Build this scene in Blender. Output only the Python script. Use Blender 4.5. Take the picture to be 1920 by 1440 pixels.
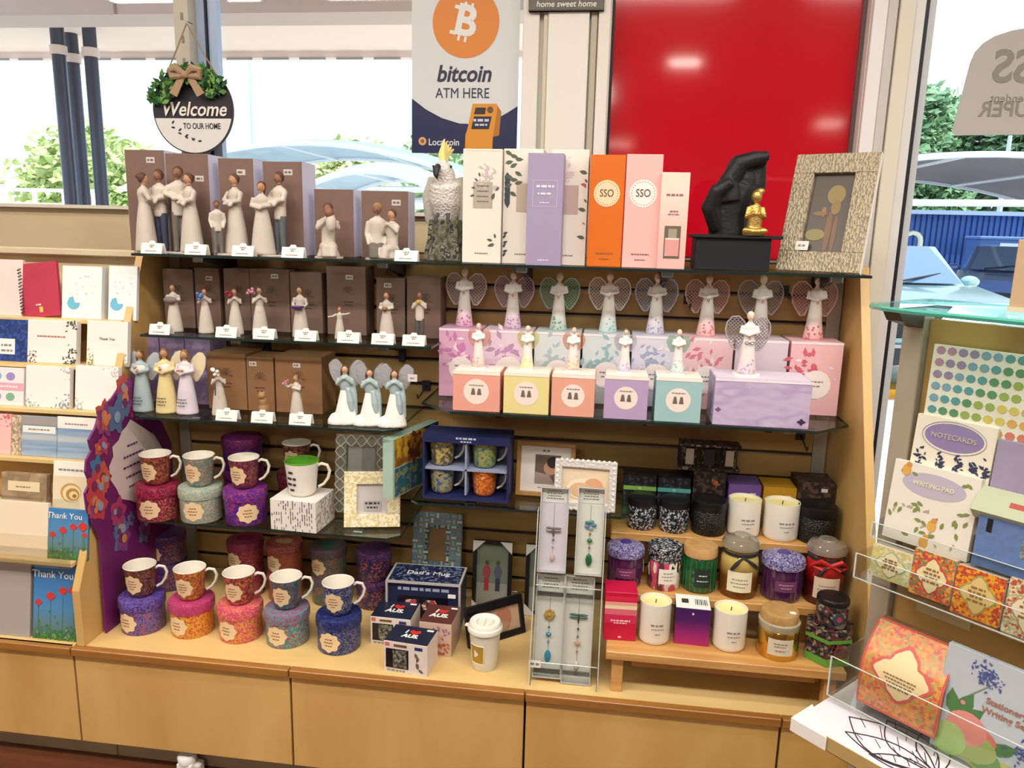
import bpy, bmesh, math, random
from mathutils import Vector, Matrix, Euler
for o in list(bpy.data.objects): bpy.data.objects.remove(o, do_unlink=True)
SC = bpy.context.scene
COL = SC.collection
random.seed(7)
PI = math.pi

# ---------------------------------------------------------------- camera
F_PX, YAW, PITCH, ROLL, EYE = 1440.0, math.radians(7.2), math.radians(11.29), math.radians(1.44), 1.5
FW = Vector((-math.sin(YAW)*math.cos(PITCH), math.cos(YAW)*math.cos(PITCH), -math.sin(PITCH)))
_r = Vector((math.cos(YAW), math.sin(YAW), 0)); _u = _r.cross(FW)
RT = _r*math.cos(ROLL) + _u*math.sin(ROLL); UP = -_r*math.sin(ROLL) + _u*math.cos(ROLL)
CAMP = Vector((0, 0, EYE))
cd = bpy.data.cameras.new('camera'); cam = bpy.data.objects.new('camera', cd); COL.objects.link(cam)
cd.sensor_width = 36; cd.lens = F_PX/1920*36; cd.clip_start = .02; cd.clip_end = 300
m = Matrix.Identity(4)
for i, v in enumerate((RT, UP, -FW)):
    for j in range(3): m[j][i] = v[j]
m.translation = CAMP
cam.matrix_world = m
SC.camera = cam

# ---------------------------------------------------------------- world, sun, ceiling light, exposure
w = bpy.data.worlds.new('sky'); SC.world = w; w.use_nodes = True
bg = w.node_tree.nodes['Background']; bg.inputs[0].default_value = (.86, .94, 1, 1); bg.inputs[1].default_value = 2.3
sd = bpy.data.lights.new('sun', 'SUN'); sd.energy = 5.4; sd.angle = .009; sd.color = (1, .95, .88)
sun = bpy.data.objects.new('sun', sd); COL.objects.link(sun)
sun.rotation_euler = Vector((-.42, .22, -.9)).to_track_quat('-Z', 'Y').to_euler()
CEIL = 3.0
# (x, y, length, width, watts, what it hangs above)
LAMPS = [(-2.3, 1.0, 1.04, .17, 7, 'long ceiling light above the card rack'), (-.9, 1.0, 1.04, .17, 7, 'long ceiling light above the left shelves'), (.5, 1.0, 1.04, .17, 7, 'long ceiling light above the right shelves'), (1.9, 1.0, 1.04, .17, 7, 'long ceiling light beside the right window'),
         (-2.9, .2, 1.04, .26, 29, 'added wide fill light nearest the left wall'), (-1.4, .2, 1.04, .26, 32, 'added wide fill light behind the viewer, left of the middle'), (.1, .2, 1.04, .26, 32, 'added wide fill light right behind the viewer'), (1.6, .2, 1.04, .26, 32, 'added wide fill light behind the viewer, right of the middle'), (3.1, .2, 1.04, .26, 29, 'added wide fill light nearest the right wall'),
         (-.55, -3.4, .8, .6, 62, 'added large fill light deep in the shop'),  # wide row and large light added to brighten the shelves from the front
         (.52, -1.92, .26, .05, 3, 'small ceiling downlight nearest the red panel'), (2.67, -5.6, .3, .07, 3, 'small ceiling downlight far back on the right'), (0, -8.2, .4, .08, 3, 'small ceiling downlight farthest from the window')]
vs = SC.view_settings
vs.view_transform = 'Standard'; vs.look = 'None'; vs.gamma = 1; vs.use_curve_mapping = False; vs.exposure = -0.13
SC.display_settings.display_device = 'sRGB'

# ---------------------------------------------------------------- measuring helpers (photo pixel -> point at a known depth / height)
def proj(p):
    d = Vector(p)-CAMP; z = d.dot(FW); return 960+F_PX*d.dot(RT)/z, 720-F_PX*d.dot(UP)/z
def ray(px, py): return FW + RT*((px-960)/F_PX) + UP*((720-py)/F_PX)
def atY(px, py, Y): d = ray(px, py); return CAMP + d*(Y/d.y)
def atZ(px, py, Z): d = ray(px, py); return CAMP + d*((Z-EYE)/d.z)
def atP(px, py, p0, n): d = ray(px, py); return CAMP + d*((Vector(p0)-CAMP).dot(n)/d.dot(n))

# ---------------------------------------------------------------- materials
def lin(h):
    if isinstance(h, str):
        h = h.lstrip('#'); c = [int(h[i:i+2], 16)/255 for i in (0, 2, 4)]
    else: c = h
    return tuple(((x/12.92) if x <= .04045 else ((x+.055)/1.055)**2.4) for x in c)
MATS = {}
def mat(col, rough=.5, metal=0, spec=.5, emit=0, coat=0, alpha=1, trans=0, ior=1.45, bump=0, bscale=80, var=0):
    key = ('m', col, rough, metal, spec, emit, coat, alpha, trans, bump, bscale, var)
    if key in MATS: return MATS[key]
    M = bpy.data.materials.new('paint_%d' % len(MATS)); M.use_nodes = True
    nt = M.node_tree; b = nt.nodes['Principled BSDF']; c = lin(col)
    b.inputs['Base Color'].default_value = (*c, 1); b.inputs['Roughness'].default_value = rough
    b.inputs['Metallic'].default_value = metal; b.inputs['Specular IOR Level'].default_value = spec
    b.inputs['Coat Weight'].default_value = coat; b.inputs['Coat Roughness'].default_value = .08
    b.inputs['Transmission Weight'].default_value = trans; b.inputs['IOR'].default_value = ior
    if emit:
        b.inputs['Emission Color'].default_value = (*c, 1); b.inputs['Emission Strength'].default_value = emit
    if bump or var:
        tc = nt.nodes.new('ShaderNodeTexCoord'); n = nt.nodes.new('ShaderNodeTexNoise'); n.inputs['Scale'].default_value = bscale
        nt.links.new(tc.outputs['Object'], n.inputs['Vector'])
        if bump:
            bp = nt.nodes.new('ShaderNodeBump'); bp.inputs['Strength'].default_value = bump; bp.inputs['Distance'].default_value = .003
            nt.links.new(n.outputs['Fac'], bp.inputs['Height']); nt.links.new(bp.outputs['Normal'], b.inputs['Normal'])
        if var:
            r = nt.nodes.new('ShaderNodeValToRGB'); e = r.color_ramp.elements
            e[0].position = .3; e[1].position = .7
            e[0].color = (*[x*(1-var) for x in c], 1); e[1].color = (*[min(1, x*(1+var)) for x in c], 1)
            nt.links.new(n.outputs['Fac'], r.inputs[0]); nt.links.new(r.outputs[0], b.inputs['Base Color'])
    MATS[key] = M; return M
def pat(cols, scale=60, kind='voronoi', rough=.35, bump=0, const=True, stretch=(1, 1, 1), metal=0, detail=2):
    """procedural print of several colours (floral, lace, mosaic ...)"""
    key = ('p', tuple(cols), scale, kind, rough, bump, const, stretch, metal, detail)
    if key in MATS: return MATS[key]
    M = bpy.data.materials.new('pattern_%d' % len(MATS)); M.use_nodes = True
    nt = M.node_tree; b = nt.nodes['Principled BSDF']; b.inputs['Roughness'].default_value = rough; b.inputs['Metallic'].default_value = metal
    tc = nt.nodes.new('ShaderNodeTexCoord'); mp = nt.nodes.new('ShaderNodeMapping'); mp.inputs['Scale'].default_value = stretch
    nt.links.new(tc.outputs['Object'], mp.inputs[0])
    r = nt.nodes.new('ShaderNodeValToRGB'); r.color_ramp.interpolation = 'CONSTANT' if const else 'LINEAR'
    els = r.color_ramp.elements
    lo, hi = (0, 1) if kind in ('voronoi', 'rings', 'grad') else (.3, .7)
    while len(els) < len(cols): els.new(.5)
    for i, c in enumerate(cols):
        els[i].position = lo + (hi-lo)*(i/len(cols) if const else i/max(1, len(cols)-1)); els[i].color = (*lin(c), 1)
    if kind == 'voronoi':
        v = nt.nodes.new('ShaderNodeTexVoronoi'); v.inputs['Scale'].default_value = scale
        nt.links.new(mp.outputs[0], v.inputs['Vector'])
        s = nt.nodes.new('ShaderNodeSeparateColor'); nt.links.new(v.outputs['Color'], s.inputs[0]); src = s.outputs[0]; h = v.outputs['Distance']
    elif kind == 'rings':
        v = nt.nodes.new('ShaderNodeTexVoronoi'); v.inputs['Scale'].default_value = scale
        nt.links.new(mp.outputs[0], v.inputs['Vector']); src = h = v.outputs['Distance']
    elif kind == 'wave':
        v = nt.nodes.new('ShaderNodeTexWave'); v.inputs['Scale'].default_value = scale; v.inputs['Distortion'].default_value = 6; v.inputs['Detail'].default_value = detail
        nt.links.new(mp.outputs[0], v.inputs['Vector']); src = h = v.outputs['Fac']
    elif kind == 'grad':
        s = nt.nodes.new('ShaderNodeSeparateXYZ'); nt.links.new(mp.outputs[0], s.inputs[0])
        a = nt.nodes.new('ShaderNodeMath'); a.operation = 'MULTIPLY'; a.inputs[1].default_value = scale
        nt.links.new(s.outputs[2], a.inputs[0]); src = h = a.outputs[0]
    else:
        v = nt.nodes.new('ShaderNodeTexNoise'); v.inputs['Scale'].default_value = scale; v.inputs['Detail'].default_value = detail
        nt.links.new(mp.outputs[0], v.inputs['Vector']); src = h = v.outputs['Fac']
    nt.links.new(src, r.inputs[0]); nt.links.new(r.outputs[0], b.inputs['Base Color'])
    if bump:
        bp = nt.nodes.new('ShaderNodeBump'); bp.inputs['Strength'].default_value = bump; bp.inputs['Distance'].default_value = .003
        nt.links.new(h, bp.inputs['Height']); nt.links.new(bp.outputs['Normal'], b.inputs['Normal'])
    MATS[key] = M; return M
def wood(c0, c1, scale=(3, 40, 40), rough=.42, axis=None, coat=.1):
    key = ('w', c0, c1, scale, rough)
    if key in MATS: return MATS[key]
    M = bpy.data.materials.new('wood_%d' % len(MATS)); M.use_nodes = True
    nt = M.node_tree; b = nt.nodes['Principled BSDF']; b.inputs['Roughness'].default_value = rough; b.inputs['Coat Weight'].default_value = coat
    b.inputs['Coat Roughness'].default_value = .25
    tc = nt.nodes.new('ShaderNodeTexCoord'); mp = nt.nodes.new('ShaderNodeMapping'); mp.inputs['Scale'].default_value = scale
    n = nt.nodes.new('ShaderNodeTexNoise'); n.inputs['Scale'].default_value = 1; n.inputs['Detail'].default_value = 5; n.inputs['Distortion'].default_value = .6
    r = nt.nodes.new('ShaderNodeValToRGB'); e = r.color_ramp.elements
    e[0].position = .32; e[1].position = .68; e[0].color = (*lin(c0), 1); e[1].color = (*lin(c1), 1)
    nt.links.new(tc.outputs['Object'], mp.inputs[0]); nt.links.new(mp.outputs[0], n.inputs['Vector'])
    nt.links.new(n.outputs['Fac'], r.inputs[0]); nt.links.new(r.outputs[0], b.inputs['Base Color'])
    MATS[key] = M; return M
def pane(tint='ffffff', gloss=.06, rough=.02, key='pane'):
    k = ('g', tint, gloss, rough)
    if k in MATS: return MATS[k]
    M = bpy.data.materials.new('clear_%d' % len(MATS)); M.use_nodes = True
    nt = M.node_tree; nt.nodes.remove(nt.nodes['Principled BSDF'])
    t = nt.nodes.new('ShaderNodeBsdfTransparent'); t.inputs[0].default_value = (*lin(tint), 1)
    g = nt.nodes.new('ShaderNodeBsdfGlossy'); g.inputs['Roughness'].default_value = rough
    f = nt.nodes.new('ShaderNodeFresnel'); f.inputs[0].default_value = 1.45
    mu = nt.nodes.new('ShaderNodeMath'); mu.operation = 'MULTIPLY_ADD'; mu.inputs[1].default_value = .35; mu.inputs[2].default_value = gloss-.04
    mu.use_clamp = True
    x = nt.nodes.new('ShaderNodeMixShader'); nt.links.new(f.outputs[0], mu.inputs[0]); nt.links.new(mu.outputs[0], x.inputs[0])
    nt.links.new(t.outputs[0], x.inputs[1]); nt.links.new(g.outputs[0], x.inputs[2])
    nt.links.new(x.outputs[0], nt.nodes['Material Output'].inputs[0])
    MATS[k] = M; return M

# ---------------------------------------------------------------- mesh helpers
class B:
    def __init__(s): s.bm = bmesh.new()
    def box(s, c, d, M=None):
        hx, hy, hz = d[0]/2, d[1]/2, d[2]/2; vs = []
        for z in (-hz, hz):
            for x, y in ((-hx, -hy), (hx, -hy), (hx, hy), (-hx, hy)):
                p = Vector((c[0]+x, c[1]+y, c[2]+z)); vs.append(s.bm.verts.new(M @ p if M else p))
        for f in ((3, 2, 1, 0), (4, 5, 6, 7), (0, 1, 5, 4), (1, 2, 6, 5), (2, 3, 7, 6), (3, 0, 4, 7)): s.bm.faces.new([vs[i] for i in f])
        return s
    def lathe(s, prof, seg=28, c=(0, 0, 0), sx=1, sy=1, M=None, caps=True):
        rings = []
        for r, z in prof:
            ring = []
            for k in range(seg):
                a = 2*PI*k/seg; p = Vector((c[0]+r*sx*math.cos(a), c[1]+r*sy*math.sin(a), c[2]+z))
                ring.append(s.bm.verts.new(M @ p if M else p))
            rings.append(ring)
        for i in range(len(rings)-1):
            for k in range(seg): s.bm.faces.new((rings[i][k], rings[i][(k+1) % seg], rings[i+1][(k+1) % seg], rings[i+1][k]))
        if caps:
            if prof[0][0] > 1e-6: s.bm.faces.new(rings[0][::-1])
            if prof[-1][0] > 1e-6: s.bm.faces.new(rings[-1])
        return s
    def ell(s, c, r, seg=14, rings=9, M=None):
        prof = [(max(1e-4, math.sin(PI*i/rings)), -math.cos(PI*i/rings)) for i in range(rings+1)]
        T = Matrix.Translation(c) @ (M or Matrix.Identity(4)) @ Matrix.Diagonal((r[0], r[1], r[2], 1))
        return s.lathe(prof, seg, M=T)
    def tube(s, pts, rad, seg=8, closed=False):
        pts = [Vector(p) for p in pts]; n = len(pts); rad = rad if isinstance(rad, (list, tuple)) else [rad]*n
        rings = []; up = None
        for i, p in enumerate(pts):
            if closed: t = (pts[(i+1) % n]-pts[i-1])
            else: t = pts[min(i+1, n-1)]-pts[max(i-1, 0)]
            t = t.normalized() if t.length > 1e-9 else Vector((0, 0, 1))
            if up is None: up = t.orthogonal().normalized()
            up = (up - t*up.dot(t)); up = up.normalized() if up.length > 1e-6 else t.orthogonal().normalized()
            sd = t.cross(up)
            rings.append([s.bm.verts.new(p + (up*math.cos(2*PI*k/seg) + sd*math.sin(2*PI*k/seg))*rad[i]) for k in range(seg)])
        for i in range(n if closed else n-1):
            a, b = rings[i], rings[(i+1) % n]
            for k in range(seg): s.bm.faces.new((a[k], a[(k+1) % seg], b[(k+1) % seg], b[k]))
        if not closed: s.bm.faces.new(rings[0][::-1]); s.bm.faces.new(rings[-1])
        return s
    def prism(s, out, F, t):
        """outline in frame F (u,v), thickness t along the frame normal (both sides closed)"""
        a = [s.bm.verts.new(F @ Vector((x, y, 0))) for x, y in out]; b = [s.bm.verts.new(F @ Vector((x, y, t))) for x, y in out]
        n = len(out); s.bm.faces.new(a[::-1]); s.bm.faces.new(b)
        for i in range(n): s.bm.faces.new((a[i], a[(i+1) % n], b[(i+1) % n], b[i]))
        return s
    def poly(s, pts):
        s.bm.faces.new([s.bm.verts.new(Vector(p)) for p in pts]); return s
def mesh(b, name, m=None, smooth=True, bevel=0, angle=40, seg=1):
    if bevel: bmesh.ops.bevel(b.bm, geom=list(b.bm.edges), offset=bevel, segments=seg, affect='EDGES', profile=.7)
    bmesh.ops.recalc_face_normals(b.bm, faces=b.bm.faces)
    me = bpy.data.meshes.new(name); b.bm.to_mesh(me); b.bm.free()
    if smooth:
        me.polygons.foreach_set('use_smooth', [True]*len(me.polygons)); me.set_sharp_from_angle(angle=math.radians(angle))
    if m: me.materials.append(m)
    return me
def ob(name, b, m, parent=None, smooth=True, bevel=0, label=None, loc=None, seg=1):
    me = b if isinstance(b, bpy.types.Mesh) else mesh(b, name, m, smooth, bevel, seg=seg)
    o = bpy.data.objects.new(name, me); COL.objects.link(o)
    if isinstance(b, bpy.types.Mesh) and m is not None:
        if not me.materials: me.materials.append(None)
        o.material_slots[0].link = 'OBJECT'; o.material_slots[0].material = m
    if parent: o.parent = parent
    if label: o['label'] = label
    if loc: o.location = loc
    return o
def thing(name, label, cat, loc=(0, 0, 0), rz=0, group=None, rot=None):
    o = bpy.data.objects.new(name, None); COL.objects.link(o); o.empty_display_size = .02
    o.location = loc; o.rotation_euler = rot if rot else (0, 0, rz); o['label'] = label; o['category'] = cat
    if group: o['group'] = group
    return o
def struct(name, b, m, parent=None, smooth=False, bevel=0):
    o = ob(name, b, m, parent, smooth, bevel)
    if not parent: o['kind'] = 'structure'
    return o
def tag(o, label, cat, group=None):
    o['label'] = label; o['category'] = cat
    if group: o['group'] = group
    return o
def fr(o, u=(1, 0, 0), v=(0, 0, 1)):
    u = Vector(u).normalized(); v = Vector(v).normalized(); n = u.cross(v)
    M = Matrix.Identity(4)
    for i, k in enumerate((u, v, n)):
        for j in range(3): M[j][i] = k[j]
    M.translation = Vector(o); return M
def patch(name, out, m, parent, F, off=.0006, label=None, t=None):
    """thin printed / stuck-on shape in the frame F"""
    b = B(); G = F @ Matrix.Translation((0, 0, off-.0004)); b.prism(out, G, t or .0004)
    return ob(name, b, m, parent, False, label=label)
def rect(w, h, x=0, y=0): return [(x-w/2, y-h/2), (x+w/2, y-h/2), (x+w/2, y+h/2), (x-w/2, y+h/2)]
def disc(r, x=0, y=0, ry=None, n=28, scal=0, lobes=8): return [(x+r*(1+scal*math.cos(lobes*a))*math.cos(a), y+(ry or r)*(1+scal*math.cos(lobes*a))*math.sin(a)) for a in (2*PI*k/n for k in range(n))]
def plaque(w, h, n=48):  # ornamental barbed shape
    return [(w/2*k*math.cos(a), h/2*k*math.sin(a)) for a, k in ((2*PI*i/n, .86+.14*math.cos(4*2*PI*i/n)+.03*math.cos(12*2*PI*i/n)) for i in range(n))]
def bars(name, parent, F, lines, m, off=.0011):
    """small print too fine to read: rows of broken strokes. lines: (x, y, w, h)"""
    b = B(); rnd = random.Random(int(abs(sum(l[0]*31+l[1]*17+l[2]*13 for l in lines))*1e5)+len(lines))
    G = F @ Matrix.Translation((0, 0, off-.0003))
    for x, y, w, h in lines:
        p = -w/2
        while p < w/2-h*.5:
            q = min(w/2, p + h*rnd.uniform(.9, 2.6)); b.prism([(x+p, y-h/2), (x+q, y-h/2), (x+q, y+h/2), (x+p, y+h/2)], G, .0003); p = q + h*.55
    o = ob(name, b, m, parent, False); o['kind'] = 'stuff'; return o
_tc = {}
def text(s, size, m, parent, F, off=.0012, name='lettering', shear=0, bold=0, sx=1, ext=.0003, mirror=False):
    k = (s, size, shear, bold, sx, ext, mirror)
    cu = bpy.data.curves.new('t', 'FONT'); cu.body = s; cu.size = size; cu.align_x = 'CENTER'; cu.align_y = 'CENTER'; cu.shear = shear; cu.offset = bold; cu.extrude = ext; cu.resolution_u = 3
    to = bpy.data.objects.new('t', cu); me = bpy.data.meshes.new_from_object(to); bpy.data.objects.remove(to); bpy.data.curves.remove(cu)
    me.transform(F @ Matrix.Translation((0, 0, off)) @ Matrix.Diagonal((-sx if mirror else sx, 1, 1, 1)))
    me.name = name; me.materials.clear(); me.materials.append(m)
    o = bpy.data.objects.new(name, me); COL.objects.link(o); o.parent = parent; return o
def cpatch(name, m, parent, rfun, z0, w, h, ang=-PI/2, scal=.1, lobes=8, off=.0006, kind='scallop', label=None, n=32):
    """label wrapped on a round body; rfun(z) body radius"""
    b = B(); bm = b.bm; rings = []
    def P(u, v):
        z = z0+v; r = rfun(z)+off; a = ang+u/r; return bm.verts.new((r*math.cos(a), r*math.sin(a), z))
    if kind == 'rect':
        g = [[P(-w/2+w*i/8, -h/2+h*j/4) for i in range(9)] for j in range(5)]
        for j in range(4):
            for i in range(8): bm.faces.new((g[j][i], g[j][i+1], g[j+1][i+1], g[j+1][i]))
    else:
        c = P(0, 0)
        for q in (.35, .7, 1):
            rings.append([P(w/2*q*(1+scal*math.cos(lobes*t))*math.cos(t), h/2*q*(1+scal*math.cos(lobes*t))*math.sin(t)) for t in (2*PI*k/n for k in range(n))])
        for k in range(n): bm.faces.new((c, rings[0][k], rings[0][(k+1) % n]))
        for i in range(2):
            for k in range(n): bm.faces.new((rings[i][k], rings[i][(k+1) % n], rings[i+1][(k+1) % n], rings[i+1][k]))
    return ob(name, b, m, parent, True, label=label)
def cbars(name, m, parent, rfun, rows, ang=-PI/2, off=.0012):
    """fine print wrapped on a round body: rows (z, w, h)"""
    b = B(); bm = b.bm; rnd = random.Random(len(rows)*7+int(rows[0][0]*1e4))
    for z, w, h in rows:
        p = -w/2
        while p < w/2-h*.5:
            q = min(w/2, p+h*rnd.uniform(1, 2.6)); r = rfun(z)+off
            vs = [bm.verts.new((r*math.cos(ang+u/r), r*math.sin(ang+u/r), z+v)) for u, v in ((p, -h/2), (q, -h/2), (q, h/2), (p, h/2))]
            bm.faces.new(vs); p = q+h*.55
    o = ob(name, b, m, parent, False); o['kind'] = 'stuff'; return o
def voxel(b, size, name, m, smooth=2):
    """fuse overlapping volumes into one continuous surface"""
    me = mesh(b, name, None, False); o = bpy.data.objects.new('v', me); COL.objects.link(o)
    md = o.modifiers.new('r', 'REMESH'); md.mode = 'VOXEL'; md.voxel_size = size; md.use_smooth_shade = True
    if smooth: sm = o.modifiers.new('s', 'SMOOTH'); sm.iterations = smooth; sm.factor = .5
    dg = bpy.context.evaluated_depsgraph_get(); r = bpy.data.meshes.new_from_object(o.evaluated_get(dg))
    bpy.data.objects.remove(o); bpy.data.meshes.remove(me); r.name = name; r.materials.clear(); r.materials.append(m)
    r.polygons.foreach_set('use_smooth', [True]*len(r.polygons)); return r

# common materials
WHITE = mat('f2efe9', .45); PAPER = mat('f3eee6', .6); INK = mat('3a3633', .7); INKG = mat('8d8780', .7); BLACK = mat('15151a', .4)
BIRCH = wood('c79a57', 'd9b06d', (5, 5, 1.2)); BIRCHX = wood('d8b474', 'e6c88c', (1.2, 6, 30)); SLAT = wood('9d7844', 'b08b56', (1.5, 20, 14), .5, coat=0)
EDGE = wood('94602a', 'ab7735', (2, 30, 30)); PINE = wood('c08a4c', 'd8a765', (2.5, 40, 40)); DARKW = mat('5a3f28', .6)
GLASS = pane('f0f8f5', .05); GEDGE = mat('1c2b29', .12, spec=.6); ACRYL = pane('fbfdfc', .045); METAL = mat('8b8b90', .3, 1); DMETAL = mat('3a3a40', .45, .6)
# ================================================================ the room shell
WY = 2.6
struct('floor', B().box((.25, -3.6, -.02), (9.5, 12.6, .04)), wood('4a2a1c', '6b3d28', (1.5, 14, 10), .35))
struct('ceiling', B().box((.25, -3.7, CEIL+.05), (9.5, 12.8, .1)), mat('efe9df', .8))
struct('wall_left', B().box((-4.55, -3.7, 1.5), (.1, 12.6, 3)), mat('e8e0d2', .8))
struct('wall_right', B().box((5.05, -3.7, 1.5), (.1, 12.6, 3)), mat('e8e0d2', .8))
struct('wall_rear', B().box((.25, -10.05, 1.5), (9.5, .1, 3)), mat('e0d6c6', .8))
DADO = mat('cdbb97', .28, coat=.3, var=.06, bscale=3)
struct('wall_back', B().box((-2.4, WY+.05, .77), (4.18, .1, 1.54)), DADO)
struct('wall_behind_shelving', B().box((.29, WY+.05, .715), (1.16, .1, 1.43)), mat('8f8a80', .6))
struct('trim_1', B().box((-2.4, WY+.02, 1.546), (4.18, .1, .012)), mat('ddd6c8', .4))
struct('trim_2', B().box((.25, WY+.05, 2.95), (9.5, .14, .12)), mat('e3dcd0', .5))
# left window: pane + frame
w1 = struct('window_1', B().box((-2.4, WY+.03, 2.25), (4.16, .008, 1.4)), pane('f7fbff', .05))
GALV = mat('c3bcab', .45); BLUEW = mat('a9bcd8', .35); GASK = mat('17181c', .5)
mu = [('mullion_face', (-1.4405, WY-.035, 2.25), (.05, .07, 1.42), GALV), ('mullion_glazing_bead', (-1.399, WY, 2.25), (.033, .04, 1.42), BLUEW),
      ('mullion_gasket', (-1.381, WY, 2.25), (.006, .05, 1.42), GASK), ('mullion_edge', (-1.362, WY, 2.25), (.03, .03, 1.42), BLUEW)]
for n, c, d, mm in mu: ob(n, B().box(c, d), mm, w1, False)
b = B()
for i in range(9): b.box((-1.437, WY-.0715, 2.02+i*.07), (.008, .002, .022))
ob('mullion_slots', b, mat('8d8778', .5), w1, False)
# cream column
CREAM = mat('e5e1d8', .5); col = struct('column', B().box((-.177, WY-.02, 2.2), (.272, .1, 1.6)), CREAM)
for x, ww, y, mm in ((-.24, .014, WY-.078, mat('cfc6b3', .5)), (-.285, .05, WY-.08, CREAM), (-.17, .125, WY-.085, mat('e8e4db', .45)), (-.093, .02, WY-.075, mat('b9b09d', .5)), (-.062, .036, WY-.085, CREAM)):
    ob('column_strip', B().box((x, y, 2.2), (ww, .03, 1.6)), mm, col, False, .002)
# red glossy panel between column and post
RED = mat('c50e25', .07, coat=.6, spec=.6)
t = thing('red_panel', 'large glossy red panel between the cream column and the white corner post', 'panel', (.335, WY, 1.43))
ob('panel_face', B().box((0, 0, .8), (.735, .012, 1.6)), RED, t, False)
ob('edge_gasket', B().box((-.374, -.004, .8), (.013, .03, 1.6)), GASK, t, False)
ob('edge_gasket', B().box((.372, -.004, .8), (.01, .03, 1.6)), mat('6c4a4a', .5), t, False)
# white corner post and right window
post = struct('trim_3', B().box((.79, WY-.01, 1.5), (.15, .09, 3)), mat('e6e2dc', .5))
for x, ww, y, mm in ((.737, .04, WY-.063, mat('e8e6e4', .45)), (.772, .028, WY-.06, mat('c9c4bf', .5)), (.812, .044, WY-.066, mat('dfd7c6', .5)), (.848, .028, WY-.06, mat('dcdad8', .4))):
    ob('post_strip', B().box((x, y, 1.5), (ww, .022, 3)), mm, post, False, .002)
w3 = struct('window_2', B().box((2.95, WY+.03, 1.5), (4.14, .008, 2.96)), pane('f7fbff', .05))
ob('frame_gasket', B().box((.872, WY-.01, 1.5), (.018, .07, 3)), GASK, w3, False)
ob('frame_edge', B().box((.895, WY, 1.5), (.024, .05, 3)), mat('cfd2d8', .4), w3, False)
ob('bottom_rail', B().box((2.95, WY, .03), (4.14, .07, .06)), mat('cfd2d8', .4), w3, False)

# ceiling lamps (out of the frame; three mirror in the red panel, wide and large ones are added fill)
for x, y, L, D, wt, lab in LAMPS:
    t = thing('ceiling_light', lab, 'light', (x, y, CEIL), group='ceiling lights along the shop')
    ob('housing', B().box((0, 0, -.02), (L+.06, D+.05, .04)), WHITE, t, False, .004)
    ob('diffuser', B().box((0, 0, -.045), (L, D, .012)), mat('fff2dc', .5, emit=6 if L > 1 else 22), t, False)
    ld = bpy.data.lights.new('lamp', 'AREA'); ld.shape = 'RECTANGLE'; ld.size = L; ld.size_y = D; ld.energy = wt; ld.color = (1, .96, .90)
    lo = bpy.data.objects.new('lamp', ld); COL.objects.link(lo); lo.location = (x, y, CEIL-.06)

# ================================================================ outside
CONC = mat('d9d5cb', .9, var=.06, bscale=2)
struct('ground', B().box((2, 32, -.06), (90, 58.6, .04)), CONC)
kb = struct('kerb', B().box((5, 8.1, .0), (12, .45, .1)), mat('e0a52a', .7, var=.2, bscale=9))
# awning over the left side
AW = mat('e9d8d0', .7)
aw = thing('awning', 'pale pinkish shop awning with deep beam over the left window', 'awning', (-4.6, 5, 2.7))
ob('soffit', B().box((0, .45, .6), (9.6, 5.5, .06)), mat('f2dfd4', .7), aw, False)
ob('beam', B().box((0, 0, .33), (9.6, .3, .5)), mat('cdbdb8', .7), aw, False)
ob('fascia', B().box((0, 3.2, .62), (9.6, .12, .22)), AW, aw, False)
b = B()
for i in range(24): b.box((-4.6+i*.4, 3.13, .5), (.28, .02, .018))
ob('fascia_slots', b, mat('8f9498', .6), aw, False)
for x in (-2.6, .1, 1.4): ob('panel_joint', B().box((x, -.155, .33), (.012, .01, .5)), mat('9a8f8c', .7), aw, False)
for px, d, lab in ((122, 0, 'leftmost of the three dark round awning posts outside the left window'), (147, .35, 'middle of the three dark round awning posts outside the left window'), (181, .1, 'rightmost of the three dark round awning posts outside the left window')):
    p = atY(px, 240, 7+d); t = thing('awning_post', lab, 'post', (p.x, p.y, 0), group='dark awning posts')
    ob('shaft', B().lathe([(.06, 0), (.06, 3.27)], 20), mat('3c4254', .3, .3), t); ob('base_plate', B().box((0, 0, .01), (.22, .22, .02)), mat('3c4254', .4), t, False)
    ob('cap_collar', B().lathe([(.075, 3.0), (.075, 3.08)], 20), mat('d8c8c0', .5), t)
# white fence at the left
t = thing('fence', 'white tubular fence in front of the left trees', 'fence', (-12.2, 13.4, 0)); WF = mat('f4f4f4', .4)
for z in (1.0, 1.76, 2.02): ob('rail', B().box((0, 0, z), (5.4, .05, .06)), WF, t, False)
for i in range(10): ob('post', B().box((-2.67+i*.593, 0, 1.01), (.06, .06, 2.02)), WF, t, False)
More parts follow.
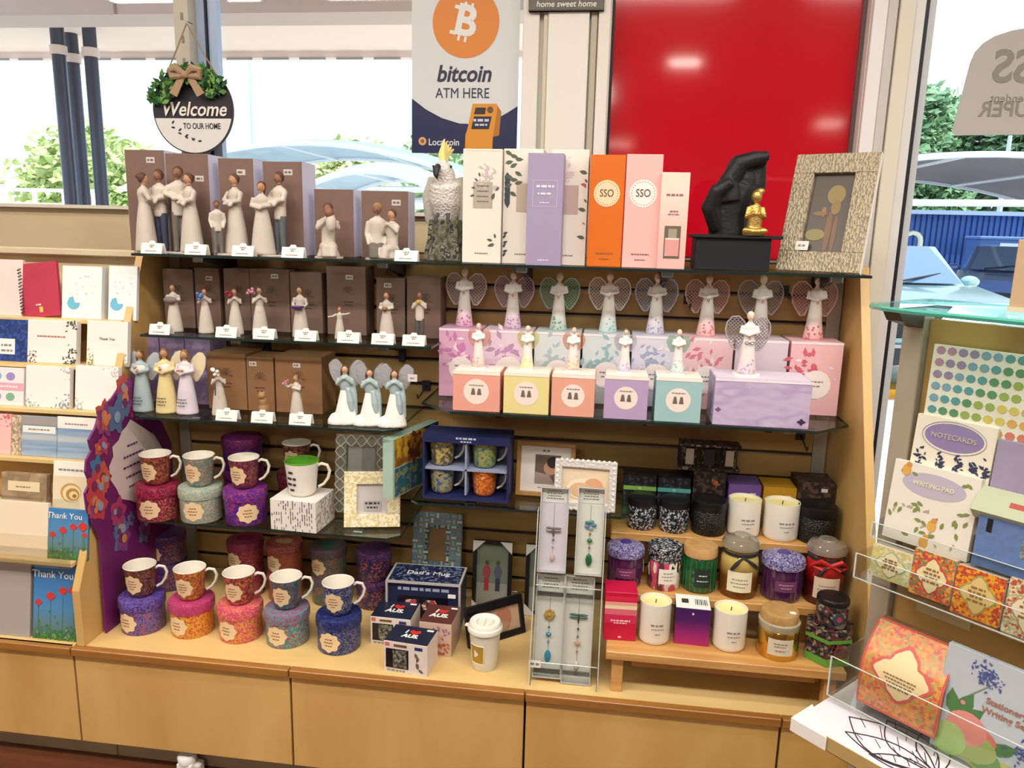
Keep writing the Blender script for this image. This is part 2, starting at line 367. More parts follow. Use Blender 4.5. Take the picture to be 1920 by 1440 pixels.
# trees
def leafmat(c0, c1): return pat([c0, c1], 1.3, 'noise', .6, const=False)
def tree(label, c, rx, ry, rz, n, cols, ls=.3, group='trees outside the windows'):
    t = thing('tree', label, 'tree', (c[0], c[1], 0), group=group); rnd = random.Random(hash(label) % 1000 if False else len(label)*7+n)
    bm = bmesh.new()
    blobs = [(Vector((0, 0, c[2])), 1.0)] + [(Vector((rnd.uniform(-.6, .6)*rx, rnd.uniform(-.6, .6)*ry, c[2]+rnd.uniform(-.5, .6)*rz)), rnd.uniform(.4, .65)) for _ in range(9)]
    for i in range(n):
        bc, k = rnd.choice(blobs); d = Vector((rnd.gauss(0, 1), rnd.gauss(0, 1), rnd.gauss(0, 1))).normalized()*rnd.uniform(.55, 1.0)*k
        p = bc+Vector((d.x*rx, d.y*ry, d.z*rz))
        a = Vector((rnd.gauss(0, 1), rnd.gauss(0, 1), rnd.gauss(0, .6))).normalized(); q = a.orthogonal().normalized(); s = ls*rnd.uniform(.6, 1.3)
        bm.faces.new([bm.verts.new(p+a*s), bm.verts.new(p+q*s*.55), bm.verts.new(p-a*s), bm.verts.new(p-q*s*.55)])
    me = bpy.data.meshes.new('crown'); bm.to_mesh(me); bm.free(); me.materials.append(leafmat(*cols)); ob('crown', me, None, t)
    ob('trunk', B().tube([(0, 0, 0), (.1, 0, c[2]*.5), (0, .1, c[2]+rz*.3)], [rx*.07+.08, rx*.06+.05, .04], 8), mat('5d4a38', .9), t)
tree('tall yellow green tree at the far left behind the white fence', (-15.2, 21, 2.0), 2.2, 2, 2.1, 7000, ('8fae5c', 'd5e0a0'), .15)
tree('low yellowish bush beside the dark awning posts', (-10.6, 19, 1.3), 1.3, 1.2, 1.6, 4000, ('a3b268', 'e2e2b0'), .13)
tree('small bush right of the dark awning posts', (-7.5, 17.6, 1.1), .9, .8, 1.1, 2600, ('9aae66', 'dcdfae'), .12)
tree('distant tree behind the round welcome sign', (-8.1, 23, 2.2), 1.6, 1.4, 1.9, 3600, ('a3b56c', 'dde2ae'), .15)
tree('tree peeking out under the navy end of the tall poster', (-4.0, 20, 2.2), 1.5, 1.2, 2.0, 4200, ('7a9f68', 'bcd2a2'), .14)
for i, (x, lab) in enumerate(((8.4, 'big dark green tree beside the white corner post'), (13.0, 'big dark green tree behind the frosted window decal'), (17.6, 'big dark green tree at the far right'))):
    tree(lab, (x, 26+i*.8, 3.2), 2.3, 1.9, 3.2, 11000, (('3f6f42', '8fb583'), ('35603d', '7fa67a'), ('3a6840', '86ad7e'))[i], .17)
# arched shade canopies over the car park
def canopy(label, x0, x1, y0, y1, zs, zt, m, posts):
    t = thing('shade_canopy', label, 'canopy', ((x0+x1)/2, y0, 0), group='car park shade canopies'); L = x1-x0; D = y1-y0; b = B(); n = 16
    g = [[b.bm.verts.new((-L/2+L*i/n, D*j/6, zs+(zt-zs)*math.sin(PI*i/n)**.8+.18*math.sin(PI*j/6))) for i in range(n+1)] for j in range(7)]
    for j in range(6):
        for i in range(n): b.bm.faces.new((g[j][i], g[j][i+1], g[j+1][i+1], g[j+1][i]))
    bmesh.ops.solidify(b.bm, geom=b.bm.faces[:], thickness=.03); ob('canopy', b, m, t)
    FRM = mat('dfe6ec', .4)
    for j in (0, 6): ob('arch_rib', B().tube([(-L/2+L*i/n, D*j/6, zs+(zt-zs)*math.sin(PI*i/n)**.8-.03) for i in range(n+1)], .045, 6), FRM, t)
    ob('tie_beam', B().tube([(-L/2, 0, zs), (L/2, 0, zs+.1)], .05, 6), FRM, t)
    ob('brace', B().tube([(-L/2, 0, zs), (L/2, D, zs+.3)], .05, 6), FRM, t)
    for x in posts: ob('post', B().tube([(x, D*.1, 0), (x, D*.1, zs+.1)], .06, 8), FRM, t)
    for i in range(3, n, 4): ob('purlin', B().tube([(-L/2+L*i/n, 0, zs+(zt-zs)*math.sin(PI*i/n)**.8-.05), (-L/2+L*i/n, D, zs+(zt-zs)*math.sin(PI*i/n)**.8-.05)], .03, 6), FRM, t)
SH = mat('b9c6cf', .8)
canopy('pale blue grey arched car park canopy behind the couple figurine boxes', -9.4, -2.0, 14, 17, 2.1, 3.0, SH, (-3, 3))
canopy('lower pale grey shade canopy left of the white parrot', -5.2, -2.2, 11.5, 13.5, 1.75, 2.35, mat('c6d1d8', .8), (-1.2, 1.2))
canopy('grey arched shade canopy seen through the right window', 1.6, 9.0, 12, 17, 2.0, 2.75, mat('8d8a8c', .8), (-3.4, 3.4))
# blue shed, pale sign panel, bin
t = thing('shed', 'long blue corrugated shed across the car park', 'shed', (6.6, 19, 0)); BLU = mat('3f66ad', .5)
b = B()
for i in range(48): b.box((-2.9+i*.121, 0, 1.05), (.075, .06, 2.1))
ob('corrugation', b, BLU, t, False); ob('wall', B().box((0, .4, 1.05), (5.9, .78, 2.1)), mat('38599c', .5), t, False); ob('roof_edge', B().box((0, .3, 2.14), (6.1, 1.1, .09)), mat('9fb0c8', .5), t, False)
t = thing('billboard', 'pale blue advertising board at the right edge of the car park', 'sign', (9.35, 17.4, 0)); 
ob('board', B().box((.7, 0, 1.85), (2.6, .08, 1.25)), mat('8fc4d8', .5), t, False)
ob('post', B().box((-.3, .05, .6), (.1, .08, 1.25)), mat('b0b8bc', .5), t, False); ob('post', B().box((1.7, .05, .6), (.1, .08, 1.25)), mat('b0b8bc', .5), t, False)
Fb = fr((-.25, -.042, 1.55)); patch('logo_ring', disc(.17), mat('1f6f8f', .5), t, Fb, .002); patch('logo_hole', disc(.08), mat('8fc4d8', .5), t, Fb, .004)
bars('printed_text', t, fr((.3, -.042, 1.55)), [(0, .07, .6, .07), (.05, -.1, .45, .07)], mat('3f7f95', .6), .003); patch('stripe', rect(.9, .06, .6, .5), mat('3d6d86', .5), t, Fb, .003)
t = thing('bin', 'blue bin box in front of the blue shed', 'bin', (8.2, 18.2, 0)); ob('body', B().box((0, 0, .8), (.9, .7, 1.55)), mat('4a6fae', .5), t, False, .02); ob('lid', B().box((0, 0, 1.6), (.96, .76, .07)), mat('5a7fbe', .5), t, False, .02); patch('label', rect(.4, .3, .15, 1.35), mat('cfe0ee', .5), t, fr((0, -.352, 0)), .003)
t = thing('bollard', 'pale hoop bollard in front of the blue shed', 'bollard', (4.5, 12.6, 0)); ob('hoop', B().tube([(-.12, 0, 0), (-.12, 0, 1.5)]+[(.12*-math.cos(a), 0, 1.5+.12*math.sin(a)) for a in (.4, .9, 1.57, 2.2, 2.7)]+[(.12, 0, 1.5), (.12, 0, 0)], .035, 8), mat('cfd0b8', .4), t)
for px, Y, lab in ((1895, 22, 'thin light pole rising above the right hand trees'), (474, 24, 'thin lamp pole behind the pale blue canopy')):
    p = atY(px, 250, Y); t = thing('lamp_pole', lab, 'pole', (p.x, Y, 0)); ob('shaft', B().lathe([(.09, 0), (.05, 4.2 if px > 900 else 6.5)], 10), mat('b8c6cc', .4), t); ob('base_plate', B().box((0, 0, .02), (.3, .3, .04)), mat('9aa', .5) if False else mat('9aa4a8', .5), t, False)
# cars
def car(label, loc, rz, paint, s=1):
    t = thing('car', label, 'car', loc, rz, 'parked cars')
    P = mat(paint, .22, .35, coat=1); G = mat('4d6f92', .05, .0, coat=1, spec=1); BK = mat('16181c', .35)
    side = [(-2.1, .42), (-2.12, .72), (-1.95, .92), (-1.0, 1.03), (2.0, 1.06), (2.15, .8), (2.12, .4)]   # x = length (front at -), z
    def ext(prof, w, taper, name, m):
        b = B(); n = len(prof); L = []; 
        for sgn in (-1, 1): L.append([b.bm.verts.new((sgn*w*(1-taper*max(0, z-.6)-.12*max(0, abs(x)-1.5)**2), x, z)) for x, z in prof])
        b.bm.faces.new(L[0]); b.bm.faces.new(L[1][::-1])
        for i in range(n): b.bm.faces.new((L[0][i], L[0][(i+1) % n], L[1][(i+1) % n], L[1][i]))
        return ob(name, b, m, t, False, .03, seg=2)
    ext(side, .9, .03, 'body', P)
    ext([(-1.02, 1.0), (-.35, 1.44), (1.2, 1.44), (1.85, 1.02)], .84, .17, 'cabin', P)
    b = B(); b.poly([(-.72, -.99, 1.04), (.72, -.99, 1.04), (.60, -.40, 1.425), (-.60, -.40, 1.425)]); ob('windscreen', b, G, t, False).location = (0, -.035, .012)
    for s2 in (-1, 1):
        b = B(); b.poly([(s2*.835, -.75, 1.06), (s2*.835, 1.45, 1.06), (s2*.745, 1.05, 1.39), (s2*.745, -.3, 1.39)]); ob('side_window', b, G, t, False).location = (s2*.012, 0, 0)
        ob('mirror', B().ell((s2*.98, -.68, 1.06), (.11, .07, .07)), P, t)
        ob('headlight', B().ell((s2*.66, -2.0, .76), (.2, .1, .08)), mat('dfe8ee', .1, coat=1), t)
        for y in (-1.35, 1.35): 
            wv = ob('wheel', B().lathe([(.2, -.1), (.32, -.1), (.33, 0), (.32, .1), (.2, .1)], 24, M=Matrix.Rotation(PI/2, 4, 'Y')), BK, t); wv.location = (s2*.8, y, .33)
            ob('rim', B().lathe([(.02, -.03), (.2, -.02), (.2, .02), (.02, .04)], 16, M=Matrix.Rotation(PI/2, 4, 'Y')), METAL, wv).location = (s2*.09, 0, 0)
    ob('grille', B().box((0, -2.12, .66), (1.0, .05, .16)), BK, t, False, .01); ob('bumper', B().box((0, -2.13, .42), (1.72, .12, .2)), mat('22262c', .4), t, False, .03)
    ob('number_plate', B().box((0, -2.2, .46), (.37, .015, .11)), mat('d8dde0', .5), t, False); ob('wiper', B().tube([(-.5, -1.05, 1.07), (.1, -.86, 1.15)], .012, 6), BK, t); ob('wiper', B().tube([(.05, -1.05, 1.07), (.55, -.86, 1.15)], .012, 6), BK, t)
    patch('windscreen_sticker', rect(.1, .13), mat('f0f4f6', .5), t, fr((-.2, -.56, 1.345), (1, 0, 0), (0, .62, .42)), .006)
    return t
car('pale teal car parked facing the right window', (2.95, 9.9, 0), .1, '8fb6bd')
car('blue car parked behind the pale teal car', (7.1, 14.7, 0), -.45, '5b76b5')
# frosted decal stuck on the right window, reads from outside
t = thing('window_decal', 'grey frosted decal with mirrored lettering stuck on the right window', 'decal', (1.0, WY+.02, 1.82)); FRO = mat('b9b6b1', .7)
out = [(0, .01), (.012, 0), (.9, .02), (.9, .335), (.2, .312), (.13, .3), (.085, .285), (.055, .265), (.035, .24), (.026, .21)]
b = B().prism(out, fr((.01, -.002, 0)), .003); ob('film', b, FRO, t, False)
DK = mat('8f8c82', .7)
text('SUPER', .062, DK, t, fr((.165, -.005, .075)), mirror=True, bold=.001); text('independent', .034, DK, t, fr((.19, -.005, .108)), mirror=True); text('SS', .13, DK, t, fr((.16, -.005, .195)), mirror=True, bold=.003)
# ================================================================ slatwall display unit
XL, XR, YB, DZ, YF = -1.365, .64, 2.25, .37, 1.728
un = thing('display_shelving', 'birch veneer slatwall display unit with tapered side panels', 'shelving', (0, 0, 0))
S0, SP = 1.340, .0765
zs = [1.43] + [S0-SP*k for k in range(13)] + [DZ]
slat_me = None
for k in range(len(zs)-1):
    a, c = zs[k+1], zs[k]
    if c-a < .02: continue
    if abs(c-a-SP) < 1e-4:
        if slat_me is None: slat_me = mesh(B().box((0, 0, 0), (XR-XL, .018, SP-.011)), 'slat', SLAT, False, .002)
        o = ob('slat', slat_me, None, un); o.location = ((XL+XR)/2, YB+.009, (a+c)/2)
    else: ob('slat', B().box(((XL+XR)/2, YB+.009, (a+c)/2), (XR-XL, .018, c-a-.011)), SLAT, un, False, .002)
b = B()
for k in range(13): b.box(((XL+XR)/2, YB+.006, S0-SP*k-.0035), (XR-XL, .004, .003))
ob('groove_insert', b, METAL, un, False)
ob('backing_board', B().box(((XL+XR)/2, YB+.03, .9), (XR-XL, .024, 1.06)), DARKW, un, False)
side = [(YF+.004, DZ), (YF+.004, .53), (2.117, 1.40), (2.125, 1.43), (YB+.04, 1.43), (YB+.04, DZ)]
for x in (XL-.022, XR): ob('side_panel', B().prism(side, fr((x, 0, 0), (0, 1, 0), (0, 0, 1)), .022), wood('c39a58', 'd6b06f', (5, 5, 1.3)), un, False, .0015)
for x in (XL+.022, XR-.022): ob('upright', B().box((x, YB-.004, .9), (.036, .008, 1.05)), mat('a8a39a', .4, .4), un, False)
JO = [-1.396, -.782, -.165, .455, .69]
ob('deck', B().box(((XL+XR)/2, (YF+YB)/2+.01, DZ-.0125), (XR-XL+.05, YB-YF, .025)), BIRCHX, un, False)
for a, c in zip(JO[:-1], JO[1:]):
    ob('front_panel', B().box(((a+c)/2, YF+.009, .215), (c-a-.006, .018, .262)), BIRCH, un, False, .001)
    ob('edge_strip', B().box(((a+c)/2, YF-.001, DZ-.011), (c-a-.003, .022, .022)), EDGE, un, False, .002)
KICK = mat('9a8468', .5, var=.1, bscale=6)
for a, c in zip(JO[:-1], JO[1:]): ob('kickboard', B().box(((a+c)/2+.06, YF+.07, .043), (c-a-.003, .016, .086)), KICK, un, False)
ob('carcass', B().box(((XL+XR)/2, YF+.29, .2), (XR-XL, .40, .3)), mat('7c5d35', .6), un, False)
# glass shelves
def shelf(label, x0, x1, yf, z, ch=0.0, br=(), chb=None):
    t = thing('glass_shelf', label, 'shelf', ((x0+x1)/2, YB, z), group='glass shelves'); h = (x1-x0)/2; d = YB-yf-.002; c = ch
    out = [(-h, -.002), (-h, -d+c), (-h+c*1.1, -d), (h-c*1.1, -d), (h, -d+c), (h, -.002)] if c else [(-h, -.002), (-h, -d), (h, -d), (h, -.002)]
    ob('pane', B().prism(out, fr((0, 0, -.007), (1, 0, 0), (0, 1, 0)), .007), GLASS, t, False)
    b = B()
    for (xa, ya), (xb, yb) in zip(out[:-1], out[1:]):
        v = Vector((xb-xa, yb-ya, 0)); L = v.length; M = Matrix.Translation(((xa+xb)/2, (ya+yb)/2, -.0035)) @ Matrix.Rotation(math.atan2(v.y, v.x), 4, 'Z'); b.box((0, 0, 0), (L+.001, .0014, .0068), M)
    ob('polished_edge', b, GEDGE, t, False)
    for x in br:
        bk = ob('bracket', B().prism([(0, -.009), (-d*.86, -.009), (-d*.86, -.016), (-.02, -.05), (-.02, -.085), (0, -.085)], fr((x-(x0+x1)/2-.009, 0, 0), (0, 1, 0), (0, 0, 1)), .018), DMETAL, t, False, .001)
        ob('clip', B().box((x-(x0+x1)/2, -d*.82, -.014), (.03, .022, .016)), METAL, bk, False, .002)
    return t
T1, T2L, T3L, T4L, T2R, T3R = 1.413, 1.187, .966, .66, 1.03, .765
shelf('topmost left glass shelf carrying the brown boxed couples', -1.325, -.345, 2.0, T1, 0, (-1.15, -.62))
shelf('topmost right glass shelf carrying the parrot and tall scent boxes', -.34, .632, 2.0, T1, 0, (-.24, .14, .56))
shelf('second left glass shelf carrying eight brown boxes', -1.315, -.475, 2.0, T2L, 0, (-1.05, -.62))
shelf('third left glass shelf carrying the writing angels', -1.325, -.555, 1.93, T3L, .03, (-1.15, -.70))
shelf('lowest left glass shelf carrying mugs and photo frames', -1.315, -.55, 1.93, T4L, .03, (-1.12, -.68))
shelf('middle right glass shelf carrying pastel angel boxes', -.505, .622, 1.93, T2R, .09, (-.32, .12, .47))
shelf('lower right glass shelf carrying the mug gift set', -.52, .075, 1.945, T3R, .02, (-.36, -.05))
# wall hooks left on the slatwall
for px, py in ((800, 722), (845, 735), (1470, 545), (1290, 560), (1500, 815)):
    p = atY(px, py, YB); t = thing('slatwall_hook', 'thin metal slatwall hook near pixel gap' if False else {800: 'thin empty wire hook right of the white angel trio', 845: 'thin empty wire hook beside the pink pastel box', 1470: 'thin wire hook behind the silver winged angel', 1290: 'thin wire hook behind the fifth boxed angel', 1500: 'thin wire hook under the pastel angel shelf'}[px], 'hook', (p.x, YB, p.z))
    ob('clip_plate', B().box((0, -.004, 0), (.025, .006, .03)), DMETAL, t, False); ob('wire', B().tube([(0, -.005, 0), (0, -.06, -.012), (-.002, -.1, -.02), (-.002, -.106, -.008)], .0022, 6), DMETAL, t)
# white fitting at the kickboard
p = atZ(352, 1432, .03); t = thing('power_plug', 'white plastic power plug block on the floor at the kickboard', 'plug', (p.x, p.y, 0))
ob('block', B().box((0, 0, .02), (.045, .04, .04)), WHITE, t, False, .006, seg=2); ob('neck', B().lathe([(.024, .04), (.026, .055), (.022, .062)], 20), WHITE, t); ob('side_cap', B().box((.03, .005, .022), (.02, .03, .03)), mat('d9d6d0', .4), t, False, .005)
# ================================================================ greeting card rack at the left
rk = thing('card_rack', 'birch greeting card rack with stepped ledges at the left', 'rack', (0, 0, 0))
RX0, RX1 = -2.25, XL-.03
def yt(z): return 2.117-.447*(1.4-z) if z > .53 else 1.728
def rowz(py):
    z = .9
    for _ in range(40): z = atY(190, py, yt(z)+.004).z
    return z
ROWS = [rowz(p) for p in (600, 687, 772, 866, 962, 1058)] + [DZ]
for i, z in enumerate(ROWS[:-1]):
    ob('ledge', B().box(((RX0+RX1)/2, yt(z)+.03, z-.006), (RX1-RX0, .075, .012)), BIRCHX, rk, False, .001)
    zn = ROWS[i+1]; b = B(); ob('riser', B().box(((RX0+RX1)/2, yt(z)+.062, (z+zn)/2-.01), (RX1-RX0, .012, z-zn)), BIRCH, rk, False)
ob('back_board', B().box(((RX0+RX1)/2, 2.165, (ROWS[0]+1.40)/2), (RX1-RX0, .012, 1.40-ROWS[0])), mat('d8c29a', .5), rk, False)
ob('top_rail', B().box(((RX0+RX1)/2, 2.15, 1.405), (RX1-RX0, .05, .02)), mat('cfc0a0', .4), rk, False, .003)
ob('deck', B().box(((RX0+RX1)/2, 1.94, DZ-.0125), (RX1-RX0, .42, .025)), BIRCHX, rk, False)
ob('edge_strip', B().box(((RX0-.02+JO[0])/2, YF-.001, DZ-.011), (JO[0]-RX0+.017, .022, .022)), EDGE, rk, False, .002)
ob('front_panel', B().box(((RX0-.02+JO[0])/2, YF+.009, .215), (JO[0]-RX0+.014, .018, .262)), BIRCH, rk, False, .001)
ob('kickboard', B().box(((RX0+JO[0])/2+.06, YF+.07, .043), (JO[0]-RX0-.003, .016, .086)), KICK, rk, False)
for z in (ROWS[4], ROWS[5]): ob('clear_lip', B().box(((RX0+RX1)/2, yt(z)-.012, z+.012), (RX1-RX0, .003, .05)), ACRYL, rk, False)
LEAN = -.16
def card(label, px0, px1, pyt, r, m, th=.006, name='greeting_card', dy=0.0, cat='card', lean=LEAN, grp='greeting cards on the left rack'):
    z = ROWS[r]+.0005; y = (yt(z)+.012 if r < 6 else 1.745)+dy; pym = pyt+60
    a, c = atY(px0, pym, y), atY(px1, pym, y); top = atY((px0+px1)/2, pyt, y+.02).z
    h = (top-z)/math.cos(lean); wd = c.x-a.x
    t = thing(name, label, cat, ((a.x+c.x)/2, y, z), group=grp, rot=(lean, 0, 0))
    ob('sheet', B().box((0, th/2, h/2), (wd, th, h)), m, t, False, .0004)
    return t, wd, h, fr((0, 0, h/2))
def flor(t, F, w, h, cols, n=16, spread=None, seed=1, s=.006, name='flower_print'):
    """sprigs: many small petal shapes printed on a face"""
    rnd = random.Random(seed); b = B(); G = F @ Matrix.Translation((0, 0, .0005))
    for i in range(n):
        x, y = spread(rnd) if spread else (rnd.uniform(-.45, .45)*w, rnd.uniform(-.45, .45)*h); a = rnd.uniform(0, 6.28); q = s*rnd.uniform(.6, 1.3)
        b.prism([(x+q*math.cos(a+k)*(1 if j % 2 == 0 else .45), y+q*math.sin(a+k)*(1 if j % 2 == 0 else .45)) for j, k in enumerate((0, 1.57, 3.14, 4.71))], G @ Matrix.Translation((0, 0, i*1.3e-5)), .0003)
    o = ob(name, b, cols, t, False); o['kind'] = 'stuff'; return o
PINKP = mat('efd3cc', .6); GREYC = mat('c9c5c0', .6)
# row 1
t, w_, h_, F = card('pale pink spiral notebook leaning at the far left of the top card row', -45, 36, 486, 0, PINKP, .01, 'notebook', cat='notebook')
ob('spiral', B().tube([(-w_/2+.006*math.cos(k*1.5), -.001+.005*math.sin(k*1.5), .01+(h_-.02)*k/60) for k in range(61)], .0012, 5), DMETAL, t)
t, w_, h_, F = card('red spiral bound notebook leaning in the top card row', 40, 110, 492, 0, mat('b8364e', .5, var=.1, bscale=12), .01, 'notebook', cat='notebook')
t.rotation_euler = (LEAN, -.12, 0)
ob('spiral', B().tube([(-w_/2+.006*math.cos(k*1.5), -.001+.005*math.sin(k*1.5), .01+(h_-.02)*k/60) for k in range(61)], .0014, 5), BLACK, t)
patch('badge', rect(.011, .016, .0, -h_*.36), mat('e8c35a', .5), t, F); bars('printed_text', t, F, [(-.006, -h_*.27, .018, .004)], WHITE)
def pram(t, F, x, y, c):
    b = B(); G = F @ Matrix.Translation((0, 0, .0004)); s = .02
    out = [(x+s*math.cos(a), y+s*math.sin(a)) for a in [PI+PI*k/12 for k in range(13)]] + [(x+s*.2, y)] + [(x-s*.1, y+s*.9), (x-s*.7, y+s*.7)]
    b.prism(out, G, .0003); ob('pram_print', b, mat(c, .6), t, False)
for px0, px1, lab, sd in ((112, 186, 'white baby card with blue pram beside the red notebook', 3), (199, 252, 'white baby card with blue pram next to the tapered panel edge', 4)):
    t, w_, h_, F = card(lab, px0, px1, 499, 0, mat('e9ecec', .5), .03 if px0 < 150 else .012, 'baby_card'); pram(t, F, -w_*.2, -h_*.2, '6fb9d6')
    flor(t, F, w_, h_*.5, mat('e6b9c6', .6), 14, lambda r: (r.uniform(-.3, .35)*w_, r.uniform(-.05, .35)*h_), sd, .003)
# row 2
t, w_, h_, F = card('navy checked card pack with white label at the left edge', -40, 48, 598, 1, pat(['1e3a78', '2a4f96', '17306a'], 120, 'voronoi', .5), .02, 'card_pack'); patch('label', rect(.05, .045, .012, -h_*.15), WHITE, t, F); bars('printed_text', t, F, [(.012, -h_*.12, .036, .006), (.012, -h_*.25, .036, .006)], INKG)
t, w_, h_, F = card('white card with dark botanical corners in the second row', 49, 140, 600, 1, mat('ece6de', .6), .02, 'botanical_card')
corner = lambda sx, sy: (lambda r: (sx*(.5-abs(r.gauss(0, .12)))*w_, sy*(.5-abs(r.gauss(0, .14)))*h_))
flor(t, F, w_, h_, mat('4a4540', .6), 34, corner(1, -1), 5, .005); flor(t, F, w_, h_, mat('5a554e', .6), 18, corner(-1, -1), 6, .004); flor(t, F, w_, h_, mat('4a4540', .6), 18, corner(1, 1), 7, .005); bars('printed_text', t, F, [(0, h_*.12, w_*.6, .004)], mat('b5725c', .6))
t, w_, h_, F = card('white thank you card with green sprig next to the panel edge', 160, 236, 602, 1, mat('ece6de', .6), .016, 'botanical_card')
flor(t, F, w_, h_, mat('9a9a5a', .6), 26, corner(-1, -1), 8, .004); flor(t, F, w_, h_, mat('9a9a7a', .6), 14, corner(1, -1), 9, .004); text('Thank You', .011, mat('77705f', .6), t, fr((0, 0, h_*.6)))
# row 3
t, w_, h_, F = card('pastel cupcake card pack at the left edge of the third row', -42, 42, 688, 2, mat('ece3e2', .6), .016, 'card_pack')
for x, c in ((-.012, '7fb0cc'), (.03, '9a8cc0')): patch('cupcake_print', disc(.014, x, h_*.27, .012, 12), mat(c, .6), t, F)
for x, c in ((-.012, 'a48fc0'), (.03, '7fb08f')): patch('cupcake_print', disc(.014, x, -h_*.27, .012, 12), mat(c, .6), t, F)
patch('pink_band', rect(w_, .022, 0, 0), mat('e2a8b6', .6), t, F); bars('printed_text', t, F, [(.01, 0, w_*.6, .005)], WHITE)
for px0, px1, lab, sd in ((46, 128, 'white card with fine grey line flowers in the third row', 11), (138, 218, 'white card with fine blue line flowers beside the scalloped purple board', 13)):
    t, w_, h_, F = card(lab, px0, px1, 686, 2, mat('efeae3', .6), .016, 'botanical_card'); flor(t, F, w_, h_, mat('8d949c' if sd < 12 else '8fa0b2', .6), 40, corner(1, -1), sd, .004); flor(t, F, w_, h_, mat('9aa0a6', .6), 26, corner(-1, -1), sd+1, .003); flor(t, F, w_, h_, mat('b2b2ae', .6), 20, corner(1, 1), sd+5, .003)
# row 4
t, w_, h_, F = card('pink floral card at the left edge of the fourth row', -46, 18, 775, 3, mat('edbcb4', .6), .01); flor(t, F, w_, h_, mat('cf6f74', .6), 16, corner(1, 1), 17, .005)
t, w_, h_, F = card('beige checked card behind the pink floral card', 19, 37, 778, 3, pat(['b79f86', 'd8c6ae', '9f866c'], 160, 'voronoi', .6), .01)
SEA = lambda: pat(['c8c4bb', '9fb0c0', '6f8fb2', 'b0b9c0'], 9, 'noise', .5, const=False, stretch=(.3, .3, 3))
for px0, px1, py, lab in ((38, 104, 780, 'blue and grey seascape sympathy card in the fourth row'), (105, 176, 782, 'blue seascape card with white heading beside the purple board')):
    t, w_, h_, F = card(lab, px0, px1, py, 3, SEA(), .008, 'seascape_card'); patch('heading', rect(w_*(.92 if px0 < 90 else 1), h_*(.17 if px0 < 90 else .28), 0, h_*(.17 if px0 < 90 else .36)), mat('efe8de', .6), t, F)
    bars('printed_text', t, F, [(0, h_*(.17 if px0 < 90 else .33), w_*.6, .004)], INKG)
    if px0 < 90: patch('grey_band', rect(w_, h_*.2, 0, h_*.38), mat('9d968e', .6), t, F)
# row 5
t, w_, h_, F = card('sepia card with cream label at the left of the fifth row', 2, 86, 886, 4, pat(['b39a78', '8d7558', 'cbb692'], 14, 'noise', .6, const=False), .02); patch('label', rect(w_*.7, h_*.3, 0, h_*.1), mat('e3cfa6', .6), t, F); bars('printed_text', t, F, [(0, h_*.08, w_*.35, .004)], INKG)
t, w_, h_, F = card('white card with golden spiral shell beside the purple board', 96, 164, 866, 4, mat('f0e9dc', .6), .008, 'shell_card'); patch('photo', rect(w_, h_*.7, 0, -h_*.15), mat('e6d5b4', .6), t, F)
for k, (r, c) in enumerate(((.031, 'c49a5c'), (.027, 'ead6a8'), (.02, 'b98a45'), (.013, 'e8cf98'), (.006, '9c6f33'))): patch('shell_print', disc(r, .003*k, -h_*.15-.002*k, r*.85), mat(c, .5), t, F, .001+.0004*k)
bars('printed_text', t, F, [(.0, h_*.33, w_*.7, .005)], INKG)
# row 6
t, w_, h_, F = card('blank cream card overlapping the sixth row at the left edge', -40, 84, 940, 5, mat('ead8bd', .6), .01); patch('lower_band', rect(w_, h_*.4, 0, -h_*.3), mat('e0caa8', .6), t, F)
def poppy(label, px0, px1, pyt, r, dy=0):
    t, w_, h_, F = card(label, px0, px1, pyt, r, pat(['41693a', '5f7f8a', '4f86b4', '3f7fb8', '3d78b4'], 1/.17, 'grad', .5, const=False), .008, 'poppy_card', dy)
    text('Thank You', w_*.2, WHITE, t, fr((-w_*.08, 0, h_*.86)))
    rnd = random.Random(px0)
    for x, y, s in ((-.38, -.02, .07), (-.12, .1, .09), (.14, .2, .085), (.38, .22, .11), (.42, .02, .06)):
        patch('poppy_print', disc(s*w_*1.05, x*w_, y*h_*.8, s*w_*.9, 14, .12, 4), mat('c23a33', .6), t, F, .0012); patch('stem_print', rect(.0012, h_*(.42+y*.8), x*w_, -h_*.25+y*h_*.2), mat('4d7a3f', .6), t, F, .0008)
    flor(t, F, w_, h_, mat('3f7a35', .6), 60, lambda r_: (r_.uniform(-.49, .49)*w_, (-.5+abs(r_.gauss(0, .13)))*h_), px0, .006, 'grass_print'); flor(t, F, w_, h_, mat('7f9f4a', .6), 30, lambda r_: (r_.uniform(-.49, .49)*w_, (-.5+abs(r_.gauss(0, .1)))*h_), px0+1, .005, 'grass_print')
poppy('blue poppy thank you card in the sixth row', 86, 160, 955, 5)
poppy('blue poppy thank you card standing in the bottom row', 53, 140, 1062, 6, .004)
t, w_, h_, F = card('grey card pack in cellophane at the left edge of the bottom row', -40, 46, 1048, 6, mat('a79f9c', .4, coat=.5), .03, 'card_pack', .004)
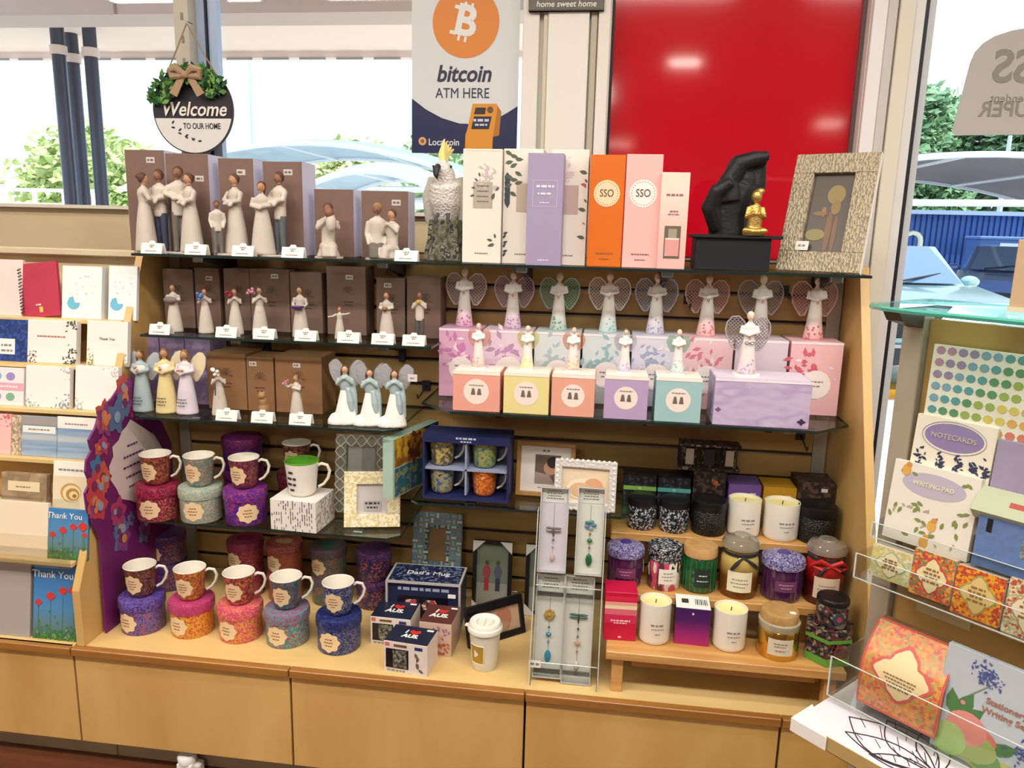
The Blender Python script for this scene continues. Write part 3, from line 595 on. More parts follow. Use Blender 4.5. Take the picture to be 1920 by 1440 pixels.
# scalloped purple show board leaning in front of the left side panel
def pb(px, py): return atP(px, py, (XL+.010, 0, 0), Vector((1, 0, 0)))
pts = [(196, 1182), (190, 1100), (184, 1010), (172, 985), (160, 955), (156, 925), (165, 905), (157, 885), (159, 862), (168, 845), (163, 825), (175, 803), (182, 780), (190, 760), (206, 748), (218, 730), (224, 705), (238, 712), (250, 740), (262, 772), (300, 790), (318, 830), (322, 900), (324, 1000), (320, 1095)]
w3d = [pb(*p) for p in pts]; uu = Vector((0, 1, 0)); o0 = w3d[0].copy(); o0.z = DZ
t = thing('show_board', 'scalloped purple floral show board leaning on the left side panel', 'display board', o0)
Fp = fr((0, 0, 0), uu, (0, 0, 1)); P2 = lambda q: ((q-o0).dot(uu), q.z-o0.z)
o2 = [P2(q) for q in w3d]; o2[0] = (o2[0][0], .001); o2[-1] = (o2[-1][0], .001)
ob('board', B().prism(o2, Fp, .006), mat('6f1f62', .5), t, False)
FX = Fp @ Matrix.Translation((0, 0, .006)); rnd = random.Random(5)
wh = [P2(pb(*p)) for p in ((240, 786), (262, 800), (285, 815), (300, 840), (305, 880), (300, 930), (288, 955), (260, 945), (240, 938), (222, 935), (215, 918), (203, 900), (200, 875), (208, 855), (206, 838), (218, 825), (224, 808), (232, 800))]
patch('plaque', wh, mat('d8c6c2', .6), t, FX, .0016); cw = [sum(a[i] for a in wh)/len(wh) for i in (0, 1)]
for k, wd in enumerate((.05, .09, .1, .08, .06)): bars('script_text', t, FX @ Matrix.Translation((cw[0]+.0, cw[1]+.06-.03*k, 0)), [(0, 0, wd, .006)], mat('5b3556', .6), .003)
for k in range(46):
    px, py = rnd.choice([(172, 915), (180, 870), (186, 830), (195, 785), (225, 750), (215, 960), (240, 985), (200, 975), (178, 945), (255, 765), (210, 770), (190, 900), (232, 735), (270, 985), (222, 1000)])
    x, y = P2(pb(px+rnd.uniform(-7, 7), py+rnd.uniform(-12, 12))); s = rnd.uniform(.014, .034)
    patch('flower_print', disc(s, x, y, s*1.3, 20, .25, 5), mat(rnd.choice(['c0404a', '5a6f98', '8a3f80', 'c85a48', '4a75a0', 'a83a68']), .6), t, FX, .0008+.00005*k); patch('flower_eye', disc(s*.4, x, y, s*.5, 10), mat(rnd.choice(['8d9fb6', 'd0805a', '71305f']), .6), t, FX, .0034+.00005*k)
# ================================================================ figurine kit
CRM = mat('c8bcb0', .6, bump=.3, bscale=220); SHRT = mat('cfc3b7', .6, bump=.2, bscale=220); SKIN = mat('b98a6a', .55); SKIND = mat('8a6049', .55); HAIR = mat('5a3d2e', .6, bump=.4, bscale=260); HAIRL = mat('8f6844', .6, bump=.4, bscale=260)
TRO = mat('6d675f', .65); TROB = mat('3d4156', .65); TROG = mat('5b6066', .65)
def T(x=0, y=0, z=0, s=1, rz=0, lean=0): return Matrix.Translation((x, y, z)) @ Matrix.Rotation(rz, 4, 'Z') @ Matrix.Rotation(lean, 4, 'Y') @ Matrix.Diagonal((s, s, s, 1))
GOWN = [(.001, 0), (.165, 0), (.17, .02), (.155, .15), (.13, .35), (.1, .52), (.078, .61), (.085, .68), (.095, .735), (.085, .78), (.045, .812), (.028, .83), (.028, .86)]
TORSO = [(.001, .42), (.085, .42), (.088, .5), (.085, .6), (.1, .7), (.108, .75), (.095, .79), (.05, .815), (.03, .83), (.03, .86)]
AR = {'hold': [[(.1, 0, .765), (.135, -.02, .67), (.015, -.12, .65)], [(-.1, 0, .765), (-.135, -.02, .66), (-.015, -.12, .63)]],
      'chin': [[(.1, 0, .765), (.135, -.04, .68), (.02, -.1, .79)], [(-.1, 0, .765), (-.135, -.04, .67), (-.02, -.1, .78)]],
      'low': [[(.1, 0, .765), (.14, -.01, .65), (.09, -.1, .57)], [(-.1, 0, .765), (-.14, -.01, .65), (-.09, -.1, .57)]],
      'left': [[(.1, 0, .765), (.12, -.04, .67), (-.02, -.11, .72)], [(-.1, 0, .765), (-.17, -.05, .71), (-.27, -.09, .79)]],
      'wide': [[(.1, 0, .765), (.17, -.02, .76), (.30, -.03, .80)], [(-.1, 0, .765), (-.2, -.02, .70), (-.34, -.03, .68)]],
      'hugr': [[(.1, 0, .765), (.15, -.06, .66), (-.04, -.13, .62)], [(-.1, 0, .765), (-.14, -.05, .67), (.06, -.13, .6)]],
      'down': [[(.1, 0, .765), (.13, 0, .62), (.1, -.07, .5)], [(-.1, 0, .765), (-.13, 0, .62), (-.1, -.07, .5)]]}
def xf(M, pts): return [M @ Vector(p) for p in pts]
def arms(b, M, pose, s, r=.034):
    for a in AR[pose]: b.tube(xf(M, a), [r*s*1.15, r*s, r*s*.75], 8); b.ell(M @ Vector(a[2]), (r*s*.85,)*3, 8, 6)
def head(t, M, s, skin, hair, style='bun', tilt=0, face=True):
    H = M @ Matrix.Translation((0, -.01, .915)) @ Matrix.Rotation(tilt, 4, 'Y')
    b = B(); b.lathe([(.03, -.075), (.03, -.03)], 10, M=H); b.ell((0, 0, 0), (.052, .058, .068), 14, 10, M=None) if False else b.lathe([(max(1e-4, math.sin(PI*i/10))*.054, -math.cos(PI*i/10)*.068) for i in range(11)], 14, M=H)
    b.lathe([(.001, -.012), (.009, -.006), (.006, .012), (.001, .016)], 6, M=H @ Matrix.Translation((0, -.055, -.006)))
    ob('head', b, skin, t)
    b = B(); b.lathe([(max(1e-4, math.sin(PI*i/9))*.06, -math.cos(PI*i/9)*.07) for i in range(10)], 14, M=H @ Matrix.Translation((0, .016, .014)))
    if style == 'bun': b.lathe([(max(1e-4, math.sin(PI*i/6))*.032, -math.cos(PI*i/6)*.03) for i in range(7)], 10, M=H @ Matrix.Translation((0, .062, .03)))
    if style == 'long':
        b.tube(xf(H, [(.045, .01, .02), (.055, .02, -.06), (.05, .02, -.14)]), [.02*s, .022*s, .008*s], 8); b.tube(xf(H, [(-.045, .01, .02), (-.055, .02, -.06), (-.05, .02, -.14)]), [.02*s, .022*s, .008*s], 8); b.tube(xf(H, [(0, .04, .02), (0, .05, -.06), (0, .045, -.16)]), [.04*s, .05*s, .02*s], 8)
    if style == 'pony': b.tube(xf(H, [(.0, .05, .03), (.03, .09, .0), (.04, .1, -.09)]), [.025*s, .028*s, .008*s], 8)
    ob('hair', b, hair, t)
def lady(t, M, s, pose='hold', m=None, skin=SKIN, hair=HAIR, style='bun', tilt=0, sy=.82, sway=0):
    b = B(); prof = GOWN; b.lathe(prof, 22, sy=sy, M=M @ Matrix.Shear('XZ', 4, (sway, 0)) if False else M); arms(b, M, pose, s)
    ob('gown', voxel(b, .0135*s, 'gown', m or CRM), None, t); head(t, M, s, skin, hair, style, tilt)
def gent(t, M, s, pose='hold', tro=TRO, shirt=None, skin=SKIND, hair=HAIR, tilt=0, style='short'):
    b = B(); b.lathe(TORSO, 18, sy=.75, M=M); arms(b, M, pose, s, .036); ob('shirt', voxel(b, .0135*s, 'shirt', shirt or SHRT), None, t)
    b = B()
    for sg in (-1, 1): b.tube(xf(M, [(sg*.045, 0, .47), (sg*.05, -.005, .25), (sg*.052, 0, .03)]), [.05*s, .042*s, .036*s], 10); b.lathe([(max(1e-4, math.sin(PI*i/6)), -math.cos(PI*i/6)) for i in range(7)], 10, M=M @ Matrix.Translation((sg*.055, -.025, .02)) @ Matrix.Diagonal((.034, .06, .022, 1)))
    ob('trousers', voxel(b, .013*s, 'trousers', tro), None, t); head(t, M, s, skin, hair, style, tilt)
def base(t, w, d, m=None): ob('base', B().lathe([(.5, 0), (.5, .6), (.47, 1)], 26, M=Matrix.Diagonal((w, d, .004, 1))), m or CRM, t)

# ================================================================ boxes and cards
BRW = mat('7a6055', .6, var=.04, bscale=30); BRWT = mat('6a4e40', .6); LIL = mat('d5d0e2', .5); BRW2 = mat('8a6443', .6, var=.04, bscale=30)
def gbox(name, label, cat, px0, px1, pyt, Yf, dep, z, m, group=None, rz=0, pym=None):
    pym = pym or pyt+60; a, c = atY(px0, pym, Yf), atY(px1, pym, Yf); wd = c.x-a.x; h = atY((px0+px1)/2, pyt, Yf).z-z
    t = thing(name, label, cat, ((a.x+c.x)/2, Yf+dep/2, z), rz, group)
    ob('carton', B().box((0, 0, h/2), (wd, dep, h)), m, t, False, .0008)
    return t, wd, h, fr((0, -dep/2, 0)), dep
def logo(t, F, x, z, s=.02):
    b = B(); G = F @ Matrix.Translation((0, 0, .0005))
    for k in range(9):
        a = -.2+k*.44; b.prism([(x, z), (x+s*math.cos(a)*.9-.001, z+s*math.sin(a)), (x+s*math.cos(a)*.9+.002, z+s*math.sin(a)+.001)], G, .0003)
    o = ob('emblem_print', b, mat('4c382d', .7), t, False); o['kind'] = 'stuff'; bars('printed_text', t, F, [(x, z-s*1.3, s*1.6, .003), (x, z-s*1.8, s, .003)], mat('4c382d', .7))
def sticker(t, F, x, z, w=.022, h=.013): patch('price_sticker', rect(w, h, x, z), mat('cfc7c2', .6), t, F); bars('printed_text', t, F, [(x, z, w*.7, h*.35)], mat('6b6462', .6), .0013)
GB = 'brown figurine boxes on the left shelves'; GF = 'cream carved figurines on the left shelves'; GN = 'white name cards on the left shelves'
# ---- top shelf: six tall boxes
TB = [(237, 310, 281, .10, 'brown box behind the hugging couple at the far left of the top shelf', (282, 300)), (313, 392, 288, .10, 'brown box behind the second embracing couple on the top shelf', (374, 335)),
      (411, 476, 297, .09, 'brown box behind the mother with standing child on the top shelf', (452, 323)), (494, 567, 303, .10, 'brown box behind the expecting couple on the top shelf', (540, 323)),
      (590, 663, 355, .075, 'short brown box behind the seated mother with baby on the top shelf', None), (678, 765, 358, .075, 'short brown box behind the seated couple on the top shelf', (743, 380))]
for px0, px1, py, dep, lab, stk in TB:
    t, w_, h_, F, d = gbox('figurine_box', lab, 'box', px0, px1, py, 2.245-dep, dep, T1, BRW, GB)
    for s in (-1, 1): patch('side_face', rect(d-.002, h_-.002, 0, h_/2), LIL, t, fr((s*w_/2, 0, 0), (0, s, 0), (0, 0, 1)), .0006)
    if stk: p = atY(stk[0], stk[1], 2.245-dep); sticker(t, F, p.x-t.location.x, p.z-T1, .026, .016)
YS = 2.085
def stat(label, px, py0, py1, Y, z, name='figurine'):
    p = atY(px, (py0+py1)/2, Y); h = atY(px, py0, Y).z-z
    return thing(name, label, 'figurine', (p.x, Y, z), group=GF), h
t, h = stat('cream figurine of a couple hugging face to face at the far left', 283, 314, 470, YS, T1); base(t, .1, .07)
gent(t, T(.018, .018, .003, h*.98, -.3), h*.98, 'hugr', TROB, tilt=-.15); lady(t, T(-.012, -.012, .003, h*.93, 2.2), h*.93, 'hugr', style='bun', tilt=.1)
t, h = stat('cream figurine of a couple dancing close with heads touching', 346, 312, 472, YS, T1); base(t, .1, .07)
gent(t, T(-.022, .012, .003, h, .4), h, 'hugr', TRO, tilt=.15); lady(t, T(.022, -.008, .003, h*.92, -.5), h*.92, 'hugr', style='bun', tilt=-.2)
t, h = stat('cream figurine of a mother embracing a standing child in front', 428, 326, 474, YS, T1); base(t, .09, .07)
lady(t, T(.016, .012, .003, h, -.4), h, 'hugr', style='bun', tilt=-.2); gent(t, T(-.022, -.022, .003, h*.66, .5), h*.66, 'down', TRO, tilt=.1)
t, h = stat('cream figurine of an expecting couple with hands on her belly', 508, 322, 478, YS, T1); base(t, .09, .07)
gent(t, T(.02, .015, .003, h, -.5), h, 'hugr', TROG, tilt=-.25); lady(t, T(-.022, -.008, .003, h*.88, .3), h*.88, 'hold', style='pony', tilt=.2)
def seated(t, M, s, m, lower, skin, hair, pose, tilt, style='bun'):
    b = B(); b.lathe([(r, z-.32) for r, z in TORSO], 18, sy=.8, M=M); Ma = M @ Matrix.Translation((0, 0, -.32)); arms(b, Ma, pose, s); ob('top', voxel(b, .0135*s, 'top', m), None, t)
    b = B(); b.tube(xf(M, [(-.05, .02, .12), (-.04, -.12, .13), (-.03, -.2, .12), (-.03, -.21, 0)]), [.07*s, .065*s, .058*s, .06*s], 10); b.tube(xf(M, [(.05, .02, .12), (.05, -.12, .13), (.05, -.2, .12), (.05, -.22, 0)]), [.07*s, .065*s, .058*s, .06*s], 10)
    if lower is CRM: b.lathe([(.15, 0), (.13, .06), (.1, .14)], 14, c=(0, -.1, 0), sy=.8, M=M)
    b.lathe([(.12, 0), (.11, .12)], 14, M=M); ob('lap', voxel(b, .014*s, 'lap', lower), None, t); head(t, Ma, s, skin, hair, style, tilt)
t, h = stat('cream figurine of a seated mother kissing a baby held up', 616, 383, 486, YS, T1); base(t, .08, .07)
seated(t, T(-.005, .01, .003, h*1.5, .35), h*1.5, CRM, CRM, SKIND, HAIR, 'chin', .3)
b = B(); b.ell((.012, -.025, h*.84), (.013, .013, .014)); ob('baby_head', b, SKIND, t); ob('baby', B().ell((.016, -.022, h*.66), (.014, .014, .026)), SHRT, t)
t, h = stat('cream figurine of a seated couple leaning together', 718, 380, 490, YS, T1); base(t, .1, .07)
seated(t, T(-.02, .014, .003, h*1.46, .2), h*1.46, SHRT, TRO, SKIND, mat('a07a50', .6), 'down', .12, 'short'); seated(t, T(.026, .002, .003, h*1.3, -.45), h*1.3, CRM, CRM, SKIN, HAIR, 'chin', -.2)
# ---- name cards
def ncard(lab, px, py, Y, z):
    p = atY(px, py, Y); t = thing('name_card', lab, 'card', (p.x, Y, z), group=GN); W2, H = .062, .036
    out = [(-W2/2, 0), (W2/2, 0), (W2/2, H*.82), (W2*.17, H*.82), (W2*.1, H), (-W2*.1, H), (-W2*.17, H*.82), (-W2/2, H*.82)]
    Ff = fr((0, -.012, 0), (1, 0, 0), (0, .3, 1)); ob('front_leaf', B().prism(out, Ff, .0012), PAPER, t, False); ob('back_leaf', B().prism(rect(W2, H*.8, 0, H*.4), fr((0, .012, 0), (-1, 0, 0), (0, -.3, 1)), .0012), PAPER, t, False)
    bars('printed_text', t, Ff @ Matrix.Translation((0, 0, .0012)), [(0, H*.66, .016, .003), (0, H*.52, .01, .003), (0, H*.2, .036, .0022)], INKG)
for px, lab in ((288, 'white name card in front of the far left hugging couple'), (370, 'white name card in front of the dancing couple'), (458, 'white name card in front of the mother with standing child'), (551, 'white name card right of the expecting couple'), (763, 'white name card right of the seated couple')): ncard(lab, px, 470, 2.022, T1)
# ---- second shelf
TB2 = [(308, 364, 505, 'brown box behind the first small figurine on the second shelf', None), (367, 413, 503, 'brown box behind the girl with blue flowers', (392, 522)), (421, 469, 504, 'brown box behind the girl with red flowers', None), (470, 543, 505, 'wide brown box behind the girl with pink flowers', (515, 518)),
       (545, 604, 511, 'brown box behind the girl with purple bowl', None), (613, 686, 500, 'brown box behind the small figure with outstretched arms', (655, 520)), (706, 759, 521, 'brown box behind the red haired figurine on the second shelf', (727, 535)), (763, 826, 519, 'brown box behind the boy figurine at the right end of the second shelf', None)]
for px0, px1, py, lab, stk in TB2:
    t, w_, h_, F, d = gbox('figurine_box', lab, 'box', px0, px1, py, 2.165, .08, T2L, BRW, GB); logo(t, F, .006 if px0 > 310 else 0, h_*.62)
    if stk: p = atY(stk[0], stk[1], 2.165); sticker(t, F, p.x-t.location.x, p.z-T2L)
def posy(t, c, r, col, n=9, leaf=True):
    rnd = random.Random(int(c[2]*1e4)); b = B()
    for k in range(n): b.ell((c[0]+rnd.uniform(-1, 1)*r, c[1]-r*.4+rnd.uniform(-.5, .5)*r, c[2]+rnd.uniform(-.8, .8)*r), (r*.42,)*3, 7, 5)
    ob('bouquet', b, mat(col, .5), t)['kind'] = 'stuff'
Y2 = 2.085
t, h = stat('small cream figurine holding grey bird wings crossed', 326, 532, 622, Y2, T2L); lady(t, T(0, 0, 0, h, .2), h, 'hold'); ob('shawl', B().ell((0, -.016, h*.67), (.022, .008, .01)), mat('7c7068', .6), t)
t, h = stat('small cream figurine holding a bunch of blue flowers', 385, 540, 624, Y2, T2L); lady(t, T(0, 0, 0, h, .3), h, 'chin'); posy(t, (-.006, -.016, h*.82), .011, '5f7fb5')
t, h = stat('small cream figurine holding a bunch of red flowers', 441, 540, 627, Y2, T2L); lady(t, T(0, 0, 0, h, .3), h, 'chin'); posy(t, (-.008, -.014, h*.86), .010, '8f2433')
t, h = stat('small cream figurine smelling pink flowers', 487, 537, 625, Y2, T2L); lady(t, T(0, 0, 0, h, .5), h, 'chin', style='bun', tilt=-.1); posy(t, (-.017, -.012, h*.9), .011, 'd58aa0')
t, h = stat('small cream figurine carrying a purple bowl of flowers', 563, 536, 630, Y2, T2L); lady(t, T(0, 0, 0, h), h, 'low'); ob('bowl', B().lathe([(.004, -.006), (.018, .002), (.02, .006)], 16, c=(0, -.02, h*.58)), mat('6d4f8f', .5), t)
t, h = stat('small cream child figurine with arms stretched wide', 637, 575, 640, Y2, T2L); lady(t, T(0, 0, 0, h, .2), h, 'wide', hair=HAIRL)
t, h = stat('cream figurine with red hair holding something small', 725, 546, 640, Y2, T2L); lady(t, T(0, 0, 0, h), h, 'hold', hair=mat('6e352b', .6)); ob('nest', B().ell((0, -.018, h*.66), (.009, .007, .006)), HAIRL, t)
t, h = stat('cream boy figurine in dark trousers holding a gift to his chin', 787, 546, 644, Y2, T2L); gent(t, T(0, 0, 0, h), h, 'chin', mat('54514f', .6)); ob('gift', B().ell((0, -.014, h*.8), (.008, .006, .006)), mat('c9a24e', .5), t)
for px, lab in ((303, 'white name card at the left end of the second shelf'), (427, 'white name card in front of the red flower figurine'), (497, 'white name card in front of the pink flower figurine'), (575, 'white name card in front of the purple bowl figurine'), (655, 'white name card below the outstretched arms figure'), (719, 'white name card in front of the red haired figurine'), (777, 'white name card at the right end of the second shelf')): ncard(lab, px, 625, 2.022, T2L)
# ---- third shelf
LILB = pat(['8f7aa0', '9c88ac', '87729a'], 60, 'voronoi', .6)
for px0, px1, py, lab in ((266, 300, 628, 'lilac box behind the blue grey writing angel'), (302, 347, 630, 'lilac box behind the yellow writing angel'), (349, 396, 634, 'lilac box behind the pale lilac writing angel')): gbox('angel_box', lab, 'box', px0, px1, py, 2.11, .1, T3L, LILB, 'lilac boxes on the third shelf')
for px0, px1, py, lab, stk in ((390, 462, 662, 'brown box behind the figurine with white flowers', None), (464, 514, 670, 'narrow brown box behind the sitting animal figurine', (474, 682)), (517, 604, 668, 'brown box behind the figurine blowing a pink flower', (556, 685))):
    t, w_, h_, F, d = gbox('figurine_box', lab, 'box', px0, px1, py, 2.07, .11, T3L, BRW2, GB); logo(t, F, 0, h_*.62 if px0 != 464 else h_*.6)
    if stk: p = atY(stk[0], stk[1], 2.07); sticker(t, F, p.x-t.location.x, p.z-T3L)
def wing_solid(t, M, s, m, sg, span=.26):
    out = [(0, .02), (.06, .16), (.15, .25), (.22, .24), (span, .16), (span*.95, .02), (span*.75, -.1), (span*.5, -.2), (.1, -.22), (.03, -.1)]
    Fw = M @ fr((sg*.02, .075, .7), (sg, .25*1, 0), (0, 0, 1)) @ Matrix.Diagonal((1, 1, 1, 1)); ob('wing', B().prism(out, Fw, .016), m, t, False, .003)
for px, py0, py1, c, lab, wc, hc in ((266, 655, 783, '9fb0b2', 'blue grey angel figurine with script on the gown at the left end', 'b9c0c8', '6b4a35'), (311, 652, 784, 'dcc98f', 'pale yellow angel figurine with script on the gown', 'e3d6b8', '7a5636'), (349, 655, 788, 'd6cbd6', 'pale lilac angel figurine with script on the gown and cream wings', 'e3d3b0', '8a6238')):
    Y = 2.0; p = atY(px, 720, Y); h = atY(px, py0, Y).z-T3L; t = thing('writing_angel', lab, 'figurine', (p.x, Y, T3L), group='writing angels'); G1 = mat(c, .55, bump=.2, bscale=200)
    lady(t, T(0, 0, 0, h, .05 if px != 311 else .35), h, 'hold', G1, hair=mat(hc, .6, bump=.4, bscale=200), style='long')
    ob('shawl', B().lathe([(.1, .62), (.105, .68), (.1, .74), (.06, .79)], 16, sy=.85, M=T(0, 0, 0, h), caps=False), mat('e8e0d8', .6), t); posy(t, (0, -.024, h*.7), .008, 'c98a80', 5)
    for sg in (-1, 1):
        if px == 311 and sg == -1: continue
        wing_solid(t, T(0, 0, 0, h), h, mat(wc, .5), sg)
    rf = lambda z, h=h: .155*h*.9; cbars('script_text', mat('4c4c50', .6), t, lambda z, h=h: (.168-.1*(z/h))*h*.99, [(h*.24, .03, .003), (h*.19, .034, .003), (h*.14, .028, .003)], -PI/2-.1)
Y3 = 2.005
t, h = stat('small cream figurine with white flowers over her face', 411, 690, 775, Y3, T3L); lady(t, T(0, 0, 0, h, .3), h, 'chin'); posy(t, (.002, -.014, h*.93), .011, 'efece4'); ob('ribbon', B().tube([(0, -.02, h*.7), (.002, -.026, h*.45)], .002, 6), mat('4a4a4a', .6), t)
t, h = stat('little sitting animal figurine in front of the narrow box', 496, 733, 785, Y3, T3L)
b = B(); b.ell((0, 0, h*.3), (.016, .02, h*.32)); b.ell((0, -.006, h*.62), (.012, .012, h*.24)); b.ell((-.001, -.01, h*.85), (.011, .012, .011)); b.tube([(-.006, -.012, h*.95), (-.008, -.012, h*1.04)], [.004, .001], 6); b.tube([(.005, -.012, h*.95), (.007, -.012, h*1.04)], [.004, .001], 6); b.tube([(.01, .01, .006), (.024, .004, .006), (.026, -.012, .008)], .004, 6); ob('body', voxel(b, .0016, 'body', mat('a27b52', .6)), None, t)
ob('base', B().lathe([(.02, 0), (.02, .004)], 16), CRM, t)
t, h = stat('small cream figurine blowing on a pink flower', 556, 702, 785, Y3, T3L); lady(t, T(0, 0, 0, h, -.2), h, 'left', style='bun', tilt=-.15, hair=HAIRL); posy(t, (-.026, -.008, h*.84), .007, 'd58aa4', 6)
for px, lab in ((428, 'white name card below the white flower figurine'), (494, 'white name card below the sitting animal figurine'), (565, 'white name card below the pink flower blowing figurine')): ncard(lab, px, 784, 1.952, T3L)
# trio of white and blue kneeling angels
GTR = pat(['f0eee8', 'e9e9e6', 'c9d2d6', '9fb0ba', '8fa2ae'], 14, 'grad', .5, const=False); LACE = mat('f1efe9', .6, bump=.6, bscale=320)
for px, py0, lab in ((648, 683, 'white and blue lace angel standing leftmost of the winged trio'), (694, 690, 'white and blue lace angel in the middle of the winged trio'), (740, 692, 'white and blue lace angel with price tag rightmost of the trio')):
    Y = 1.99; p = atY(px, 750, Y); h = atY(px, py0, Y).z-T3L; t = thing('lace_angel', lab, 'figurine', (p.x, Y, T3L), group='white and blue lace angels'); s = h
    Mx = T(0, 0, 0, s, .15); b = B()
    b.lathe([(.001, 0), (.2, 0), (.21, .03), (.19, .12), (.15, .28), (.11, .45), (.08, .58)], 22, c=(0, 0, 0), sy=.8, M=Mx @ Matrix.Shear('XY', 4, (0, 0)))
    b.lathe([(.001, 0), (.17, 0), (.17, .06), (.11, .16), (.001, .2)], 18, c=(-.13, -.02, 0), sy=.8, M=Mx); ob('skirt', voxel(b, .014*s, 'skirt', LACE), None, t)
    b = B(); b.lathe([(.08, .56), (.1, .66), (.105, .74), (.09, .79), (.04, .82), (.03, .86)], 18, sy=.8, M=Mx); arms(b, Mx, 'chin', s); b.tube(xf(Mx, [(.12, .02, .74), (.14, .02, .5), (.15, .02, .15)]), [.03*s, .055*s, .05*s], 8); b.tube(xf(Mx, [(.06, -.06, .6), (.09, -.07, .4), (.1, -.06, .22)]), [.04*s, .06*s, .05*s], 8)
    ob('cloak', voxel(b, .014*s, 'cloak', mat('a9bcbf', .55, bump=.3, bscale=200)), None, t); head(t, Mx, s, mat('d3a784', .5), mat('5c3b22', .55), 'long', .12)
    GW = mat('a5a3a6', .5, bump=.5, bscale=160)
    for sg in (-1, 1): wing_solid(t, T(0, 0, .02, s, .1), s, GW, sg, .3)
    if px == 740: o = ob('price_tag', B().box((.05, -.0, h*.86), (.026, .001, .02)), mat('d8cfd4', .6), t, False); bars('printed_text', t, fr((.05, -.0008, h*.86)), [(0, 0, .014, .003)], INKG)

# ================================================================ mugs and round boxes
def mug_me():
    ro = lambda z: .0345+.0085*min(1, max(0, z/.088))**1.3
    b = B().lathe([(.001, 0), (.026, 0), (.031, .003)]+[(ro(z), z) for z in (.01, .03, .05, .07, .0865)], 30, caps=False); body = mesh(b, 'cup')
    b = B().lathe([(.0431, .0865), (.0437, .0885), (.0425, .0895), (.0405, .088)]+[(ro(z)-.003, z) for z in (.07, .04, .012)]+[(.001, .008)], 30, caps=False); inn = mesh(b, 'lining')
    b = B().tube([(.038, 0, .075), (.05, 0, .081), (.064, 0, .077), (.07, 0, .062), (.066, 0, .044), (.055, 0, .028), (.041, 0, .02)], [.0042, .004, .0042, .0042, .004, .0038, .0038], 8); hd = mesh(b, 'handle')
    return ro, body, inn, hd
MUG = mug_me(); LBL = mat('e3c79c', .5); MW = mat('ece4d6', .15, coat=.6)
def mug(label, loc, m, rz=0, la=-PI/2-.35, s=1, inner=None, hm=None, lab=True, grp='floral mugs', lscal=.09):
    t = thing('mug', label, 'mug', loc, rz, grp); t.scale = (s, s, s); ro, bo, inn, hd = MUG
    ob('cup', bo, m, t); ob('lining', inn, inner or MW, t); ob('handle', hd, hm or MW, t)
    if lab: cpatch('label', LBL, t, ro, .043, .054, .054, la-rz, lscal, 8, .0007); cbars('printed_text', mat('8a5a48', .6), t, ro, [(.054, .02, .0026), (.046, .026, .0026), (.038, .024, .0026), (.031, .016, .0026)], la-rz)
    return t
LID = None
def rbox_me():
    b = B().lathe([(.001, 0), (.056, 0), (.058, .003), (.0585, .085)], 34, caps=False); bo = mesh(b, 'drum')
    b = B().lathe([(.059, .07), (.0612, .0705), (.0622, .078), (.0618, .093), (.060, .098), (.052, .1), (.001, .1)], 34, caps=False); return bo, mesh(b, 'lid')
RB = rbox_me()
def rbox(label, loc, m, ml, la=-PI/2-.35, s=1, lab=True, grp='round floral gift boxes', top=None):
    t = thing('round_box', label, 'box', loc, 0, grp); t.scale = (s, s, s); ob('drum', RB[0], m, t); ob('lid', RB[1], ml, t)
    if lab: cpatch('label', LBL, t, lambda z: .0586, .038, .06, .054, la, .09, 8, .0007); cbars('printed_text', mat('8a5a48', .6), t, lambda z: .0586, [(.047, .02, .003), (.038, .028, .003), (.029, .02, .003)], la)
    if top: ob('lid_medallion', B().lathe([(.03, .1), (.03, .101)], 20, sy=.7), mat(top, .5), t)
    return t
def fl(*c, sc=260): return pat(list(c), sc, 'voronoi', .3)
SETS = [(272, 1196, 266, 'purple', fl('5a4a8f', '7a5aa0', 'a0506a', '3f3a78', '6f6ab0', sc=330), fl('4a3f88', '6a5fb0', '3a3070', '7a4f90', sc=330), fl('6b3a2f', '4a2530', '8f5a48', '3f2a3a', sc=330), 'dark patterned mug'),
        (364, 1202, 363, 'pink and yellow', fl('d99a2f', 'e0a83a', 'c9503f', 'd8973a'), fl('b03a6a', 'c04a7a', 'a83a5f'), fl('b0602f', 'c98a3a', '9a3f35', '8f5a2f'), 'amber patterned mug'),
        (454, 1211, 450, 'coral orange', fl('d98a3f', 'd8607a', 'e09a4f', 'c94f5f'), fl('d05a6a', 'e08a5f', 'c9486a'), fl('8f2f3f', 'b0503a', '6f1f30', 'c07a3a'), 'red patterned mug'),
        (541, 1220, 543, 'teal and pink', fl('5a8f96', '7a9f9a', 'b04a5a', '4a7f8a', '8f9a9a'), fl('8a5a7a', '5f8f96', 'a04a68', '6f7f90'), fl('3f5f66', '55707a', '7a3f4a', '2f4a55'), 'dark teal patterned mug'),
        (637, 1232, 638, 'navy', fl('2a3068', '3a4580', '1c2250', '6a7ab0', sc=380), fl('232a60', '35407a', '1a1f4c', sc=380), fl('20264f', '39457a', '151a3c', '8a8fb0', sc=380), 'navy patterned mug')]
for i, (px, py, mx, nm, m1, m2, m3, mn) in enumerate(SETS):
    p = atZ(px, py, DZ); r = .0585; s = 1.0; y = p.y+r; x = p.x*(y/p.y)
    rbox('%s floral round box on the deck under a mug' % nm, (x, y, DZ), m1, m2, -PI/2-.15-.1*(i < 3))
    q = atY(mx, py-90, y); mug('%s standing on the %s round box on the deck' % (mn, nm), (x, y, DZ+.1), m3, .35, -PI/2-.05)
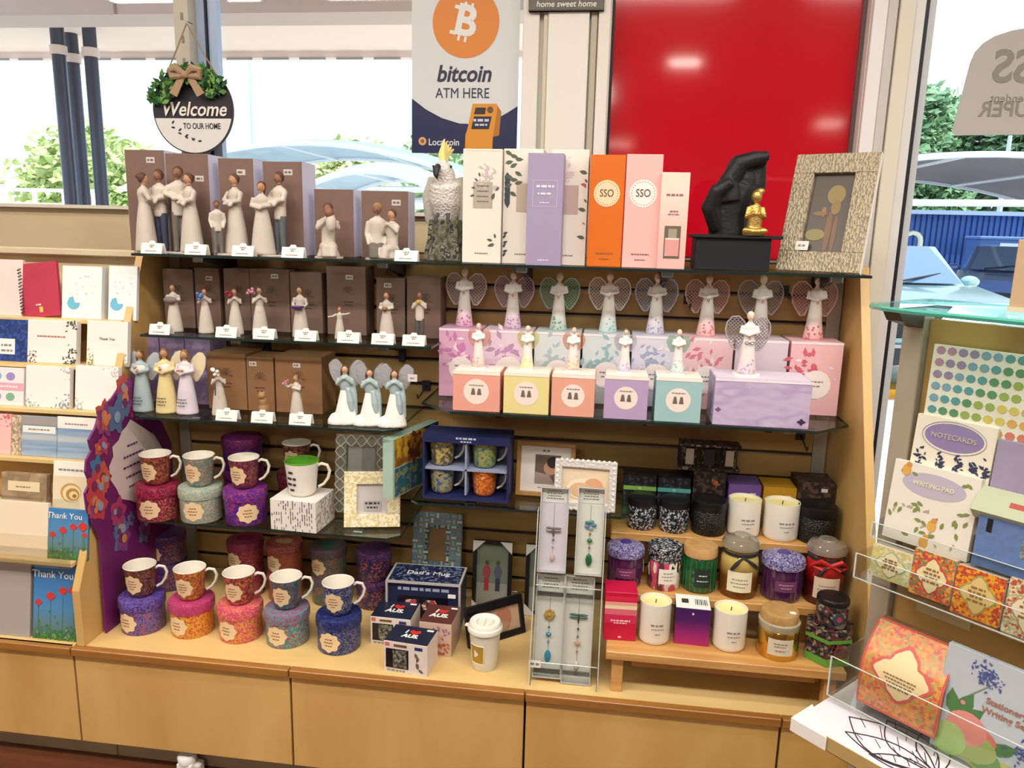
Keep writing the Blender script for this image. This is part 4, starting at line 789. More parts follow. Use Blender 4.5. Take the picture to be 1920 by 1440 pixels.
# rear stacks of round boxes on the deck
for px, py, lab, a, c, tp in ((310, 1062, 'purple', '4a3f78', '3f2f68', None), (455, 1040, 'maroon', '8f2f4a', 'a83a5a', '7f1f4f'), (529, 1045, 'rust orange', 'a8503a', 'b0603f', 'c9a07a'), (612, 1052, 'teal green', '3f6f68', '5a4a50', '2f6f5f'), (697, 1062, 'dark violet', '2f2550', '3a2f60', None)):
    y = 2.09; z2 = DZ+.1; p = atY(px, py, y)
    for k in (0, 1): rbox('%s round box %s of a stack behind the deck mugs' % (lab, 'at the bottom' if k == 0 else 'on top'), (p.x, y+.02, DZ+k*.0902), fl(a, c, 'a85a4a', a), fl(c, a, '7a3a5a'), lab=k == 1 and lab != 'dark violet', top=tp if k else None, grp='round boxes stacked at the back of the deck', s=.9)
# ---- fourth shelf sets
SET4 = [(300, 982, 'maroon red', fl('8f2348', 'a02f50', '7a1f42', 'b5704a'), fl('8a1f42', 'a83a4a', '701a3a'), fl('6f2f2a', '8f4a35', 'a05a3f', '5a2a30'), 'copper brown floral mug'),
        (380, 985, 'sage grey', fl('9fa89a', 'b0b5a0', '8a9a90', 'c0b59a'), fl('a0ada0', 'b5b898', '8fa095'), fl('6a8078', '8a9a8a', 'a5705a', '5f7f7a'), 'grey green floral mug'),
        (463, 989, 'violet', fl('5a2a8f', '6f35a0', 'a83a5a', '48207a'), fl('6a2f8f', 'a04060', '50257f'), fl('7a2f35', '5a2540', '8f4a3a', '4a2045'), 'plum floral mug')]
for i, (px, py, nm, m1, m2, m3, mn) in enumerate(SET4):
    p = atZ(px, py, T4L); y = p.y+.0585; x = p.x*(y/p.y); rbox('%s floral round box on the lowest glass shelf' % nm, (x, y, T4L), m1, m2, -PI/2+(.1 if i < 2 else .55)); mug('%s on the %s round box of the glass shelf' % (mn, nm), (x, y, T4L+.1), m3, .2, -PI/2-.15)
p = atY(448, 830, 2.15); rbox('violet round box with red rim behind the shelf mugs, upper of two', (p.x, 2.17, T4L+.1), fl('4a2070', '5a2a80', '7a2a60'), fl('8f2a4a', '4a2070', '6a2560'), lab=False); rbox('violet round box behind the shelf mugs, lower of two', (p.x, 2.17, T4L), fl('4a2070', '5a2a80', '7a2a60'), fl('8f2a4a', '4a2070', '6a2560'), lab=False)
p = atY(557, 860, 2.17); rbox('dark red round box behind the white quote mug', (p.x, 2.17, T4L), fl('6a2530', '8a3a3a', '5a2035'), fl('6a2530', '7a3540', '501a2a'), lab=False); mug('dark floral mug standing behind the white quote mug', (p.x, 2.17, T4L+.1), fl('5a2a28', '8a4a38', '46212c', 'a0654a'), .2, -PI/2-.1)
# white quote mug on patterned box
a, c = atZ(508, 992, T4L), atZ(593, 1001, T4L); wd = (c-a).length; rz = math.atan2(c.y-a.y, c.x-a.x); hgt = atY(508, 935, a.y).z-T4L; ctr = (a+c)/2; n = Vector((-math.sin(rz), math.cos(rz), 0)); ctr += n*(wd*.45)
t = thing('mug_box', 'white cube box with dashed print under the white quote mug', 'box', (ctr.x, ctr.y, T4L), rz); ob('carton', B().box((0, 0, hgt/2), (wd, wd*.9, hgt)), mat('e4dcd6', .6), t, False, .001)
for F in (fr((0, -wd*.45, hgt/2)), fr((wd/2, 0, hgt/2), (0, 1, 0))):
    for k, cc in enumerate(('3f3a48', '8f7f4a', '7f6a78')):
        rnd = random.Random(k); b = B(); G = F @ Matrix.Translation((0, 0, .0005))
        for i in range(34): x, y = rnd.uniform(-.46, .46)*wd*.95, rnd.uniform(-.46, .46)*hgt; x = round(x/.007)*.007; b.prism(rect(.0022, .008, x, y), G, .0003)
        ob('dash_print', b, mat(cc, .6), t, False)['kind'] = 'stuff'
mq = mug('white mug with green inside and a printed quote on the dashed box', (ctr.x, ctr.y, T4L+hgt), mat('ece6dc', .2, coat=.5), .15, s=1.12, inner=mat('5f9f2f', .2, coat=.5), lab=False)
mq2 = bpy.data.objects[mq.name]; ro = MUG[0]; cbars('quote_text', INK, mq, ro, [(.066, .018, .006), (.05, .03, .006), (.035, .032, .006), (.02, .016, .006)], -PI/2-.45)
# ---- photo frames on the lowest left shelf
def lattice(w, h, bw, m, depth, t, name='frame_border'):
    b = B(); b.box((0, 0, h-bw/2), (w, depth, bw)); b.box((0, 0, bw/2), (w, depth, bw)); b.box((-w/2+bw/2, 0, h/2), (bw, depth, h-2*bw)); b.box((w/2-bw/2, 0, h/2), (bw, depth, h-2*bw)); return ob(name, b, m, t, False, .0012)
def frame(name, label, c3, w, h, bw, m, lean=-.2, rz=0, depth=.014, inner='b9b4b2', stand=True, cat='photo frame'):
    t = thing(name, label, cat, c3, rot=Euler((lean, 0, rz), 'XYZ')); lattice(w, h, bw, m, depth, t)
    ob('picture', B().box((0, .003, h/2), (w-2*bw+.002, .002, h-2*bw+.002)), mat(inner, .3, coat=.4), t, False); ob('back_board', B().box((0, .0055, h/2), (w*.97, .002, h*.97)), DARKW, t, False)
    if stand: ob('easel_leg', B().box((0, 0, 0), (w*.16, .003, h*.6), Matrix.Translation((0, .02+h*.09, h*.34)) @ Matrix.Rotation(-lean*1.6, 4, 'X')), DARKW, t, False)
    return t, fr((0, .002, h/2))
t, F = frame('photo_frame', 'grey and white trellis photo frame behind the cream frame', (-.712, 2.10, T4L+.002), .155, .235, .034, mat('8b8378', .5), -.18, .1)
b = B()   # trellis strands on the border
for i in range(5):
    for j in range(7):
        x, z = -.062+i*.031, .018+j*.033
        if abs(x) < .045 and .036 < z < .2: continue
        b.tube([(x+.0135*math.cos(a)*(1+.12*math.cos(4*a)), -.0075, z+.0145*math.sin(a)*(1+.12*math.cos(4*a))) for a in (2*PI*k/14 for k in range(14))], .0022, 5, True)
ob('trellis_relief', b, mat('d8cfc0', .5), t)['kind'] = 'stuff'
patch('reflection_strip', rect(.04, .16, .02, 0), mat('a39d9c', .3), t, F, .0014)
p = atZ(640, 998, T4L); q = atZ(750, 985, T4L)
t, F = frame('photo_frame', 'cream mosaic photo frame at the front of the lowest left shelf', ((p.x+q.x)/2, (p.y+q.y)/2+.01, T4L+.002), .158, .158, .036, pat(['efe2bd', 'e2cf9f', 'f3ead0', 'd9c695'], 170, 'voronoi', .3), -.2, .22, inner='c9c3c4'); patch('insert_print', rect(.05, .03, .0, -.02), mat('b3aeb0', .5), t, F, .0014); bars('printed_text', t, F, [(0, -.012, .04, .006), (0, -.024, .03, .005)], INK, .002)
# ================================================================ top shelf, right half
ST = mat('5d5346', .8, bump=.9, bscale=90, var=.45)
p = atY(835, 400, 2.12); t = thing('parrot_statue', 'white cockatoo statue with yellow crest perched on a dark stump', 'statue', (p.x, 2.12, T1)); zt = lambda py: atY(835, py, 2.12).z-T1
b = B(); z1 = zt(412)
b.lathe([(.001, 0), (.052, 0), (.056, .012), (.047, .05), (.042, z1*.8), (.044, z1), (.001, z1)], 24, sy=.9)
rnd = random.Random(3)
for k in range(9): a = k*.7; b.tube([(.05*math.cos(a), .045*math.sin(a), .0), (.043*math.cos(a), .04*math.sin(a), z1*.5), (.04*math.cos(a+.15), .037*math.sin(a+.15), z1)], [.014, .008, .007], 7)
ob('stump', voxel(b, .0032, 'stump', pat(['3d3a30', '57533f', '6d6a5a', '2c2a26', '8a877a'], 42, 'noise', .85, .8, detail=6)), None, t)
WHT = pat(['cfccc4', 'dedbd3', 'bcb8ae'], 150, 'rings', .6, .9, False); hb = zt(318); b = B()
b.tube([(0, .02, z1-.01), (.0, .012, z1+.05), (.002, 0, z1+.1), (0, -.006, hb-.035), (-.002, -.012, hb-.005), (-.004, -.014, hb+.018)], [.026, .046, .044, .031, .028, .012], 18)
b.ell((-.004, -.014, hb-.004), (.027, .031, .028)); ob('body', voxel(b, .003, 'body', WHT), None, t)
for sg in (-1, 1):
    b = B(); b.tube([(sg*.034, .0, z1+.11), (sg*.048, .014, z1+.06), (sg*.046, .026, z1), (sg*.036, .036, z1-.045)], [.014, .02, .017, .004], 10); ob('wing', b, mat('c4c0b6', .6, bump=.8, bscale=130), t)
b = B(); b.tube([(0, .04, z1+.02), (0, .055, z1-.03), (0, .062, z1-.08)], [.02, .02, .012], 10); ob('tail', b, mat('b9b5aa', .6, bump=.6, bscale=130), t)
YEL = mat('e8d98a', .55)
for k in range(5): zz = zt(262)-hb; ob('crest_feather', B().tube([(-.004, -.012+.004*k, hb+.012), (-.008+.001*k, -.010+.006*k, hb+zz*.5), (-.004+.005*k, -.004+.008*k, hb+zz*(1-.07*k))], [.008, .011, .002], 8), YEL, t)
b = B(); b.tube([(-.012, -.04, hb+.004), (-.014, -.054, hb-.003), (-.014, -.056, hb-.018), (-.012, -.048, hb-.028)], [.009, .0095, .007, .0015], 10); ob('beak', b, mat('2e3038', .4), t)
for sg in (-1, 1): ob('eye', B().ell((-.004+sg*.024, -.026, hb+.006), (.0035, .0035, .004), 8, 6), BLACK, t)
for sg in (-1, 1): ob('foot', B().tube([(sg*.014, -.03, z1+.014), (sg*.016, -.042, z1+.004), (sg*.016, -.044, z1-.01)], [.006, .005, .002], 6), mat('4a4a4c', .6), t)
GS = 'tall scent boxes on the top shelf'; FLW = mat('e9e0d4', .5)
def leaf(t, F, lst, m, name='leaf_print'):
    for i_, (x, y, L, a) in enumerate(lst):
        o_ = [(x+(L*u)*math.cos(a)-(L*v)*math.sin(a), y+(L*u)*math.sin(a)+(L*v)*math.cos(a)) for u, v in ((0, 0), (.3, .22), (.65, .2), (1, 0), (.65, -.2), (.3, -.22))]; patch(name, o_, m, t, F, .0009+i_*2e-5)
LG = mat('5a6350', .6); LD = mat('3f4a50', .6)
t, w_, h_, F, d = gbox('scent_box', 'tall white floral box with grey label right of the parrot', 'box', 868, 941, 279, 2.07, .1, T1, FLW, GS); patch('label', rect(w_*.5, h_*.23, .002, h_*.6), mat('b0a698', .6), t, F); bars('printed_text', t, F, [(.002, h_*(.68-.045*k), w_*.3, .003) for k in range(4)], mat('6f675d', .6), .0013)
leaf(t, F, [(-.012, h_*.72, .012, 2.4), (-.018, h_*.66, .012, 3), (.026, h_*.56, .02, 1.2), (-.02, h_*.6, .013, 3.4), (-.006, h_*.76, .012, 1.9), (.036, h_*.64, .014, .8)], mat('5f5652', .6)); flor(t, F, w_, h_, mat('c9b9bb', .6), 30, lambda r: (r.gauss(.012, .011), h_*.78+r.gauss(0, .016)), 3, .007); bars('printed_text', t, F, [(0, h_*.085, w_*.35, .003)], mat('8a8177', .6)); patch('corner_fold', rect(w_*.9, .0015, 0, h_*.985), mat('d9cfc2', .6), t, F); leaf(t, F, [(.03, h_*.2, .016, 2.9), (.036, h_*.17, .02, 3.4), (.038, h_*.22, .014, 1.8)], LG)
t, w_, h_, F, d = gbox('scent_box', 'tall white floral box with dark leaves left of the lilac box', 'box', 944, 1018, 279, 2.085, .1, T1, FLW, GS)
leaf(t, F, [(-w_/2+.004+.013*(k % 3), h_*(.98-.035*k), .022, -.5+.25*(k % 5)) for k in range(11)], LG); leaf(t, F, [(-w_/2+.01, h_*(.8-.05*k), .034, -1.5) for k in range(5)], LD); patch('label', rect(w_*.4, h_*.25, .004, h_*.58), mat('bfae9c', .6), t, F); leaf(t, F, [(-w_/2+.002, h_*(.26-.04*k), .014, .4+.6*(k % 2)) for k in range(6)], LD); bars('printed_text', t, F, [(0, h_*.085, w_*.35, .003)], mat('8a8177', .6))
t, w_, h_, F, d = gbox('scent_box', 'tall white floral box with rose label right of the lilac box', 'box', 1034, 1103, 280, 2.085, .1, T1, FLW, GS); patch('label', rect(w_*.5, h_*.25, .0, h_*.57), mat('c2aaa6', .6), t, F); leaf(t, F, [(w_/2-.003, h_*z, .022, 2.9) for z in (.8, .48, .24)]+[(w_/2-.002, h_*z, .012, 2.2) for z in (.72, .55)], LG); leaf(t, F, [(w_/2-.004, h_*.7, .016, 3.0), (w_/2-.004, h_*.68, .012, 2.5)], mat('c0586c', .6), 'flower_print'); bars('printed_text', t, F, [(0, h_*.085, w_*.35, .003)], mat('8a8177', .6)); leaf(t, F, [(w_/2-.003, h_*.36, .01, 2.6)], mat('c07a58', .6), 'flower_print'); flor(t, F, w_, h_, mat('d9c2c6', .6), 18, lambda r: (r.gauss(0, .008), h_*.78+r.gauss(0, .014)), 9, .006)
t, w_, h_, F, d = gbox('scent_box', 'tall plain lilac box standing in front of the white floral boxes', 'box', 989, 1056, 287, 2.012, .065, T1, mat('a094b2', .5), GS); FRL = mat('c9c0d2', .5)
for o_ in (rect(w_*.68, .0012, 0, h_*.76), rect(w_*.68, .0012, 0, h_*.53), rect(.0012, h_*.23, -w_*.34, h_*.645), rect(.0012, h_*.23, w_*.34, h_*.645)): patch('frame_line', o_, FRL, t, F)
bars('printed_text', t, F, [(0, h_*.71, w_*.5, .006), (0, h_*.645, w_*.4, .005), (0, h_*.565, w_*.3, .003), (0, h_*.05, w_*.3, .003)], mat('e6e0ea', .5))
for px0, px1, py, c, lab, dc in ((1106, 1171, 290, 'd66a10', 'tall orange box with round cream seal', 'ecd2a8'), (1173, 1241, 289, 'efb7b0', 'tall pink box with round white seal', 'efe6e0')):
    t, w_, h_, F, d = gbox('scent_box', lab, 'box', px0, px1, py, 2.06, .09, T1, mat(c, .5), GS); patch('seal', disc(w_*.38, 0, h_*.66), mat(dc, .5), t, F, .0007)
    b = B(); G = F @ Matrix.Translation((0, 0, .0009))
    for k in range(26): a = 2*PI*k/26; b.prism(rect(.0022, .0022, w_*.32*math.cos(a), h_*.66+w_*.32*math.sin(a)), G, .0003)
    ob('seal_ring_print', b, mat('8a7a62', .6), t, False)['kind'] = 'stuff'; text('SSO', w_*.3, mat('4a4038', .6), t, F @ Matrix.Translation((0, h_*.66, 0)), .0012, sx=.8); bars('printed_text', t, F, [(0, h_*.12, w_*.5, .003), (0, h_*.07, w_*.3, .0025)], mat('8a5a48', .6))
t, w_, h_, F, d = gbox('scent_box', 'small pale pink diffuser box with a window showing a bottle', 'box', 1238, 1291, 323, 2.045, .065, T1, pat(['f0b4ae', 'efc0b4', 'f0d6c6'], 5.2, 'grad', .5, const=False), GS); bars('printed_text', t, F, [(0, h_*.77, w_*.6, .005), (0, h_*.6, w_*.3, .004), (0, h_*.57, w_*.4, .003)], mat('9a6a62', .6))
patch('window', rect(w_*.58, h_*.34, 0, h_*.28), mat('6d6252', .4), t, F, .0008); patch('bottle_neck', rect(w_*.3, h_*.1, 0, h_*.37), mat('a39a86', .3), t, F, .0012); patch('bottle', rect(w_*.5, h_*.17, 0, h_*.22), mat('e0a09c', .2, coat=.5), t, F, .0013); patch('bottle_cap_line', rect(w_*.5, h_*.018, 0, h_*.315), mat('e8dcd0', .4), t, F, .0014)
# black hand sculpture
BLK = mat('17181c', .55, bump=.35, bscale=140); p = atY(1383, 480, 2.1); a, c = atY(1303, 480, 2.05), atY(1446, 480, 2.05)
t = thing('hand_sculpture', 'black cupped hand sculpture with golden kneeling figure on a black plinth', 'sculpture', ((a.x+c.x)/2, 2.11, T1)); W_ = c.x-a.x; zz = lambda py: atY(1383, py, 2.1).z-T1; zp = zz(441)
ob('plinth', B().box((0, 0, zp/2-.004), (W_, .1, zp-.008)), mat('14151c', .5), t, False, .002); ob('plinth_top', B().box((.008, 0, zp-.004), (W_*1.2, .12, .009)), mat('1c1d22', .45), t, False, .002)
hx = lambda px: atY(px, 370, 2.11).x-t.location.x; H0, H1 = zp, zz(291)-zp
b = B(); b.tube([(hx(1372), .01, zp-.005), (hx(1368), .012, zp+H1*.2), (hx(1372), .014, zp+H1*.45), (hx(1385), .012, zp+H1*.66)], [.05, .052, .058, .05], 16)
for k, yo in enumerate((-.03, -.008, .014, .034)):
    b.tube([(hx(1368), yo, zp+H1*.42), (hx(1362)+.003*k, yo, zp+H1*.68), (hx(1380), yo-.004, zp+H1*.9), (hx(1405), yo-.006, zp+H1*.95), (hx(1430), yo-.006, zp+H1*(.93 if k else .985))], [.026, .025, .023, .019, .012], 12)
b.tube([(hx(1350), -.01, zp+H1*.1), (hx(1332), -.028, zp+H1*.35), (hx(1340), -.045, zp+H1*.55), (hx(1365), -.054, zp+H1*.66)], [.026, .026, .02, .012], 12); b.tube([(hx(1395), .02, zp+H1*.4), (hx(1412), .014, zp+H1*.66), (hx(1418), .006, zp+H1*.9)], [.036, .034, .02], 12); b.ell((hx(1388), .008, zp+H1*.68), (.045, .04, .05))
ob('hand', voxel(b, .0032, 'hand', BLK, 2), None, t)
GOLD = mat('c9a860', .38, .85, bump=.5, bscale=260); gx = hx(1412); gh = zz(357)-zp; b = B()
b.lathe([(.001, 0), (.028, 0), (.03, .01), (.024, .02), (.001, .024)], 18, c=(gx, -.052, zp), sy=.55); b.tube([(gx, -.048, zp+.012), (gx, -.048, zp+gh*.45), (gx-.002, -.05, zp+gh*.68)], [.018, .019, .013], 12); b.ell((gx+.0, -.054, zp+gh*.85), (.014, .015, .017)); b.ell((gx+.008, -.05, zp+gh*.97), (.012, .012, .009))
for sg in (-1, 1): b.tube([(gx+sg*.016, -.05, zp+gh*.62), (gx+sg*.022, -.058, zp+gh*.4), (gx+sg*.004, -.068, zp+gh*.5)], [.007, .007, .005], 8); b.tube([(gx+sg*.008, -.055, zp+.012), (gx+sg*.026, -.066, zp+.012), (gx-sg*.004, -.07, zp+.01)], [.009, .008, .006], 8)
ob('golden_figure', voxel(b, .0022, 'golden_figure', GOLD, 1), None, t)
# silver textured photo frame leaning at the right end
L0 = atY(1456, 502, 2.115); L0.z = T1+.001; fz = -.5; ud = Vector((math.cos(fz), math.sin(fz), 0)); w_ = .1
while proj(L0+ud*w_)[0] < 1612: w_ += .002
o_ = L0+ud*w_/2; bk = Vector((-math.sin(fz), math.cos(fz), 0)); h_ = .1
while proj(o_+bk*h_*math.sin(.33)+Vector((0, 0, h_*math.cos(.33))))[1] > 291: h_ += .002
t = thing('photo_frame', 'large silver embossed photo frame leaning at the right end of the top shelf', 'photo frame', o_, rot=Euler((-.33, 0, fz), 'XYZ'))
SIL = pat(['5f564a', '978b76', 'b5a688', '7d7262', 'a3977f'], 130, 'rings', .42, 1.0, False, stretch=(1.5, .3, .7), metal=.15); lattice(w_, h_, w_*.255, SIL, .022, t)
wi, hi = w_*.49, h_-w_*.51; ob('picture', B().box((0, .004, h_/2), (wi+.002, .002, hi+.002)), mat('4a4038', .35), t, False); ob('back_board', B().box((0, .0105, h_/2), (w_*.96, .002, h_*.96)), mat('6a5f50', .5), t, False); F = fr((0, .003, h_/2)); ob('side_edge', B().box((w_/2+.0006, 0, h_/2), (.001, .022, h_)), mat('d8cdb4', .4), t, False)
for x, y, rx, ry, cc in ((.012, hi*.24, .022, .026, '8a7440'), (.016, hi*.08, .012, .02, '84693a'), (.006, -hi*.22, .008, .055, '74523a'), (.022, -hi*.25, .006, .05, '74523a'), (-.024, -hi*.27, .024, .016, '857a45'), (-.02, hi*.0, .018, .006, '7a6038'), (-.012, hi*.02, .006, .014, '9a5f45')): patch('photo_print', disc(rx, x, y, ry, 18), mat(cc, .4), t, F, .0012+abs(x)*.01)
patch('price_sticker', rect(.032, .024, -wi/2+.004, -hi/2+.014), mat('dcd8d2', .6), t, fr((0, -.011, h_/2)), .001); bars('printed_text', t, fr((0, -.011, h_/2)), [(-wi/2+.004, -hi/2+.014, .02, .005)], INKG, .002)

# ================================================================ lattice winged angels on pastel boxes
def wing_mesh():
    # outline of a right wing, filled with a diagonal lattice
    out = [(.0, .0), (.05, .13), (.14, .2), (.24, .19), (.31, .1), (.33, -.02), (.3, -.14), (.24, -.25), (.17, -.34), (.11, -.33), (.06, -.2), (.02, -.1)]
    def inside(x, y):
        c = False; j = len(out)-1
        for i in range(len(out)):
            if (out[i][1] > y) != (out[j][1] > y) and x < (out[j][0]-out[i][0])*(y-out[i][1])/(out[j][1]-out[i][1])+out[i][0]: c = not c
            j = i
        return c
    bm = bmesh.new(); st = .058; V = {}
    def vt(i, j): return V.setdefault((i, j), bm.verts.new(((i+j)*st/2, 0, (j-i)*st/2)))
    for i in range(-14, 24):
        for j in range(-14, 24):
            if inside((i+j+1)*st/2, (j-i)*st/2): bm.faces.new((vt(i, j), vt(i+1, j), vt(i+1, j+1), vt(i, j+1)))
    for v in [v for v in bm.verts if not v.link_faces]: bm.verts.remove(v)
    bmesh.ops.wireframe(bm, faces=bm.faces[:], thickness=.0165, offset=0, use_boundary=True, use_even_offset=True, use_replace=True)
    bb = B(); bb.bm.free(); bb.bm = bm; bb.tube([(x, 0, y) for x, y in out], .011, 6, True); me = mesh(bb, 'wing', WHITE); return me
WING = wing_mesh()
def mixc(a, c, k): return '%02x%02x%02x' % tuple(int(int(a[i:i+2], 16)*(1-k)+int(c[i:i+2], 16)*k) for i in (0, 2, 4))
ANG_B = B(); Mx = T(); ANG_B.lathe([(.001, 0), (.15, 0), (.155, .02), (.14, .12), (.115, .3), (.095, .5), (.078, .62), (.085, .7), (.09, .75), (.075, .79), (.035, .82), (.03, .86)], 22, sy=.8); arms(ANG_B, Mx, 'hold', 1, .036); ANG = voxel(ANG_B, .016, 'gown', WHITE)
def angel(label, loc, h, wc, hemc, hair='b89a7c', skin='e2c8b4', grp='lattice winged angels', wsc=1):
    t = thing('angel_figurine', label, 'figurine', loc, 0, grp); t.scale = (h, h, h)
    ob('gown', ANG, pat([mixc(hemc, 'f0e8e2', .45), mixc(hemc, 'f0e8e2', .7), 'e9e0da', 'ece4de', 'efe8e2', 'f1ebe6'], 1.05, 'grad', .5, const=False), t)
    o = bpy.data.objects; H = 1
    M0 = Matrix.Identity(4); head(t, M0, 1, mat(skin, .5), mat(hair, .5), 'bun'); 
    b = B(); rnd = random.Random(int(loc[0]*1000) % 97)
    for k in range(16): a = rnd.uniform(-2.6, -.5); z = abs(rnd.gauss(0, .11))+.02; r = .15-.1*z; b.ell((r*math.cos(a), .8*r*math.sin(a), z), (.018, .014, .018), 6, 4)
    ob('hem_flowers', b, mat(hemc, .5), t)['kind'] = 'stuff'; ob('pendant', B().ell((0, -.1, .58), (.018, .01, .022), 8, 6), mat('c9a07a' if hair != 'b89a7c' else 'b07f8a', .4), t)
    for sg in (1, -1):
        o = ob('wing', WING, mat(wc, .5), t); o.location = (sg*.03, .07, .70); o.scale = (sg*wsc, 1, wsc); o.rotation_euler = (0, 0, sg*.22)
    return t
XB = [(822, 902), (904, 998), (1000, 1088), (1090, 1180), (1182, 1274), (1276, 1373), (1375, 1475), (1478, 1578)]
PB = [('d3a3c0', 'pink magenta', 'c07aa8'), ('d9c2d2', 'pale mauve', 'b48ab0'), ('cdd2d4', 'pale grey', 'a8b8c0'), ('c8d0d2', 'pale blue grey', '8fb0b5'), ('cfcbd8', 'pale lavender', '9aa5c0'), ('e2bcc0', 'pale rose', 'd07a88'), ('d3c3d0', 'plain mauve', None), ('e4b4b8', 'rose pink', 'c95f70')]
WC = ['d6c5cb', 'c9b0bd', '9fc0ae', 'e0d6d2', 'b9bcc6', 'dcb4ac', 'a8a0a2', 'd8aaa6']; HC = ['c06aa0', 'b985b5', '7aa59a', '9ac0c4', 'a9a6cc', 'd77f88', 'b8a8b0', 'cf6a78']
AX = [871, 962, 1048, 1142, 1231, 1327, 1428, 1530]; AT = [505, 511, 514, 513, 515, 517, 518, 520]; AB = [612, 616, 618, 620, 622, 624, 627, 632]; ordn = ['first', 'second', 'third', 'fourth', 'fifth', 'sixth', 'seventh', 'eighth']
for i in range(8):
    pyt = 616+i*3.6; t, w_, h_, F, d = gbox('angel_box', '%s pastel box carrying the %s lattice winged angel from the left' % (PB[i][1], ordn[i]), 'box', XB[i][0]+1, XB[i][1]-1, pyt, 2.115, .125, T2R, mat(PB[i][0], .5), 'pastel boxes in the back row')
    if PB[i][2]:
        flor(t, F, w_, h_, mat(PB[i][2], .6), 26, lambda r: (r.gauss(-w_*.12, w_*.16), h_*.6+r.gauss(0, h_*.16)), i+40, .012); flor(t, F, w_, h_, mat('e6d3da', .6), 12, lambda r: (r.gauss(0, w_*.2), h_*.5+r.gauss(0, h_*.2)), i+60, .01); patch('round_label', disc(w_*.29, .004, h_*.42), mat('ece2de', .6), t, F, .0014); bars('printed_text', t, F, [(.004, h_*.46, w_*.3, .004), (.004, h_*.4, w_*.22, .004)], INKG, .002)
    patch('top_band', rect(w_, .006, 0, h_-.004), mat('e9dfe2', .6), t, F, .0007); Y = 2.17; p = atY(AX[i], 570, Y); hh = atY(AX[i], AT[i]-3, Y).z-(T2R+h_)
    angel('lattice winged angel, %s from the left in the back row, %s box below' % (ordn[i], PB[i][1]), (p.x, Y, T2R+h_), hh, WC[i], HC[i], hair=('a5846a' if i % 2 else 'c4a98c') if i != 7 else '6d5546')
FB = [(849, 937, 697, 'e5a08f', 'salmon pink', 'e6a07f'), (944, 1029, 700, 'e3d492', 'pale yellow', 'e0d68a'), (1034, 1115, 703, 'e2a28c', 'coral', 'e0966f'), (1133, 1215, 706, 'b49cc0', 'lilac', 'cfc3d4'), (1229, 1316, 709, '9cc0c2', 'pale teal', '8fc4a8')]
FA = [(897, 606), (989, 611), (1075, 614), (1172, 616), (1272, 618)]
for i, (a, c, py, col_, nm, wc) in enumerate(FB):
    t, w_, h_, F, d = gbox('cube_box', '%s cube box with round label carrying a small angel' % nm, 'box', a, c, py, 1.947, .105, T2R, mat(col_, .5), 'cube angel boxes', pym=740); patch('round_label', disc(w_*.27, 0, h_*.5), mat('ecdcd2', .6), t, F); patch('top_sheet', rect(w_*.97, d*.97), mat('efe6da', .6), t, fr((0, 0, h_), (1, 0, 0), (0, 1, 0)), .0006)
    for x in (-.008, .008): patch('figure_print', [(x-.006, h_*.42), (x+.006, h_*.42), (x+.003, h_*.58), (x-.003, h_*.58)], mat('6d625c', .6), t, F, .0012)
    bars('printed_text', t, F, [(0, h_*.66, w_*.3, .003)], INKG, .0012); patch('white_lip', rect(w_, .008, 0, h_-.004), mat('efe6da', .6), t, F, .0008)
    Y = 2.0; p = atY(FA[i][0], 660, Y); hh = atY(FA[i][0], FA[i][1], Y).z-(T2R+h_)-.004; an = angel('small angel with %s wings standing on the %s cube box' % ({'e6a07f': 'orange', 'e0d68a': 'yellow', 'e0966f': 'peach', 'cfc3d4': 'pale', '8fc4a8': 'mint green'}[wc], nm), (p.x, Y, T2R+h_+.005), hh, wc, ['e2a090', 'ead98a', 'e3a283', 'b9a5cc', 'a5cbc8'][i], hair=['d9b38a', 'e8dccb', 'd9b38a', '6d6058', 'e0d6c8'][i], grp='small angels on cube boxes', wsc=.72)
    ob('pedestal', B().lathe([(.17, -.04), (.17, 0)], 20), WHITE, an)
t, w_, h_, F, d = gbox('gift_box', 'wide lilac box with swirl print carrying the silver winged angel', 'box', 1338, 1520, 712, 1.945, .13, T2R, pat(['b8a2c4', 'c3b2cd', 'b09abf', 'c9bbd2'], 9, 'noise', .5, const=False, stretch=(1, 1, 2.5)), None, pym=760); patch('corner_butterfly', disc(.009, w_*.42, .018, .007, 14, .3, 4), mat('3a2a4a', .6), t, F, .001); patch('white_lip', rect(w_, .007, 0, h_-.004), mat('e6dde6', .6), t, F, .0008); patch('corner_butterfly', disc(.006, -w_*.45, .04, .005, 14, .3, 4), mat('7a4a80', .6), t, F, .001); patch('top_sheet', rect(w_*.97, d*.97), mat('dccfe0', .6), t, fr((0, 0, h_), (1, 0, 0), (0, 1, 0)), .0006)
Y = 2.0; p = atY(1403, 650, Y); hh = atY(1410, 584, Y).z-(T2R+h_)-.004; an = angel('large ivory angel with silver lattice wings standing on the wide lilac box', (p.x, Y, T2R+h_+.005), hh, 'b0a6a8', 'c4a6bc', hair='e6d9c2', grp=None); ob('pedestal', B().lathe([(.22, -.03), (.22, 0)], 22), WHITE, an)
ob('infinity_charm', B().tube([(.07*math.sin(a), -.105-.01*math.cos(a), .5+.022*math.sin(2*a)) for a in (2*PI*k/20 for k in range(20))], .006, 6, True), mat('55525a', .3, .8), an)

